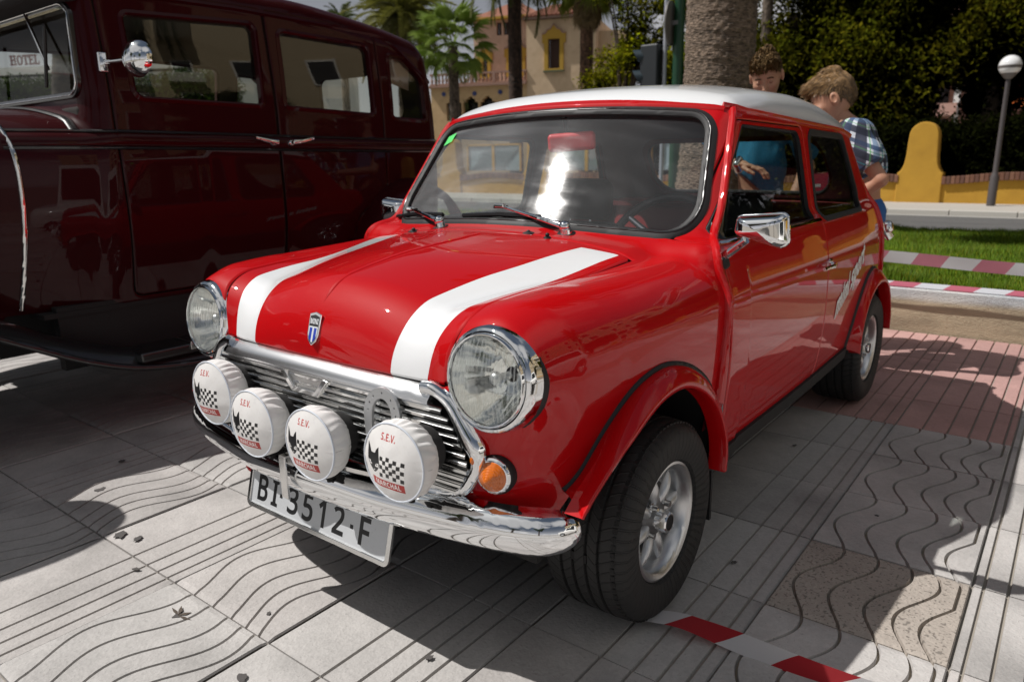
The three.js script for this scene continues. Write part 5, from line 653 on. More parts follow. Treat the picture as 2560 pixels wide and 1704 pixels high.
    part('wiper_arm', sweep([base.clone().add(V(0, 0.016, 0)), mid, mid.clone().lerp(tip, 0.25), mid.clone().lerp(tip, 0.6), tip], () => V(0, 0.6, 0.8), [[-0.009, -0.002], [-0.007, 0.004], [0, 0.006], [0.007, 0.004], [0.009, -0.002]], { crease: 60, scale: (t) => 1.1 - 0.65 * t }), M.chrome, w);
    const a = i ? S(-0.565, 0.915, 0.012) : S(-0.19, 0.936, 0.012), b = i ? S(-0.29, 0.934, 0.012) : S(0.115, 0.942, 0.012);
    part('wiper_blade', merge([sweep([a, a.clone().lerp(b, 0.3).add(V(0, 0.004, 0.004)), a.clone().lerp(b, 0.5).add(V(0, 0.006, 0.006)), a.clone().lerp(b, 0.7).add(V(0, 0.004, 0.004)), b], () => V(0, 0.6, 0.8), [[-0.004, -0.008], [-0.006, 0.003], [0, 0.006], [0.006, 0.003], [0.004, -0.008]]), box(0.05, 0.01, 0.012, tip.x, tip.y - 0.004, tip.z - 0.002, 0.002)]), M.blackGloss, w);
    part('blade_clip', box(0.035, 0.012, 0.014, tip.x, tip.y, tip.z + 0.002, 0.003), M.chrome, w);
  });
  for (const [x, z] of [[-0.338, -0.185], [0.127, -0.185], [-0.30, -0.150], [0.214, -0.155]]) { const q = on(x, z); part('washer_jet', merge([rod(q.p, q.p.clone().addScaledVector(q.n, 0.004), x === -0.338 || x === 0.127 ? 0.018 : 0.011, 0.009, 16), tf(new THREE.SphereGeometry(0.006, 12, 8), q.p.x, q.p.y + (Math.abs(x) < 0.31 && x !== 0.127 ? 0.009 : 0.003), q.p.z)]), M.rubber, mini); }
  // door mirrors
  for (const sg of [1, -1]) {
    const m = new THREE.Group(); m.name = 'door_mirror'; mini.add(m); if (sg < 0) m.position.set(0.10, 0.0, -0.13); const sh2 = roundPoly([[0.694, 0.926], [0.808, 0.898], [0.826, 0.909], [0.822, 0.980], [0.70, 0.970]], [0.012, 0.012, 0.014, 0.016, 0.014], 6), cx = 0.762, cy = 0.938;
    const shell = surf((u, v) => { const k = u * sh2.length, i = Math.floor(k) % sh2.length, j = (i + 1) % sh2.length, t = k - Math.floor(k), x = lerp(sh2[i][0], sh2[j][0], t), y = lerp(sh2[i][1], sh2[j][1], t); const a = v * Math.PI / 2, e = Math.pow(Math.sin(a), 0.55), zf = 0.042 * Math.pow(Math.cos(a), 0.9); return v < 0.001 ? [lerp(cx, x, 0) * sg, cy, -0.292 + 0.042] : [lerp(cx, x, e) * sg, lerp(cy, y, e), -0.292 + zf + 0.03 * (x - cx) * -1 * 0]; }, 90, 14, { flip: sg < 0 });
    part('mirror_shell', shell, M.chrome, m); const rim = sh2.map(([x, y]) => V(x * sg, y, -0.294)); part('mirror_rim', sweep(rim, () => V(0, 0, 1), oval(0.004, 0.005, 8), { closed: true, crease: 70 }), M.chrome, m);
    const g = new THREE.ShapeGeometry(new THREE.Shape(sh2.map(([x, y]) => new THREE.Vector2((cx + (x - cx) * 0.96) * sg, cy + (y - cy) * 0.93)))); g.translate(0, 0, -0.2935); part('mirror_glass', g, std([0.8, 0.82, 0.83], 0.03, { metalness: 1, side: THREE.DoubleSide }), m);
    part('mirror_arm', sweep([[0.652, 0.856, -0.305], [0.672, 0.872, -0.302], [0.695, 0.89, -0.298], [0.722, 0.912, -0.292]].map((p) => V(p[0] * sg, p[1], p[2])), () => V(0, 0, 1), oval(0.011, 0.011, 12), { crease: 70 }), M.chrome, m);
    part('mirror_foot', tf(lathe([[0, 0.008], [0.016, 0.006], [0.026, -0.002], [0.026, -0.012]], 24), 0.660 * sg, 0.858, -0.306, 0, 0, -0.75 * sg), M.rubber, m);
  }
  // decal on both flanks
  const dec = canvasTex(1024, 256, (c, w, h) => { c.clearRect(0, 0, w, h); c.fillStyle = '#ffffff'; c.fillRect(0, 0, w, h); c.fillStyle = '#000000'; c.fillRect(0, 0, w, h); c.fillStyle = '#ffffff'; c.font = 'bold 210px sans-serif'; c.textBaseline = 'alphabetic'; c.save(); c.scale(0.86, 1); c.fillText('mini sport', 8, 186); c.strokeStyle = '#fff'; c.lineWidth = 12; c.strokeText('mini sport', 8, 186); c.restore(); c.fillStyle = '#000'; for (let y = 40; y < 250; y += 200) c.fillRect(0, y, w, 3); }, false);
  for (const sg of [1, -1]) { const Pz = (u, v) => { const uu = sg > 0 ? u : 1 - u; const z = -1.325 - 0.475 * uu - 0.02 * v, y = (sg > 0 ? lerp(0.512, 0.705, uu) : lerp(0.512, 0.705, 1 - u)) + (v - 0.27) * 0.140; const q = onS(y, z); return [(q.p.x + 0.0025) * sg, y, z]; }; part('lettering', surf(Pz, 40, 8, { flip: sg < 0 ? false : false }), phys([0.82, 0.82, 0.82], 0.4, { alphaMap: dec, alphaTest: 0.5, transparent: true, side: THREE.DoubleSide }), mini); }
  { const q = onS(0.432, -0.325); part('sill_badge', tf(extr([[-0.016, -0.010], [0.012, 0.022], [0.016, -0.004], [0.006, -0.026]], 0.003), q.p.x + 0.001, 0.46, -0.262, 0, Math.PI / 2, 0), M.chrome, mini); }
  // fuel cap and rear lamp seen past the tail
  part('tail_chrome', merge([sweep([V(0.60, 0.80, -2.33), V(0.63, 0.76, -2.36), V(0.66, 0.72, -2.38)], () => V(1, 0, 0), oval(0.022, 0.02, 10)), tf(lathe([[0, 0.03], [0.02, 0.028], [0.03, 0.015], [0.03, 0]], 20), 0.652, 0.775, -2.30, 0, 0, -1.3)]), M.chrome, mini);

  // ----- wheels -----
  const treadB = dataTex(512, (i, j) => { const u = j / 512 * 3.75, v = i / 512; const sl = (a, s) => { const q = (((u * 4 + s * v * 3.2 + a) % 1) + 1) % 1; return q < 0.13 ? 0 : 1; }; const edge = Math.abs(v - 0.5) * 2; return edge > 0.52 ? sl(0, v > 0.5 ? 1 : -1) : edge > 0.22 ? sl(0.4, v > 0.5 ? -1.6 : 1.6) : sl(0.2, 2) * 0.5 + 0.5; });
  const tyreMat = std([0.0165, 0.016, 0.0158], 0.68, { bumpMap: rep(treadB, 1, 4), bumpScale: 0.004 });
  function wheel(x, z, sg, steer = 0) {
    const w = new THREE.Group(); w.name = 'wheel'; w.position.set(x * sg, 0.251, z); w.rotation.y = (sg > 0 ? 0 : Math.PI) + steer; mini.add(w);
    const ax = (g) => tf(g, 0, 0, 0, 0, 0, -Math.PI / 2); // lathe axis y -> +x outward
    const tp = [[0.150, 0.006], [0.156, 0.018], [0.190, 0.027], [0.222, 0.026], [0.236, 0.016], [0.243, 0.004]]; const R = 0.2515, W0 = -0.006, W1 = -0.166; let k = 0; for (const g of [-0.034, -0.066, -0.100, -0.132]) tp.push([R - 0.001, g + 0.004], [R - 0.0075, g + 0.002], [R - 0.0075, g - 0.003], [R, g - 0.005]); tp.splice(6, 0, [R - 0.002, W0 - 0.004]); tp.push([R - 0.003, W1], [0.243, W1 - 0.012], [0.225, W1 - 0.03], [0.18, W1 - 0.03]);
    const tl = new THREE.LatheGeometry(tp.map((p) => new THREE.Vector2(p[0], p[1])), 96), uv = tl.attributes.uv, n = tp.length; for (let i = 0; i < uv.count; i++) { const r = tp[i % n]; uv.setXY(i, clamp((r[1] - W1) / (W0 - W1), 0.0, 1), uv.getX(i) * 1); }
    part('tyre', ax(toCreasedNormals(tl, 0.6)), tyreMat, w);
    // carcass lettering ring and shoulder blocks
    const sb = []; for (let i = 0; i < 84; i++) { const a = i / 84 * 2 * Math.PI; const b = box(0.014, 0.0035, 0.010, 0, 0, 0); const m4 = new THREE.Matrix4().makeRotationY(0).setPosition(0, 0, 0); const q = box(0.010, 0.017, 0.012); q.translate(0.2425, -0.004, 0); q.rotateY(a); sb.push(q); } part('tread_shoulder', ax(merge(sb)), tyreMat, w);
    const rim = [[0.100, -0.052], [0.120, -0.050], [0.1265, -0.043], [0.130, -0.030], [0.1345, -0.012], [0.141, 0.002], [0.147, 0.008], [0.158, 0.0125], [0.1645, 0.011], [0.1655, 0.004], [0.162, -0.002], [0.150, -0.02], [0.15, -0.12]];
    part('rim', ax(lathe(rim, 72, 30)), M.alloy, w);
    for (let i = 0; i < 8; i++) { const a = i / 8 * 2 * Math.PI + 0.2; const sp = surf((u, v) => { const t = u, r = lerp(0.040, 0.132, t), wd = (0.0185 - 0.004 * t) * Math.pow(Math.sin(Math.PI * clamp(t * 0.86 + 0.10, 0, 1)), 0.55), ang = v * Math.PI, h = 0.018 * Math.pow(Math.sin(Math.PI * clamp(t * 0.9 + 0.08, 0, 1)), 0.6); const off = Math.cos(ang) * wd, hh = Math.sin(ang) * h - 0.042 + 0.004 * t; return [hh, Math.cos(a) * r - Math.sin(a) * off, Math.sin(a) * r + Math.cos(a) * off]; }, 14, 10); part('spoke', sp, M.alloyMatt, w); }
    part('wheel_disc', ax(lathe([[0.0, -0.030], [0.042, -0.031], [0.056, -0.035], [0.066, -0.046], [0.10, -0.053]], 48, 30)), std([0.16, 0.16, 0.165], 0.5, { metalness: 0.8 }), w);
    part('brake_drum', ax(lathe([[0, -0.09], [0.12, -0.09], [0.125, -0.10], [0.125, -0.15]], 32)), M.blackMatt, w);
    for (let i = 0; i < 4; i++) { const a = i / 4 * 2 * Math.PI + 0.59; part('wheel_nut', tf(merge([cyl(0.0085, 0.0085, 0.02, 6), tf(cyl(0.013, 0.013, 0.004, 20), 0, -0.008, 0)]), -0.026, Math.cos(a) * 0.053, Math.sin(a) * 0.053, 0, 0, -Math.PI / 2), M.worn, w); }
    part('hub_cap', ax(lathe([[0.029, -0.035], [0.0285, -0.006], [0.027, 0.000], [0.024, 0.003], [0.021, 0.003]], 40, 30)), M.chrome, w); part('cap_centre', ax(lathe([[0.0, 0.002], [0.0205, 0.002], [0.0215, 0.0005]], 32)), M.blackGloss, w);
  }
  wheel(0.664, 0.0, 1, 0); wheel(0.664, 0.0, -1, 0); wheel(0.670, -2.036, 1); wheel(0.670, -2.036, -1);
  for (const w of mini.children) if (w.name === 'wheel') for (const c of w.children) if (!c.name.startsWith('ty') && !c.name.startsWith('tread')) { c.scale.set(1, 0.91, 0.91); if (['spoke', 'wheel_disc', 'wheel_nut', 'hub_cap', 'cap_centre'].includes(c.name)) c.position.x += 0.016; }
  part('mud_flap', box(0.15, 0.20, 0.012, 0.60, 0.24, -0.275), M.rubber, mini);

  // ----- inside -----
  const quilt = dataTex(256, (i, j) => { const a = i / 256 * 4, b = j / 256 * 4, cell = (Math.floor(a) + Math.floor(b)) % 2, q = cell ? a * 5 : b * 5; const f = q - Math.floor(q); return f < 0.5 ? 1 : 0.25; });
  const seatRed = std([0.42, 0.022, 0.025], 0.45, { bumpMap: rep(quilt, 3, 3), bumpScale: 0.004 }), seatBlack = std([0.022, 0.022, 0.026], 0.55);
  for (const x of [0.31, -0.31]) {
    const s = new THREE.Group(); s.name = 'front_seat'; s.position.set(x, x > 0 ? -0.16 : -0.10, x > 0 ? -1.10 : -0.99); mini.add(s);
    part('seat_cushion', box(0.42, 0.14, 0.46, 0, 0.46, 0.16, 0.05), seatBlack, s);
    const bg = new RoundedBoxGeometry(0.42, 0.48, 0.11, 4, 0.05); bg.rotateX(-0.22); bg.translate(0, 0.72, -0.10); part('backrest', bg, seatBlack, s);
    const pg = new RoundedBoxGeometry(0.24, 0.42, 0.03, 3, 0.014); pg.rotateX(-0.22); pg.translate(0, 0.735, -0.042); part('seat_panel', pg, seatRed, s);
    const hg = new RoundedBoxGeometry(0.29, 0.17, 0.10, 5, 0.05); hg.rotateX(-0.16); hg.translate(0, 1.045, -0.17); part('headrest', hg, seatBlack, s);
    part('headrest_post', merge([rod([0.05, 0.92, -0.15], [0.05, 1.0, -0.165], 0.006), rod([-0.05, 0.92, -0.15], [-0.05, 1.0, -0.165], 0.006)]), M.chrome, s);
  }
  part('rear_seat', merge([box(1.1, 0.16, 0.45, 0, 0.44, -1.62, 0.05), tf(new RoundedBoxGeometry(1.1, 0.46, 0.12, 4, 0.05), 0, 0.68, -1.86, -0.2)]), std([0.30, 0.015, 0.018], 0.5), mini);
  part('parcel_shelf', box(1.16, 0.02, 0.42, 0, 0.885, -2.02), std([0.16, 0.01, 0.012], 0.8), mini);
  part('dashboard', merge([box(1.18, 0.07, 0.16, 0, 0.855, -0.42, 0.03), box(1.2, 0.16, 0.03, 0, 0.76, -0.42, 0.01)]), std([0.02, 0.02, 0.022], 0.6), mini);
  const sw = new THREE.Group(); sw.name = 'steering_wheel'; sw.position.set(0.335, 0.862, -0.60); sw.rotation.set(-0.72, 0, 0); mini.add(sw);
  part('wheel_rim', new THREE.TorusGeometry(0.168, 0.0135, 14, 64), std([0.015, 0.015, 0.016], 0.35), sw); part('wheel_hub', tf(lathe([[0, 0.02], [0.045, 0.015], [0.05, -0.01], [0.02, -0.06]], 28), 0, 0, -0.03, Math.PI / 2), seatBlack, sw);
  for (let i = 0; i < 3; i++) { const a = i * 2.094 + Math.PI / 2 + 1.047; part('wheel_spoke', rod([Math.cos(a) * 0.04, Math.sin(a) * 0.04, -0.03], [Math.cos(a) * 0.165, Math.sin(a) * 0.165, 0], 0.012, 0.009), M.alloyMatt, sw); }
  part('steering_column', rod([0.335, 0.83, -0.575], [0.335, 0.62, -0.35], 0.03), seatBlack, mini);
  const rm = new THREE.Group(); rm.name = 'inside_mirror'; mini.add(rm); part('mirror_case', tf(new RoundedBoxGeometry(0.155, 0.058, 0.03, 4, 0.014), 0.055, 1.165, -0.520, 0.1, 0.35, 0.06), phys([0.62, 0.03, 0.035], 0.4, { clearcoat: 0.5 }), rm); part('mirror_stalk', rod([0.03, 1.17, -0.53], [0, 1.27, -0.56], 0.006), M.blackGloss, rm);
  part('centre_gauge', merge([tf(cyl(0.06, 0.07, 0.06, 24), 0.02, 0.91, -0.43, Math.PI / 2)]), M.blackGloss, mini);
}
// ---------- the old dark red limousine, parked alongside ----------
const OX = -2.58; // its middle line
const OH = spline([[-2.2, 0.72], [-1.9, 0.775], [-1.2, 0.79], [-0.4, 0.795], [0.05, 0.785], [0.25, 0.755], [0.45, 0.70], [0.8, 0.60], [1.3, 0.47], [1.9, 0.36]].reverse().reverse());
const OT = spline([[-2.2, 1.62], [-2.05, 1.74], [-1.85, 1.83], [-1.4, 1.905], [-0.9, 1.945], [-0.3, 1.945], [0.1, 1.92], [0.3, 1.89]]);
function oldSDF(x, y, z) {
  x = Math.abs(x - OX);
  const tuck = -0.055 * sst(1.30, 1.95, y) - 0.05 * sst(0.9, 0.45, y) + 0.006 * Math.sin(Math.PI * clamp((y - 0.5) / 0.8, 0, 1));
  const side = (x - OH(z) - tuck) * 0.97;
  const rearX = -z - 2.05 + 0.10 * (y - 1.0) ** 2 + 0.22 * x * x;
  const cab = rmax(0.11, side, (y - OT(z) + 0.10 * x * x) * 0.97, rearX, z - 0.115 - 0.10 * Math.max(0, 1.38 - y) - 0.02 * (1.7 - y));
  const cowl = rmax(0.14, side, (y - (1.365 - 0.04 * (z - 0.1)) + 0.16 * x * x) * 0.97, z - 1.9, -z - 0.4);
  return rmax(0.03, smin(cab, cowl, 0.035), 0.52 - y);
}
const old = thing('vintage_limousine', 'dark maroon vintage limousine with round chrome mirror, parked left of the red car', 'car');
{
  const paint = phys([0.030, 0.0009, 0.0022], 0.5, { clearcoat: 0.32, clearcoatRoughness: 0.012, specularIntensity: 0.1 }), black = phys([0.006, 0.006, 0.007], 0.4, { clearcoat: 1, clearcoatRoughness: 0.02 }), dark = std([0.016, 0.012, 0.010], 0.9), cloth = std([0.05, 0.038, 0.028], 0.9);
  const pane = phys([0.80, 0.82, 0.78], 0.0, { transmission: 1, thickness: 0, ior: 1.7 });
  let sh = meshField(oldSDF, [OX - 0.03, 0.46, -2.15], [OX + 0.86, 2.02, 1.96], 0.019); [, sh] = cut(sh, (x) => x - OX, 0);
  const A = (m, f) => cut(m, f, 0), mir = (m) => { const o = { P: m.P.slice(), N: m.N.slice(), I: [] }; for (let i = 0; i < o.P.length; i += 3) { o.P[i] = 2 * OX - o.P[i]; o.N[i] *= -1; } for (let i = 0; i < m.I.length; i += 3) o.I.push(m.I[i], m.I[i + 2], m.I[i + 1]); return o; };
  const both = (m) => join(m, mir(m)), sideF = (D) => (x, y, z) => Math.max(D(z, y), OX + 0.35 - x);
  [, sh] = A(sh, (x, y, z) => Math.max(y - 0.54, z - 0.5));
  const P1 = roundPoly([[-0.052, 1.375], [-0.052, 1.722], [-0.690, 1.752], [-0.672, 1.368]], [0.05, 0.04, 0.04, 0.03], 6), P2 = roundPoly([[-0.785, 1.368], [-0.80, 1.738], [-1.395, 1.725], [-1.380, 1.350]], [0.03, 0.04, 0.05, 0.03], 6), P3 = roundPoly([[-1.500, 1.338], [-1.515, 1.695], [-1.66, 1.69], [-1.80, 1.58], [-1.80, 1.330]], [0.03, 0.03, 0.06, 0.10, 0.03], 8);
  const PW = roundPoly([[-0.70, 1.392], [0.70, 1.392], [0.68, 1.735], [-0.68, 1.735]], 0.05, 6), WD = sdPoly(PW), wF = (x, y, z) => Math.max(WD(x - OX, y), -z - 0.05);
  const RWp = roundPoly([[-0.42, 1.38], [0.42, 1.38], [0.40, 1.66], [-0.40, 1.66]], 0.06, 6), RD = sdPoly(RWp), rF = (x, y, z) => Math.max(RD(x - OX, y), z + 1.6);
  const glass = []; for (const p of [P1, P2, P3]) { let g; [g, sh] = A(sh, sideF(sdPoly(p))); glass.push(g); }
  let wg, rg; [wg, sh] = A(sh, wF); [rg, sh] = A(sh, rF);
  const liner = offsetM(sh, -0.03);
  // wheel opening at the back
  [, sh] = A(sh, (x, y, z) => Math.max(Math.hypot(z + 1.60, y - 0.40) - 0.42, OX + 0.3 - x));
  const door1 = sdPoly(roundPoly([[0.035, 0.56], [0.035, 1.80], [-0.735, 1.815], [-0.735, 0.56]], 0.03, 4)), door2 = sdPoly(roundPoly([[-0.742, 0.56], [-0.742, 1.815], [-1.44, 1.79], [-1.44, 0.95], [-1.22, 0.82], [-1.16, 0.56]], [0.03, 0.03, 0.05, 0.1, 0.1, 0.02], 5));
  let d1, d2; [d1, sh] = seam(sh, sideF(door1), 0.003, 0.012, 0.007, 0.6); [d2, sh] = seam(sh, sideF(door2), 0.003, 0.012, 0.007, 0.6);
  part('body', geomM(both(sh)), paint, old); part('inner_skin', geomM(both(cut(liner, (x, y) => y - 1.25, 0)[0])), dark, old); part('head_lining', geomM(both(cut(liner, (x, y) => y - 1.25, 0)[1])), cloth, old);
  const on = (y, z) => march(oldSDF, [OX + 1.3, y, z], [-1, 0, 0], 1.4);
  const names2 = [[d1, 0], [d2, 1]];
  for (const sg of [1, -1]) {
    const X = (x) => (sg > 0 ? x : 2 * OX - x);
    const doors = names2.map(([d]) => part('door', geomM(sg > 0 ? d : mir(d)), paint, old));
    [P1, P2, P3].forEach((p, i) => {
      const holder = i < 2 ? doors[i] : (() => { const g = new THREE.Group(); g.name = 'quarter_window'; old.add(g); return g; })();
      part(i < 2 ? 'window' : 'pane', geomM(offsetM(sg > 0 ? glass[i] : mir(glass[i]), -0.022)), pane, holder);
      const pp = densify(p, 0.03).map(([z, y]) => { const q = on(y, z); return [V(X(q.p.x), q.p.y, q.p.z), V(q.n.x * sg, q.n.y, q.n.z)]; });
      part('window_frame', sweep(pp.map((q) => q[0]), pp.map((q) => q[1]), [[-0.016, 0.003], [-0.008, 0.007], [0.006, 0.002], [0.012, -0.024], [-0.016, -0.024]].map((q) => [q[0] * sg * -1, q[1]]), { closed: true, crease: 40 }), paint, holder);
    });
    // belt moulding with two black coach lines
    for (const [y0, y1, h, m, nm] of [[1.218, 1.195, 0.030, paint, 'belt_moulding'], [1.250, 1.226, 0.007, black, 'coach_line'], [1.184, 1.162, 0.007, black, 'coach_line']]) { const pts = [], ups = []; for (let i = 0; i <= 50; i++) { const z = lerp(0.42, -1.90, i / 50), y = lerp(y0, y1, sst(0, 1, i / 50)), q = on(y, z); pts.push(V(X(q.p.x), y, z)); ups.push(V(q.n.x * sg, q.n.y, q.n.z)); } part(nm, sweep(pts, ups, [[-h, -0.004], [-h * 0.8, 0.005], [0, 0.009], [h * 0.8, 0.005], [h, -0.004]], { crease: 60 }), m, old); }
    // drip moulding over the windows
    { const pts = [], ups = []; for (let i = 0; i <= 50; i++) { const t = i / 50, z = lerp(0.06, -1.86, t), y = 1.80 - 0.02 * Math.abs(z + 0.6) - 0.22 * sst(-1.45, -1.9, z), q = on(y, z); pts.push(V(X(q.p.x), y, z)); ups.push(V(q.n.x * sg, q.n.y, q.n.z)); } part('drip_rail', sweep(pts, ups, [[-0.012, -0.004], [-0.010, 0.010], [0.004, 0.012], [0.012, -0.004]], { crease: 50 }), paint, old); }
    // rear wing
    const fl = (u, v) => { const a = lerp(-0.35, Math.PI * 0.98, u), c = Math.cos(a), s = Math.sin(a), R = lerp(0.47, 0.43, v) + 0.10 * Math.max(0, -c) ** 2 * 0, z = -1.60 + (-c) * -R * 1.0, y = 0.44 + s * R * 1.22 + (u < 0.15 ? 0 : 0); const bx = on(clamp(y, 0.6, 1.2), clamp(z, -1.85, 0)).p.x, w = 0.17 * Math.sin(v * Math.PI / 2); return [X(Math.min(bx, OX + 0.80) - 0.03 + w + 0.03), y - 0.05 * v * v, z]; };
    part('rear_wing', surf(fl, 40, 10, {}), paint, old); part('rear_wing_lip', sweep(Array.from({ length: 41 }, (_, i) => V(...fl(i / 40, 1))), () => V(sg, 0, 0), oval(0.012, 0.012, 8), { crease: 70 }), paint, old);
    // front wing sweeping down to the running board
    const fw = [[0.30, 2.25], [0.62, 2.16], [0.90, 1.95], [1.00, 1.65], [0.96, 1.30], [0.82, 0.98], [0.66, 0.72], [0.54, 0.50], [0.45, 0.33], [0.38, 0.14], [0.345, -0.08], [0.335, -0.3]]; const fc = new THREE.CatmullRomCurve3(fw.map(([y, z]) => V(0, y, z))).getPoints(70);
    part('front_wing', surf((u, v) => { const p = fc[Math.round(u * 70)], q = V(X(lerp(OX + lerp(0.74, 0.42, sst(0.2, 1.6, p.z)), OX + 0.90, v)), p.y - 0.09 * Math.pow(v, 4) - 0.02 * (1 - v), p.z); return [q.x, q.y, q.z]; }, 70, 12), black, old);
    { const e = fc.map((p) => V(X(OX + 0.905), p.y - 0.09, p.z)); part('wing_edge', sweep(e, () => V(sg, 0.3, 0), oval(0.014, 0.012, 8), { crease: 70 }), black, old); }
    part('running_board', box(0.24, 0.045, 1.35, X(OX + 0.80), 0.325, -0.55, 0.012), black, old); part('board_edge', merge([box(0.010, 0.028, 0.16, X(OX + 0.925), 0.335, -0.17, 0.003), box(0.15, 0.010, 0.012, X(OX + 0.85), 0.352, -0.10, 0.003)]), M.worn, old);
    part('valance', box(0.05, 0.26, 1.6, X(OX + 0.72), 0.43, -0.45), M.blackMatt, old);
    // bonnet edge bead and cowl trim
    { const bead = [[1.345, 0.44], [1.28, 0.41], [1.15, 0.395], [1.0, 0.395], [0.82, 0.41], [0.66, 0.43], [0.56, 0.445]], pts = [], ups = []; const c = new THREE.CatmullRomCurve3(bead.map(([y, z]) => V(0, y, z))).getPoints(40); for (const p of c) { const q = on(Math.min(p.y, 1.335), p.z); pts.push(V(X(q.p.x + 0.002), q.p.y, q.p.z)); ups.push(V(q.n.x * sg, q.n.y, q.n.z)); } part('bonnet_bead', sweep(pts, ups, oval(0.010, 0.008, 8), { crease: 70 }), M.worn, old); }
    for (let i = 0; i < 22; i++) { const z = 0.56 + i * 0.05, q = on(0.95, z); part('bonnet_louvre', sweep([V(X(q.p.x), 1.12, z), V(X(q.p.x + 0.012), 0.95, z), V(X(q.p.x), 0.78, z)], () => V(sg, 0, 0.5), oval(0.012, 0.010, 6)), paint, old); }
    // door handles: two blades back to back
    for (const [z, dz] of [[-0.695, 0.13], [-0.795, -0.13]]) { const q = on(1.215, z), h = new THREE.Group(); h.name = 'handle'; doors[z > -0.74 ? 0 : 1].add(h); const zz = z > -0.74 ? 1 : -1; part('escutcheon', tf(lathe([[0, 0.012], [0.014, 0.010], [0.020, 0], [0.020, -0.004]], 20), X(q.p.x + 0.006), 1.205, z + 0.0, 0, 0, -Math.PI / 2 * sg), M.chrome, h); part('lever', sweep([V(X(q.p.x + 0.04), 1.208, z - 0.005 * zz), V(X(q.p.x + 0.045), 1.215, z + 0.05 * zz), V(X(q.p.x + 0.04), 1.228, z + 0.115 * zz)], () => V(0, 1, 0), oval(0.006, 0.012, 10), { crease: 70, scale: (t) => 1.1 - 0.4 * t }), M.chrome, h); part('shank', rod([X(q.p.x), 1.206, z], [X(q.p.x + 0.042), 1.208, z], 0.009), M.chrome, h); }
    // round mirror on its arm
    const mr = new THREE.Group(); mr.name = 'door_mirror'; old.add(mr); part('mirror_bracket', merge([box(0.016, 0.075, 0.035, X(OX + 0.782), 1.512, 0.05, 0.005)]), M.chrome, mr); part('mirror_arm', rod([X(OX + 0.79), 1.512, 0.04], [X(OX + 0.895), 1.518, -0.005], 0.008), M.chrome, mr); part('mirror_shell', tf(new THREE.SphereGeometry(0.072, 36, 20, 0, 7, 0, Math.PI / 2), X(OX + 0.92), 1.520, -0.03, Math.PI / 2 - 0.1, 0.25 * sg, 0, [1, 0.75, 1]), M.chrome, mr); part('mirror_glass', tf(new THREE.CircleGeometry(0.070, 36), X(OX + 0.92), 1.520, -0.032, Math.PI - 0.1, 0.2 * sg, 0), M.chrome, mr);
    // wheels
    const mkWheel = (name, x, y, z, lean = 0) => { const w = new THREE.Group(); w.name = name; w.position.set(X(x), y, z); w.rotation.set(0, sg > 0 ? 0 : Math.PI, 0); old.add(w); const ax = (g) => tf(g, 0, 0, 0, 0, 0, -Math.PI / 2); part('tyre', ax(lathe([[0.25, 0.05], [0.29, 0.075], [0.34, 0.075], [0.372, 0.05], [0.38, 0], [0.372, -0.05], [0.34, -0.075], [0.25, -0.06]], 48)), M.tyre, w); part('rim', ax(lathe([[0.05, 0.06], [0.08, 0.055], [0.09, 0.02], [0.22, 0.005], [0.24, 0.04], [0.255, 0.05], [0.255, 0.03]], 48)), paint, w); for (let i = 0; i < 12; i++) { const a = i / 12 * 6.283; part('spoke', rod([0.03, Math.cos(a) * 0.07, Math.sin(a) * 0.07], [0.02, Math.cos(a) * 0.23, Math.sin(a) * 0.23], 0.018, 0.013, 8), paint, w); } part('hub_cap', ax(lathe([[0, 0.085], [0.05, 0.075], [0.062, 0.055]], 28)), M.chrome, w); };
    mkWheel('wheel', OX + 0.72, 0.38, -1.60); mkWheel('wheel', OX + 0.74, 0.38, 1.62); mkWheel('spare_wheel', OX + 0.84, 1.0, 1.33);
  }
  // windscreen, its frame, wipers
  const ws = part('windscreen', geomM(offsetM(both(wg), -0.02)), phys([0.95, 0.97, 0.95], 0, { transmission: 1, thickness: 0, ior: 1.5, specularIntensity: 0.3 }), old); part('rear_window', geomM(offsetM(both(rg), -0.01)), pane, old);
  { const pp = densify(PW, 0.04).map(([x, y]) => march(oldSDF, [x + OX, y, 0.6], [0, 0, -1], 1).p.add(V(0, 0, 0.004))); part('screen_frame', sweep(pp, () => V(0, 0, 1), [[-0.012, -0.02], [-0.012, 0.006], [0, 0.008], [0.012, 0.006], [0.012, -0.02]], { closed: true, crease: 50 }), black, ws); part('screen_bead', sweep(pp.map((p) => p.clone().add(V(0, 0, 0.009))), () => V(0, 0, 1), oval(0.004, 0.003, 8), { closed: true, crease: 70 }), M.worn, ws); const ins = densify(roundPoly(PW.filter((_, i) => i % 7 === 3).map((p) => p), 0.0001, 1), 0.05);
    for (const [x0, x1] of [[0.30, 0.50], [-0.40, -0.20]]) { const w = part('wiper', rod([OX + x0, 1.76, 0.125], [OX + x1, 1.50, 0.140], 0.006), M.worn, ws); part('wiper_blade', rod([OX + x1 + 0.03, 1.66, 0.142], [OX + x1 - 0.02, 1.43, 0.150], 0.007), M.blackGloss, w); }
    part('cowl_trim', sweep(Array.from({ length: 31 }, (_, i) => { const x = lerp(-0.72, 0.72, i / 30), q = march(oldSDF, [OX + x, 1.9, 0.165], [0, -1, 0], 1); return q.p.add(V(0, 0.004, 0)); }), () => V(0, 1, 0), oval(0.020, 0.008, 10), { crease: 70 }), black, old);
    part('sun_visor', box(1.46, 0.09, 0.16, OX, 1.785, 0.15, 0.03), M.blackMatt, old); }
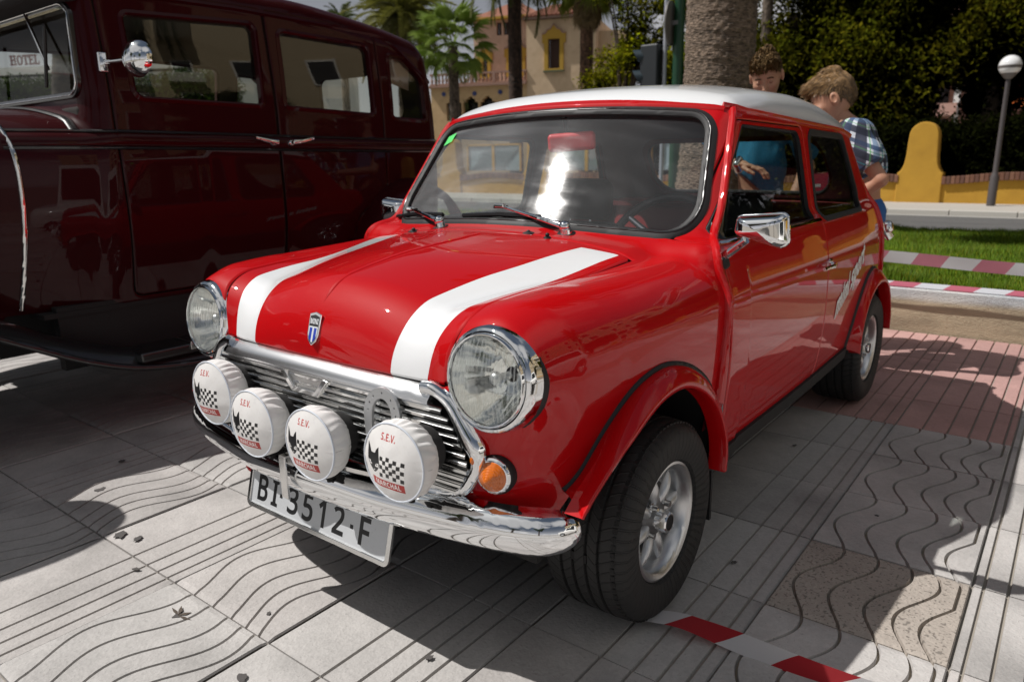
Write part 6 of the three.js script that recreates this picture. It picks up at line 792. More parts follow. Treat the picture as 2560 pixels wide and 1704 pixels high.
  // inside
  part('front_seat', merge([box(1.3, 0.55, 0.16, OX, 0.95, -0.62, 0.06), box(1.3, 0.2, 0.5, OX, 0.72, -0.38, 0.06)]), cloth, old); part('back_seat', merge([box(1.3, 0.6, 0.18, OX, 0.98, -1.62, 0.06), box(1.3, 0.2, 0.5, OX, 0.72, -1.36, 0.06)]), cloth, old); part('dashboard', box(1.4, 0.2, 0.14, OX, 1.26, 0.06, 0.03), dark, old);
  part('window_blind', surf((u, v) => [OX + 0.66 - 0.01 * v, lerp(1.70, 1.575 - 0.06 * u, v), lerp(-1.51, -1.78, u)], 6, 2), std([0.35, 0.30, 0.24], 0.9, { side: THREE.DoubleSide }), old);
  { const sw = new THREE.Group(); sw.name = 'steering_wheel'; sw.position.set(OX + 0.36, 1.25, -0.20); sw.rotation.x = -0.5; old.add(sw); part('wheel_rim', new THREE.TorusGeometry(0.21, 0.012, 10, 48), black, sw); part('wheel_spoke', merge([0, 1, 2].map((i) => rod([0, 0, 0], [Math.cos(i * 2.09) * 0.21, Math.sin(i * 2.09) * 0.21, 0], 0.01))), black, sw); }
  part('chassis', merge([box(1.1, 0.25, 3.9, OX, 0.48, 0.05), box(1.5, 0.02, 2.4, OX, 0.53, -0.8)]), M.blackMatt, old);
  // nose: radiator, bonnet front and lamps just outside the picture
  part('radiator', box(0.62, 0.72, 0.10, OX, 0.92, 1.93, 0.04), M.chrome, old); for (const s of [1, -1]) { const l = part('headlamp', tf(new THREE.SphereGeometry(0.13, 28, 16), OX + 0.5 * s, 1.02, 2.0, 0, 0, 0, [1, 1, 0.9]), M.chrome, old); }
  part('front_bumper', sweep(Array.from({ length: 13 }, (_, i) => V(OX + lerp(-0.85, 0.85, i / 12), 0.5, 2.42 - 0.15 * Math.abs(lerp(-1, 1, i / 12)) ** 2)), () => V(0, 1, 0), oval(0.02, 0.05, 10)), M.chrome, old);
}
// ---------- two boys behind the red car ----------
const capD = (p, a, b, ra, rb) => { const bx = b[0] - a[0], by = b[1] - a[1], bz = b[2] - a[2], px = p[0] - a[0], py = p[1] - a[1], pz = p[2] - a[2], t = clamp((px * bx + py * by + pz * bz) / (bx * bx + by * by + bz * bz + 1e-9), 0, 1); return Math.hypot(px - bx * t, py - by * t, pz - bz * t) - lerp(ra, rb, t); };
const elD = (p, c, r) => { const x = (p[0] - c[0]), y = (p[1] - c[1]), z = (p[2] - c[2]), k0 = Math.hypot(x / r[0], y / r[1], z / r[2]), k1 = Math.hypot(x / r[0] ** 2, y / r[1] ** 2, z / r[2] ** 2) + 1e-9; return k0 * (k0 - 1) / k1; };
function chain(p, js, k = 0.03) { let d = 1e9; for (let i = 0; i < js.length - 1; i++) d = smin(d, capD(p, js[i], js[i + 1], js[i][3], js[i + 1][3]), k); return d; }
const bounds = (js, m) => { const lo = [1e9, 1e9, 1e9], hi = [-1e9, -1e9, -1e9]; for (const j of js) for (let k = 0; k < 3; k++) { lo[k] = Math.min(lo[k], j[k] - (j[3] || 0) - m); hi[k] = Math.max(hi[k], j[k] + (j[3] || 0) + m); } return [lo, hi]; };
function person(label, o) {
  const t = thing('person', label, 'person', [0, 0, 0], 0);
  const f = V(...o.face).normalize(), u0 = V(...o.headUp).normalize(), r = u0.clone().cross(f).normalize(), u = f.clone().cross(r).normalize(), H = o.head, S = o.headScale || 1;
  const toH = (x, y, z) => { const d = V(x - H[0], y - H[1], z - H[2]); return [d.dot(r) / S, d.dot(u) / S, d.dot(f) / S]; };
  const headD = (x, y, z) => { const p = toH(x, y, z), q = [Math.abs(p[0]), p[1], p[2]]; let d = elD(q, [0, 0.025, -0.012], [0.073, 0.092, 0.094]); d = smin(d, elD(q, [0, -0.045, 0.030], [0.052, 0.070, 0.058]), 0.045); d = smin(d, elD(q, [0.036, -0.018, 0.060], [0.024, 0.020, 0.022]), 0.02);
    d = smin(d, capD(q, [0, 0.012, 0.078], [0, -0.026, 0.103], 0.008, 0.0125), 0.014); d = smin(d, elD(q, [0.010, -0.030, 0.094], [0.008, 0.006, 0.008]), 0.006); d = smax(d, -elD(q, [0.031, 0.008, 0.090], [0.017, 0.010, 0.014]), 0.012); d = smin(d, elD(q, [0.030, 0.0065, 0.0735], [0.012, 0.0095, 0.010]), 0.003);
    d = smin(d, elD(q, [0, -0.0555, 0.0845], [0.020, 0.0055, 0.009]), 0.006); d = smin(d, elD(q, [0, -0.066, 0.082], [0.017, 0.006, 0.009]), 0.006); d = smin(d, elD(q, [0, -0.098, 0.058], [0.026, 0.020, 0.024]), 0.02);
    let ear = Math.max(elD(q, [0.078, -0.004, -0.008], [0.010, 0.031, 0.020]), -elD(q, [0.087, -0.002, -0.004], [0.006, 0.018, 0.010])); d = smin(d, ear, 0.008); return d * S; };
  const bodyJ = o.body, skinD = (x, y, z) => { const p = [x, y, z]; let d = headD(x, y, z); d = smin(d, capD(p, o.neck[0], o.neck[1], 0.048, 0.056), 0.03); for (const c of o.torso) d = smin(d, chain(p, c, 0.05), 0.05); for (const c of o.arms) d = smin(d, chain(p, c, 0.012), 0.02); for (const c of o.legs) d = smin(d, chain(p, c, 0.03), 0.03); return d; };
  const skinM = phys(o.skin, 0.55, { sheen: 0.2 });
  const hb = bounds([[...H, 0.15]], 0.01); const head = meshField(headD, hb[0], hb[1], 0.0042, 0.002);
  const all = [...o.neck.map((q) => [...q, 0.06]), ...o.torso.flat(), ...o.arms.flat(), ...o.legs.flat()], bb = bounds(all, 0.03); const rest = meshField((x, y, z) => { const p = [x, y, z]; let d = capD(p, o.neck[0], o.neck[1], 0.048, 0.056); for (const c of o.torso) d = smin(d, chain(p, c, 0.05), 0.05); for (const c of o.arms) d = smin(d, chain(p, c, 0.012), 0.02); for (const c of o.legs) d = smin(d, chain(p, c, 0.03), 0.03); return d; }, bb[0], bb[1], 0.013, 0.004);
  const hands = (o.hands || []).map((h) => { const hd = (x, y, z) => { const p = [x, y, z]; let d = elD2(p, h.palm); for (const c of h.fingers) d = smin(d, chain(p, c, 0.006), 0.007); return smin(d, chain(p, h.wrist, 0.02), 0.015); }; const b2 = bounds([...h.fingers.flat(), ...h.wrist], 0.015); return meshField(hd, b2[0], b2[1], 0.0032, 0.0015); });
  part('body', geomM(join(rest, head, ...hands)), skinM, t);
  // eyes and brows
  const P = (x, y, z) => V(...H).addScaledVector(r, x * S).addScaledVector(u, y * S).addScaledVector(f, z * S);
  for (const s of [1, -1]) { const e = P(0.031 * s, 0.004, 0.0755); part('eye', tf(new THREE.SphereGeometry(0.0098 * S, 14, 10), e.x, e.y, e.z), std(o.skin.map((q) => q * 0.72), 0.6), t); const b = [-0.016, -0.006, 0.006, 0.015].map((k, i) => P((0.031 + k) * s, 0.026 + 0.004 * Math.sin(i), 0.086 - Math.abs(k + 0.002) * 0.35)); part('eyebrow', sweep(b, () => f, oval(0.0035 * S, 0.003 * S, 6), { crease: 70 }), std([0.06, 0.035, 0.015], 0.9), t); }
  // hair: a cap with combed locks
  const hairD = (x, y, z) => { const p = toH(x, y, z), hi = sst(0.03, 0.11, p[1]), n = (noise3(p[0] * 190 + p[2] * 40, p[1] * 40, p[2] * 60 + 9) - 0.5) * (0.004 + 0.012 * hi) + (noise3(p[0] * 45, p[1] * 30, p[2] * 45) - 0.5) * 0.007; const capE = elD(p, [0, 0.031, -0.016], [0.0785, 0.098, 0.102]) + n; const top = elD(p, [0.0, 0.094, 0.018], [0.058, 0.026, 0.066]) + n; const spike = elD(p, [0.012, 0.124, -0.050], [0.026, 0.020, 0.030]) + n * 1.3; let d = smin(smin(capE, top, 0.03), spike, 0.025); const line = 0.040 + 0.030 * sst(0.02, 0.075, p[2]) - 0.06 * sst(0.03, -0.03, p[2]) - 0.045 * sst(-0.03, -0.085, p[2]); d = smax(d, line - p[1] + n * 2, 0.010); return d * S; };
  const hair = meshField(hairD, hb[0].map((q) => q - 0.02), hb[1].map((q) => q + 0.03), 0.0034, 0.0022); const hg = geomM(hair); { const p = hg.attributes.position, col = new Float32Array(p.count * 3); for (let i = 0; i < p.count; i++) { const q = toH(p.getX(i), p.getY(i), p.getZ(i)), k = (0.35 + 1.0 * noise3(q[0] * 160 + q[2] * 30, q[1] * 30, q[2] * 60)) * lerp(0.55, 1.15, sst(0.02, 0.10, q[1])); col.set(o.hair.map((q) => q * k), i * 3); } hg.setAttribute('color', new THREE.BufferAttribute(col, 3)); }
  part('hair', hg, std([1, 1, 1], 0.55, { vertexColors: true }), t);
  { // separate locks over the cap of hair, combed forward and lifted at the crown
    const pos = [], col = [], n = hair.P.length / 3, sd = seed; seed = 777; for (let i = 0; i < 5200; i++) { const k = Math.floor(rnd() * n) * 3, b = V(hair.P[k], hair.P[k + 1], hair.P[k + 2]), nn = V(hair.N[k], hair.N[k + 1], hair.N[k + 2]), q = toH(b.x, b.y, b.z), up = sst(0.0, 0.10, q[1]); const L = lerp(0.009, 0.030, up) * rr(0.6, 1.3) * S, d = nn.clone().multiplyScalar(lerp(0.12, 0.22, up)).addScaledVector(f, 0.9 * up).addScaledVector(u, -0.5 * (1 - up) + 0.12 * up).add(V(rr(-1, 1), rr(-1, 1), rr(-1, 1)).multiplyScalar(0.12)).normalize(), w = d.clone().cross(nn).normalize().multiplyScalar(rr(0.0009, 0.0018) * S); const a = b.clone().addScaledVector(nn, -0.002), m1 = a.clone().addScaledVector(d, L * 0.55).addScaledVector(nn, 0.001), e = a.clone().addScaledVector(d, L).addScaledVector(u, -0.10 * L);
      const put = (...ps) => { for (const p2 of ps) pos.push(p2.x, p2.y, p2.z); }; put(a.clone().sub(w), a.clone().add(w), m1.clone().add(w), a.clone().sub(w), m1.clone().add(w), m1.clone().sub(w), m1.clone().sub(w), m1.clone().add(w), e); const kk = rr(0.45, 1.7) * lerp(0.6, 1.15, up); for (let z2 = 0; z2 < 9; z2++) col.push(o.hair[0] * kk, o.hair[1] * kk, o.hair[2] * kk); }
    seed = sd; const g = new THREE.BufferGeometry(); g.setAttribute('position', new THREE.Float32BufferAttribute(pos, 3)); g.setAttribute('color', new THREE.Float32BufferAttribute(col, 3)); g.computeVertexNormals(); const lk = part('hair_locks', g, std([1, 1, 1], 0.5, { vertexColors: true, side: THREE.DoubleSide }), t); lk.userData.kind = 'stuff'; }
  for (const c of o.clothes) { const b2 = bounds(c.chains.flat(), 0.05); const g = meshField((x, y, z) => { const p = [x, y, z]; let d = 1e9; for (const q of c.chains) d = smin(d, chain(p, q, 0.05), c.k || 0.03); d -= 0.0; d += (noise3(x * 13, y * 7, z * 13) - 0.5) * 0.022 * (c.wrinkle ?? 1) + (noise3(x * 30, y * 16, z * 30) - 0.5) * 0.006; if (c.cut) for (const [pt, n] of c.cut) d = smax(d, (x - pt[0]) * n[0] + (y - pt[1]) * n[1] + (z - pt[2]) * n[2], 0.006); return d; }, b2[0], b2[1], c.cell || 0.009, 0.004); part(c.name, geomM(g, c.uv), c.mat, t); }
  return t;
}
const elD2 = (p, e) => { const d = [p[0] - e.c[0], p[1] - e.c[1], p[2] - e.c[2]], q = e.ax.map((a) => d[0] * a[0] + d[1] * a[1] + d[2] * a[2]); return elD(q, [0, 0, 0], e.r); };
const axes = (a, b) => { const A0 = V(...a).normalize(), B0 = V(...b); B0.addScaledVector(A0, -B0.dot(A0)).normalize(); const C = A0.clone().cross(B0); return [A0.toArray(), B0.toArray(), C.toArray()]; };
{
  // plaid cloth: white ground, navy and teal bands, fine green lines
  const plaid = canvasTex(512, 512, (c, w, h) => { c.fillStyle = '#c9cfd8'; c.fillRect(0, 0, w, h); const bands = [[10, 96, 'rgba(14,18,36,0.80)'], [150, 60, 'rgba(20,36,70,0.72)'], [226, 12, 'rgba(60,150,70,0.6)'], [256, 110, 'rgba(12,16,34,0.80)'], [390, 16, 'rgba(40,130,140,0.7)'], [430, 50, 'rgba(40,80,130,0.45)'], [496, 8, 'rgba(70,160,70,0.6)']]; for (const [a, b, s] of bands) { c.fillStyle = s; c.fillRect(a, 0, b, h); c.fillRect(0, a, w, b * 0.8); } for (let i = 0; i < w; i += 3) { c.fillStyle = 'rgba(255,255,255,0.05)'; c.fillRect(i, 0, 1, h); c.fillRect(0, i, w, 1); } });
  const shirtM = std('#ffffff', 0.85, { map: plaid });
  const Z = -2.70;
  const shC = [0.395, 1.195, Z + 0.13], elb = [0.565, 0.985, Z + 0.19], wr = [0.42, 0.855, Z + 0.20];
  person('boy in a blue and white checked shirt leaning in behind the red car', {
    head: [0.255, 1.375, Z], face: [-0.86, -0.42, 0.30], headUp: [-0.42, 0.86, 0.02], headScale: 1.13, skin: [0.42, 0.21, 0.13], hair: [0.20, 0.115, 0.045],
    neck: [[0.28, 1.32, Z - 0.005], [0.355, 1.225, Z - 0.01]],
    torso: [[[0.36, 1.175, Z - 0.02, 0.105], [0.40, 1.0, Z - 0.02, 0.11], [0.425, 0.80, Z - 0.02, 0.115]]],
    arms: [[[...shC, 0.048], [...elb, 0.035], [...wr, 0.027]], [[0.33, 1.18, Z - 0.16, 0.05], [0.30, 0.95, Z - 0.20, 0.04], [0.20, 0.86, Z - 0.12, 0.03]]],
    legs: [[[0.42, 0.76, Z + 0.06, 0.085], [0.42, 0.45, Z + 0.08, 0.060], [0.45, 0.08, Z + 0.08, 0.045], [0.36, 0.03, Z + 0.08, 0.04]], [[0.43, 0.76, Z - 0.10, 0.085], [0.44, 0.45, Z - 0.12, 0.060], [0.48, 0.08, Z - 0.12, 0.045], [0.38, 0.03, Z - 0.12, 0.04]]],
    hands: [{ palm: { c: [0.375, 0.822, Z + 0.20], ax: axes([-0.75, -0.62, 0], [0, 0, 1]), r: [0.045, 0.034, 0.016] }, wrist: [[...wr, 0.028], [0.40, 0.840, Z + 0.20, 0.024]], fingers: [0, 1, 2, 3].map((i) => [[0.352, 0.803, Z + 0.224 - 0.017 * i, 0.0092], [0.325, 0.785 - 0.004 * i, Z + 0.226 - 0.018 * i, 0.0085], [0.315, 0.762, Z + 0.226 - 0.018 * i, 0.0072]]).concat([[[0.385, 0.815, Z + 0.232, 0.011], [0.358, 0.792, Z + 0.246, 0.009]]]) }],
    clothes: [
      { name: 'shirt', mat: shirtM, uv: (x, y, z) => { const a = Math.atan2(z - Z, x - 0.41); return [a * 0.16 / 0.21 + 0.1, (y + 0.4 * (x - 0.4)) / 0.21]; }, k: 0.03, cell: 0.008, chains: [[[0.375, 1.175, Z - 0.02, 0.118], [0.405, 1.05, Z - 0.02, 0.128], [0.435, 0.88, Z - 0.02, 0.132], [0.46, 0.70, Z - 0.015, 0.142]], [[0.385, 1.195, Z + 0.06, 0.085], [...shC, 0.078], [0.475, 1.10, Z + 0.16, 0.070], [0.520, 1.040, Z + 0.178, 0.066]], [[0.35, 1.19, Z - 0.12, 0.08], [0.315, 1.06, Z - 0.185, 0.07]]], cut: [[[0.40, 0.715, Z], [0.05, -1, 0]], [[0.515, 1.045, Z + 0.175], [0.60, -0.78, 0.18]], [[0.315, 1.255, Z], [-0.55, 0.83, 0]]] },
      { name: 'collar', mat: std([0.10, 0.14, 0.26], 0.85), wrinkle: 0.2, cell: 0.006, chains: [[[0.352, 1.245, Z + 0.070, 0.018], [0.400, 1.248, Z + 0.02, 0.020], [0.405, 1.245, Z - 0.05, 0.018], [0.345, 1.245, Z - 0.08, 0.016]], [[0.352, 1.245, Z + 0.070, 0.018], [0.300, 1.205, Z + 0.055, 0.014]]] },
      { name: 'shorts', mat: std([0.02, 0.11, 0.33], 0.8), wrinkle: 0.8, chains: [[[0.43, 0.80, Z - 0.02, 0.13], [0.43, 0.72, Z - 0.02, 0.14]], [[0.42, 0.74, Z + 0.06, 0.105], [0.42, 0.48, Z + 0.08, 0.105]], [[0.43, 0.74, Z - 0.10, 0.105], [0.44, 0.48, Z - 0.12, 0.105]]], cut: [[[0.42, 0.46, Z], [0, -1, 0]]] },
      { name: 'shoes', mat: std([0.03, 0.03, 0.035], 0.7), wrinkle: 0.1, chains: [[[0.46, 0.05, Z + 0.08, 0.045], [0.33, 0.038, Z + 0.08, 0.036]], [[0.49, 0.05, Z - 0.12, 0.045], [0.36, 0.038, Z - 0.12, 0.036]]], cut: [[[0, 0.003, 0], [0, -1, 0]]] },
    ] });
  const Z1 = -2.80, w1 = [-0.135, 1.062, -2.47];
  person('boy with cropped brown hair in a blue shirt looking down behind the white roof', {
    head: [-0.135, 1.535, Z1], face: [0.22, -0.52, 0.86], headUp: [0.02, 0.86, 0.5], headScale: 1.07, skin: [0.44, 0.235, 0.15], hair: [0.15, 0.09, 0.034],
    neck: [[-0.14, 1.46, Z1 - 0.03], [-0.15, 1.34, Z1 - 0.05]],
    torso: [[[-0.15, 1.25, Z1 - 0.05, 0.11], [-0.15, 1.05, Z1 - 0.03, 0.115], [-0.15, 0.85, Z1 - 0.04, 0.115]]],
    arms: [[[-0.33, 1.27, Z1 - 0.02, 0.052], [-0.37, 1.075, Z1 + 0.12, 0.040], [...w1, 0.027]], [[0.04, 1.27, Z1 - 0.06, 0.05], [0.10, 1.04, Z1 - 0.08, 0.042], [0.06, 0.84, Z1 + 0.02, 0.03]]],
    legs: [[[-0.23, 0.82, Z1 - 0.04, 0.09], [-0.24, 0.46, Z1 - 0.03, 0.062], [-0.24, 0.08, Z1 - 0.06, 0.045], [-0.24, 0.03, Z1 + 0.05, 0.04]], [[-0.07, 0.82, Z1 - 0.04, 0.09], [-0.06, 0.46, Z1 - 0.03, 0.062], [-0.06, 0.08, Z1 - 0.06, 0.045], [-0.05, 0.03, Z1 + 0.05, 0.04]]],
    hands: [{ palm: { c: [-0.075, 1.052, -2.455], ax: axes([0.95, -0.25, 0.1], [0, 0.25, 1]), r: [0.048, 0.037, 0.016] }, wrist: [[...w1, 0.026], [-0.11, 1.059, -2.465, 0.025]], fingers: [0, 1, 2, 3].map((i) => { const z = -2.422 - 0.021 * i, L = [0.85, 1, 0.98, 0.75][i]; return [[-0.040, 1.045, z, 0.010], [-0.005 - 0.035 * (1 - L), 1.035, z - 0.002, 0.009], [0.022 - 0.06 * (1 - L), 1.011, z - 0.003, 0.0078], [0.032 - 0.07 * (1 - L), 0.992, z - 0.003, 0.0068]]; }).concat([[[-0.095, 1.047, -2.422, 0.012], [-0.055, 1.029, -2.402, 0.0105], [-0.028, 1.017, -2.398, 0.0085]]]) }],
    clothes: [
      { name: 'shirt', mat: std([0.010, 0.15, 0.27], 0.85), chains: [[[-0.15, 1.26, Z1 - 0.05, 0.125], [-0.15, 1.05, Z1 - 0.03, 0.13], [-0.15, 0.78, Z1 - 0.04, 0.135]], [[-0.24, 1.27, Z1 - 0.04, 0.085], [-0.33, 1.26, Z1 - 0.02, 0.075], [-0.42, 1.14, Z1 + 0.06, 0.07]], [[-0.05, 1.27, Z1 - 0.05, 0.085], [0.05, 1.26, Z1 - 0.06, 0.075], [0.09, 1.13, Z1 - 0.07, 0.07]]], cut: [[[-0.15, 0.74, Z1], [0, -1, 0]], [[-0.42, 1.14, Z1 + 0.06], [-0.55, -0.75, 0.4]]] },
      { name: 'shorts', mat: std([0.06, 0.065, 0.075], 0.85), chains: [[[-0.15, 0.82, Z1 - 0.04, 0.14], [-0.15, 0.74, Z1 - 0.04, 0.14]], [[-0.23, 0.76, Z1 - 0.04, 0.10], [-0.24, 0.48, Z1 - 0.03, 0.10]], [[-0.07, 0.76, Z1 - 0.04, 0.10], [-0.06, 0.48, Z1 - 0.03, 0.10]]], cut: [[[0, 0.46, 0], [0, -1, 0]]] },
      { name: 'shoes', mat: std([0.2, 0.2, 0.2], 0.7), wrinkle: 0.1, chains: [[[-0.24, 0.05, Z1 - 0.06, 0.045], [-0.24, 0.038, Z1 + 0.07, 0.036]], [[-0.06, 0.05, Z1 - 0.06, 0.045], [-0.05, 0.038, Z1 + 0.07, 0.036]]], cut: [[[0, 0.003, 0], [0, -1, 0]]] },
      { name: 'bracelet', mat: M.worn, wrinkle: 0, cell: 0.004, chains: [[[-0.142, 1.063, -2.440, 0.006], [-0.136, 1.089, -2.470, 0.006], [-0.130, 1.059, -2.50, 0.006], [-0.138, 1.033, -2.470, 0.006], [-0.142, 1.063, -2.440, 0.006]]] },
    ] });
}
// ---------- barrier tape ----------
function tape(label, pts, ups, w, stripe, colA, colB, o2, group) {
  const t = thing('barrier_tape', label, 'barrier tape', [0, 0, 0], 0, 'red and white barrier tapes'), c = new THREE.CatmullRomCurve3(pts.map((p) => V(...p)), false, 'centripetal'), L = c.getLength(), n = Math.max(1, Math.round(L / stripe)), upC = new THREE.CatmullRomCurve3(ups.map((p) => V(...p)), false, 'centripetal');
  const ma = phys(colA, 1, { side: THREE.DoubleSide, transmission: 0.35, thickness: 0 }), mb = phys(colB, 1, { side: THREE.DoubleSide, transmission: 0.35, thickness: 0 });
  for (let i = 0; i < n; i++) { const a = i / n, b = (i + 1) / n, sl = w * (o2 || 0.55); const g = surf((u, v) => { const s = clamp(lerp(a, b, u) + ((v - 0.5) * sl) / L * (i === 0 && u === 0 ? 0 : 1), 0, 1), p = c.getPointAt(s), d = upC.getPoint(s).normalize(), T = c.getTangentAt(clamp(s, 0.001, 0.999)); d.addScaledVector(T, -d.dot(T)).normalize(); const rip = 0.002 * Math.sin(s * L * 9 + v * 2); return [p.x + d.x * w * (v - 0.5) + rip, p.y + d.y * w * (v - 0.5), p.z + d.z * w * (v - 0.5) + rip]; }, 8, 4); part(i % 2 ? 'red_stripe' : 'white_stripe', g, i % 2 ? ma : mb, t); }
  return t;
}
tape('faded pink and white barrier tape stretched in front of the lawn above the kerb wall', [[-4.5, 0.60, -3.5], [-1.5, 0.52, -3.53], [0.40, 0.485, -3.54], [1.2, 0.452, -3.55], [3.5, 0.46, -3.58], [7, 0.55, -3.6]], [[0, 1, 0.15], [0, 1, 0.15], [0, 1, 0.18], [0, 1, 0.2], [0, 1, 0.2]], 0.075, 0.165, [0.66, 0.24, 0.31], [0.80, 0.81, 0.83]);
tape('lower strand of barrier tape lying along the top of the kerb wall', [[-3, 0.284, -3.72], [0.42, 0.291, -3.712], [1.2, 0.290, -3.708], [3.5, 0.289, -3.71], [6, 0.288, -3.72]], [[0, 0.30, -0.95], [0, 0.30, -0.95], [0, 0.28, -0.95], [0, 0.3, -0.95]], 0.07, 0.165, [0.50, 0.10, 0.16], [0.62, 0.63, 0.67]);
tape('red and white barrier tape lying on the paving beside the front wheel', [[0.61, 0.008, 0.070], [0.665, 0.018, 0.055], [0.74, 0.026, 0.040], [0.80, 0.022, 0.032], [0.90, 0.018, 0.029], [1.02, 0.02, 0.031], [1.16, 0.02, 0.020], [1.5, 0.02, 0.0], [2.0, 0.02, -0.05]], [[0, 0.1, -1], [0.0, 0.3, -0.9], [0.1, 0.9, -0.4], [0.1, 0.95, -0.1], [0, 0.5, -0.85], [0, 0.35, -0.9], [0, 0.3, -0.95], [0, 0.3, -0.95], [0, 0.3, -0.95]], 0.045, 0.122, [0.40, 0.004, 0.012], [0.62, 0.61, 0.62], 1.3);
// ---------- globe lamp ----------
{ const l = thing('street_lamp', 'grey street lamp post with a white globe on the far pavement', 'street lamp', [-0.06, 0.06, -15.25]); part('pole', lathe([[0.075, 0], [0.075, 0.55], [0.058, 0.60], [0.045, 0.66], [0.038, 2.32], [0.05, 2.33]], 20), std([0.075, 0.065, 0.065], 0.55), l); part('collar', lathe([[0.05, 2.30], [0.09, 2.34], [0.16, 2.44], [0.186, 2.50], [0.189, 2.535], [0.18, 2.535]], 28), std([0.14, 0.125, 0.12], 0.5), l); part('globe', tf(new THREE.SphereGeometry(0.185, 32, 20), 0, 2.53, 0), phys([0.80, 0.80, 0.80], 0.15, { clearcoat: 0.6 }), l); }
// ---------- traffic signal and posts ----------
{ const s = thing('traffic_signal', 'black three-lens traffic signal on a slim pale grey pole', 'traffic light', [-6.2, 0.06, -13.75]); part('pole', rod([0, 0, 0], [0, 5.5, 0], 0.045), std([0.42, 0.44, 0.48], 0.4, { metalness: 0.4 }), s); part('housing', box(0.42, 1.28, 0.34, -0.30, 2.72, 0, 0.04), std([0.016, 0.02, 0.024], 0.5), s); for (let i = 0; i < 3; i++) { part('visor', tf(surf((u, v) => { const a = lerp(-0.5, Math.PI + 0.5, u); return [Math.cos(a) * 0.155, Math.sin(a) * 0.155, 0.27 * v * (0.7 + 0.3 * Math.sin(a))]; }, 20, 3), -0.46, 3.12 - 0.42 * i, 0.02, 0, -1.15, 0), std([0.02, 0.035, 0.045], 0.4, { side: THREE.DoubleSide }), s); part('lens', tf(cyl(0.14, 0.14, 0.02, 24), -0.51, 3.12 - 0.42 * i, 0.0, Math.PI / 2, 0, 1.15), std([[0.12, 0.01, 0.01], [0.12, 0.07, 0.01], [0.01, 0.09, 0.05]][i], 0.2), s); part('bracket', box(0.14, 0.05, 0.05, -0.05, 3.25 - i * 0.5, 0), std([0.02, 0.02, 0.02], 0.5), s); } }
{ const p = thing('sign_post', 'thick dark green post carrying a round sign seen almost edge-on', 'post', [-5.87, 0.06, -13.7]); part('post', rod([0, 0, 0], [0, 6, 0], 0.115, 0.105, 24), std([0.008, 0.05, 0.022], 0.35), p); part('sign_disc', tf(lathe([[0, 0.02], [0.40, 0.02], [0.44, 0.01], [0.44, -0.02], [0, -0.02]], 40), -0.14, 3.72, 0.10, Math.PI / 2, 1.75, 0), std([0.16, 0.15, 0.14], 0.5, { metalness: 0.3 }), p); part('clamp', box(0.24, 0.08, 0.06, -0.1, 3.72, 0.08), std([0.2, 0.2, 0.2], 0.4), p); }
// ---------- things on the lawn seen through the car's windows ----------
{ const t = thing('folding_table', 'small dark folding table on the lawn seen through the rear side window', 'table', [-0.20, 0.27, -4.05]); part('table_top', box(0.55, 0.025, 0.4, 0, 0.43, 0, 0.006), std([0.03, 0.028, 0.026], 0.6), t); for (const x of [-0.24, 0.24]) for (const z of [-0.16, 0.16]) part('leg', rod([x, 0, z], [x * 0.9, 0.42, z], 0.011), M.worn, t); }
{ const g = thing('gift_bag', 'red and blue paper bag standing on the folding table', 'bag', [-0.15, 0.7135, -4.03], 0.5); const s = (w0, w1, x) => surf((u, v) => [lerp(-w0, w0, u) * 0 + x[0] + (x[1] - x[0]) * u, 0.25 * v + 0.02 * u * v, x[2] + (x[3] - x[2]) * u + 0.02 * v], 3, 4); part('front_panel', s(0, 0, [-0.08, 0.05, 0.03, 0.05]), std([0.45, 0.03, 0.07], 0.4, { side: THREE.DoubleSide }), g); part('side_panel', s(0, 0, [0.05, 0.11, 0.05, -0.03]), std([0.10, 0.08, 0.35], 0.4, { side: THREE.DoubleSide }), g); part('back_panel', s(0, 0, [0.11, -0.08, -0.03, -0.04]), std([0.3, 0.03, 0.06], 0.4, { side: THREE.DoubleSide }), g); part('white_label', box(0.05, 0.02, 0.002, -0.02, 0.18, 0.062), std([0.7, 0.7, 0.7], 0.5), g); }
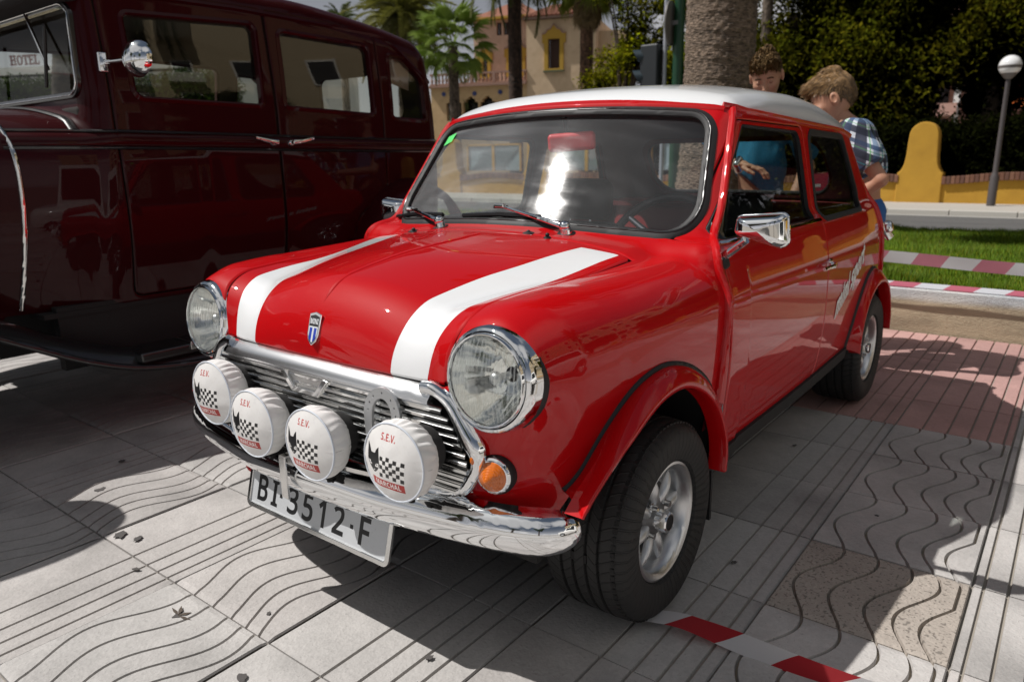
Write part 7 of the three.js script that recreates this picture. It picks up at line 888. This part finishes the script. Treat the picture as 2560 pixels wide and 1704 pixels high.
// ---------- small white car beside the camera, mirrored in the chrome and paint ----------
{
  const w = thing('compact_car', 'small white car parked to the right, mirrored in the red paint and chrome', 'car', [3.55, 0, 0.1], 0); const hw = spline([[-1.5, 0.56], [-1.2, 0.62], [0, 0.67], [1.1, 0.62], [1.5, 0.52]]);
  const D = (x, y, z) => { x = Math.abs(x); const side = x - hw(z) + 0.05 * sst(0.55, 0.2, y); const low = rmax(0.12, side, y - (0.80 - 0.06 * z * z * 0.3), z - 1.55, -z - 1.5, 0.2 - y); const cab = rmax(0.12, x - (0.58 - 0.3 * (y - 0.8)), y - 1.36 + 0.06 * x * x, z - 0.75 + 0.8 * (y - 0.8), -z - 1.25 + 0.5 * (y - 0.8), 0.6 - y); return smin(low, cab, 0.04); };
  let m = meshField(D, [-0.8, 0.15, -1.65], [0.8, 1.45, 1.7], 0.035); for (const cz of [1.0, -0.95]) [, m] = cut(m, (x, y, z) => Math.max(Math.hypot(z - cz, y - 0.27) - 0.31, 0.4 - Math.abs(x)), 0);
  const wd = sdPoly(roundPoly([[-1.0, 0.86], [-0.8, 1.24], [0.25, 1.24], [0.52, 0.86]], 0.05, 5)); let gl; [gl, m] = cut(m, (x, y, z) => Math.max(wd(z, y), 0.3 - Math.abs(x)), 0); const fd = sdPoly(roundPoly([[-0.46, 0.9], [0.46, 0.9], [0.40, 1.25], [-0.40, 1.25]], 0.06, 5)); let g2; [g2, m] = cut(m, (x, y, z) => Math.max(fd(x, y), 0.2 - Math.abs(z)), 0);
  part('body', geomM(m), phys([0.78, 0.77, 0.74], 0.4, { clearcoat: 1, clearcoatRoughness: 0.03 }), w); part('window', geomM(join(gl, g2)), std([0.02, 0.022, 0.022], 0.03), w); for (const cz of [1.0, -0.95]) for (const s of [1, -1]) { const h = new THREE.Group(); h.name = 'wheel'; h.position.set(0.58 * s, 0.27, cz); h.rotation.z = -Math.PI / 2 * s; w.add(h); part('tyre', lathe([[0.16, 0.05], [0.2, 0.06], [0.255, 0.045], [0.268, 0], [0.255, -0.06], [0.16, -0.06]], 36), M.tyre, h); part('hub_cap', lathe([[0, 0.05], [0.07, 0.055], [0.12, 0.04], [0.165, 0.045]], 32), M.chrome, h); } part('underbody', box(1.0, 0.1, 2.8, 0, 0.26, 0), M.blackMatt, w); part('bumper', box(1.15, 0.07, 0.05, 0, 0.42, 1.60, 0.02), M.chrome, w);
}
renderer.render(scene, camera);
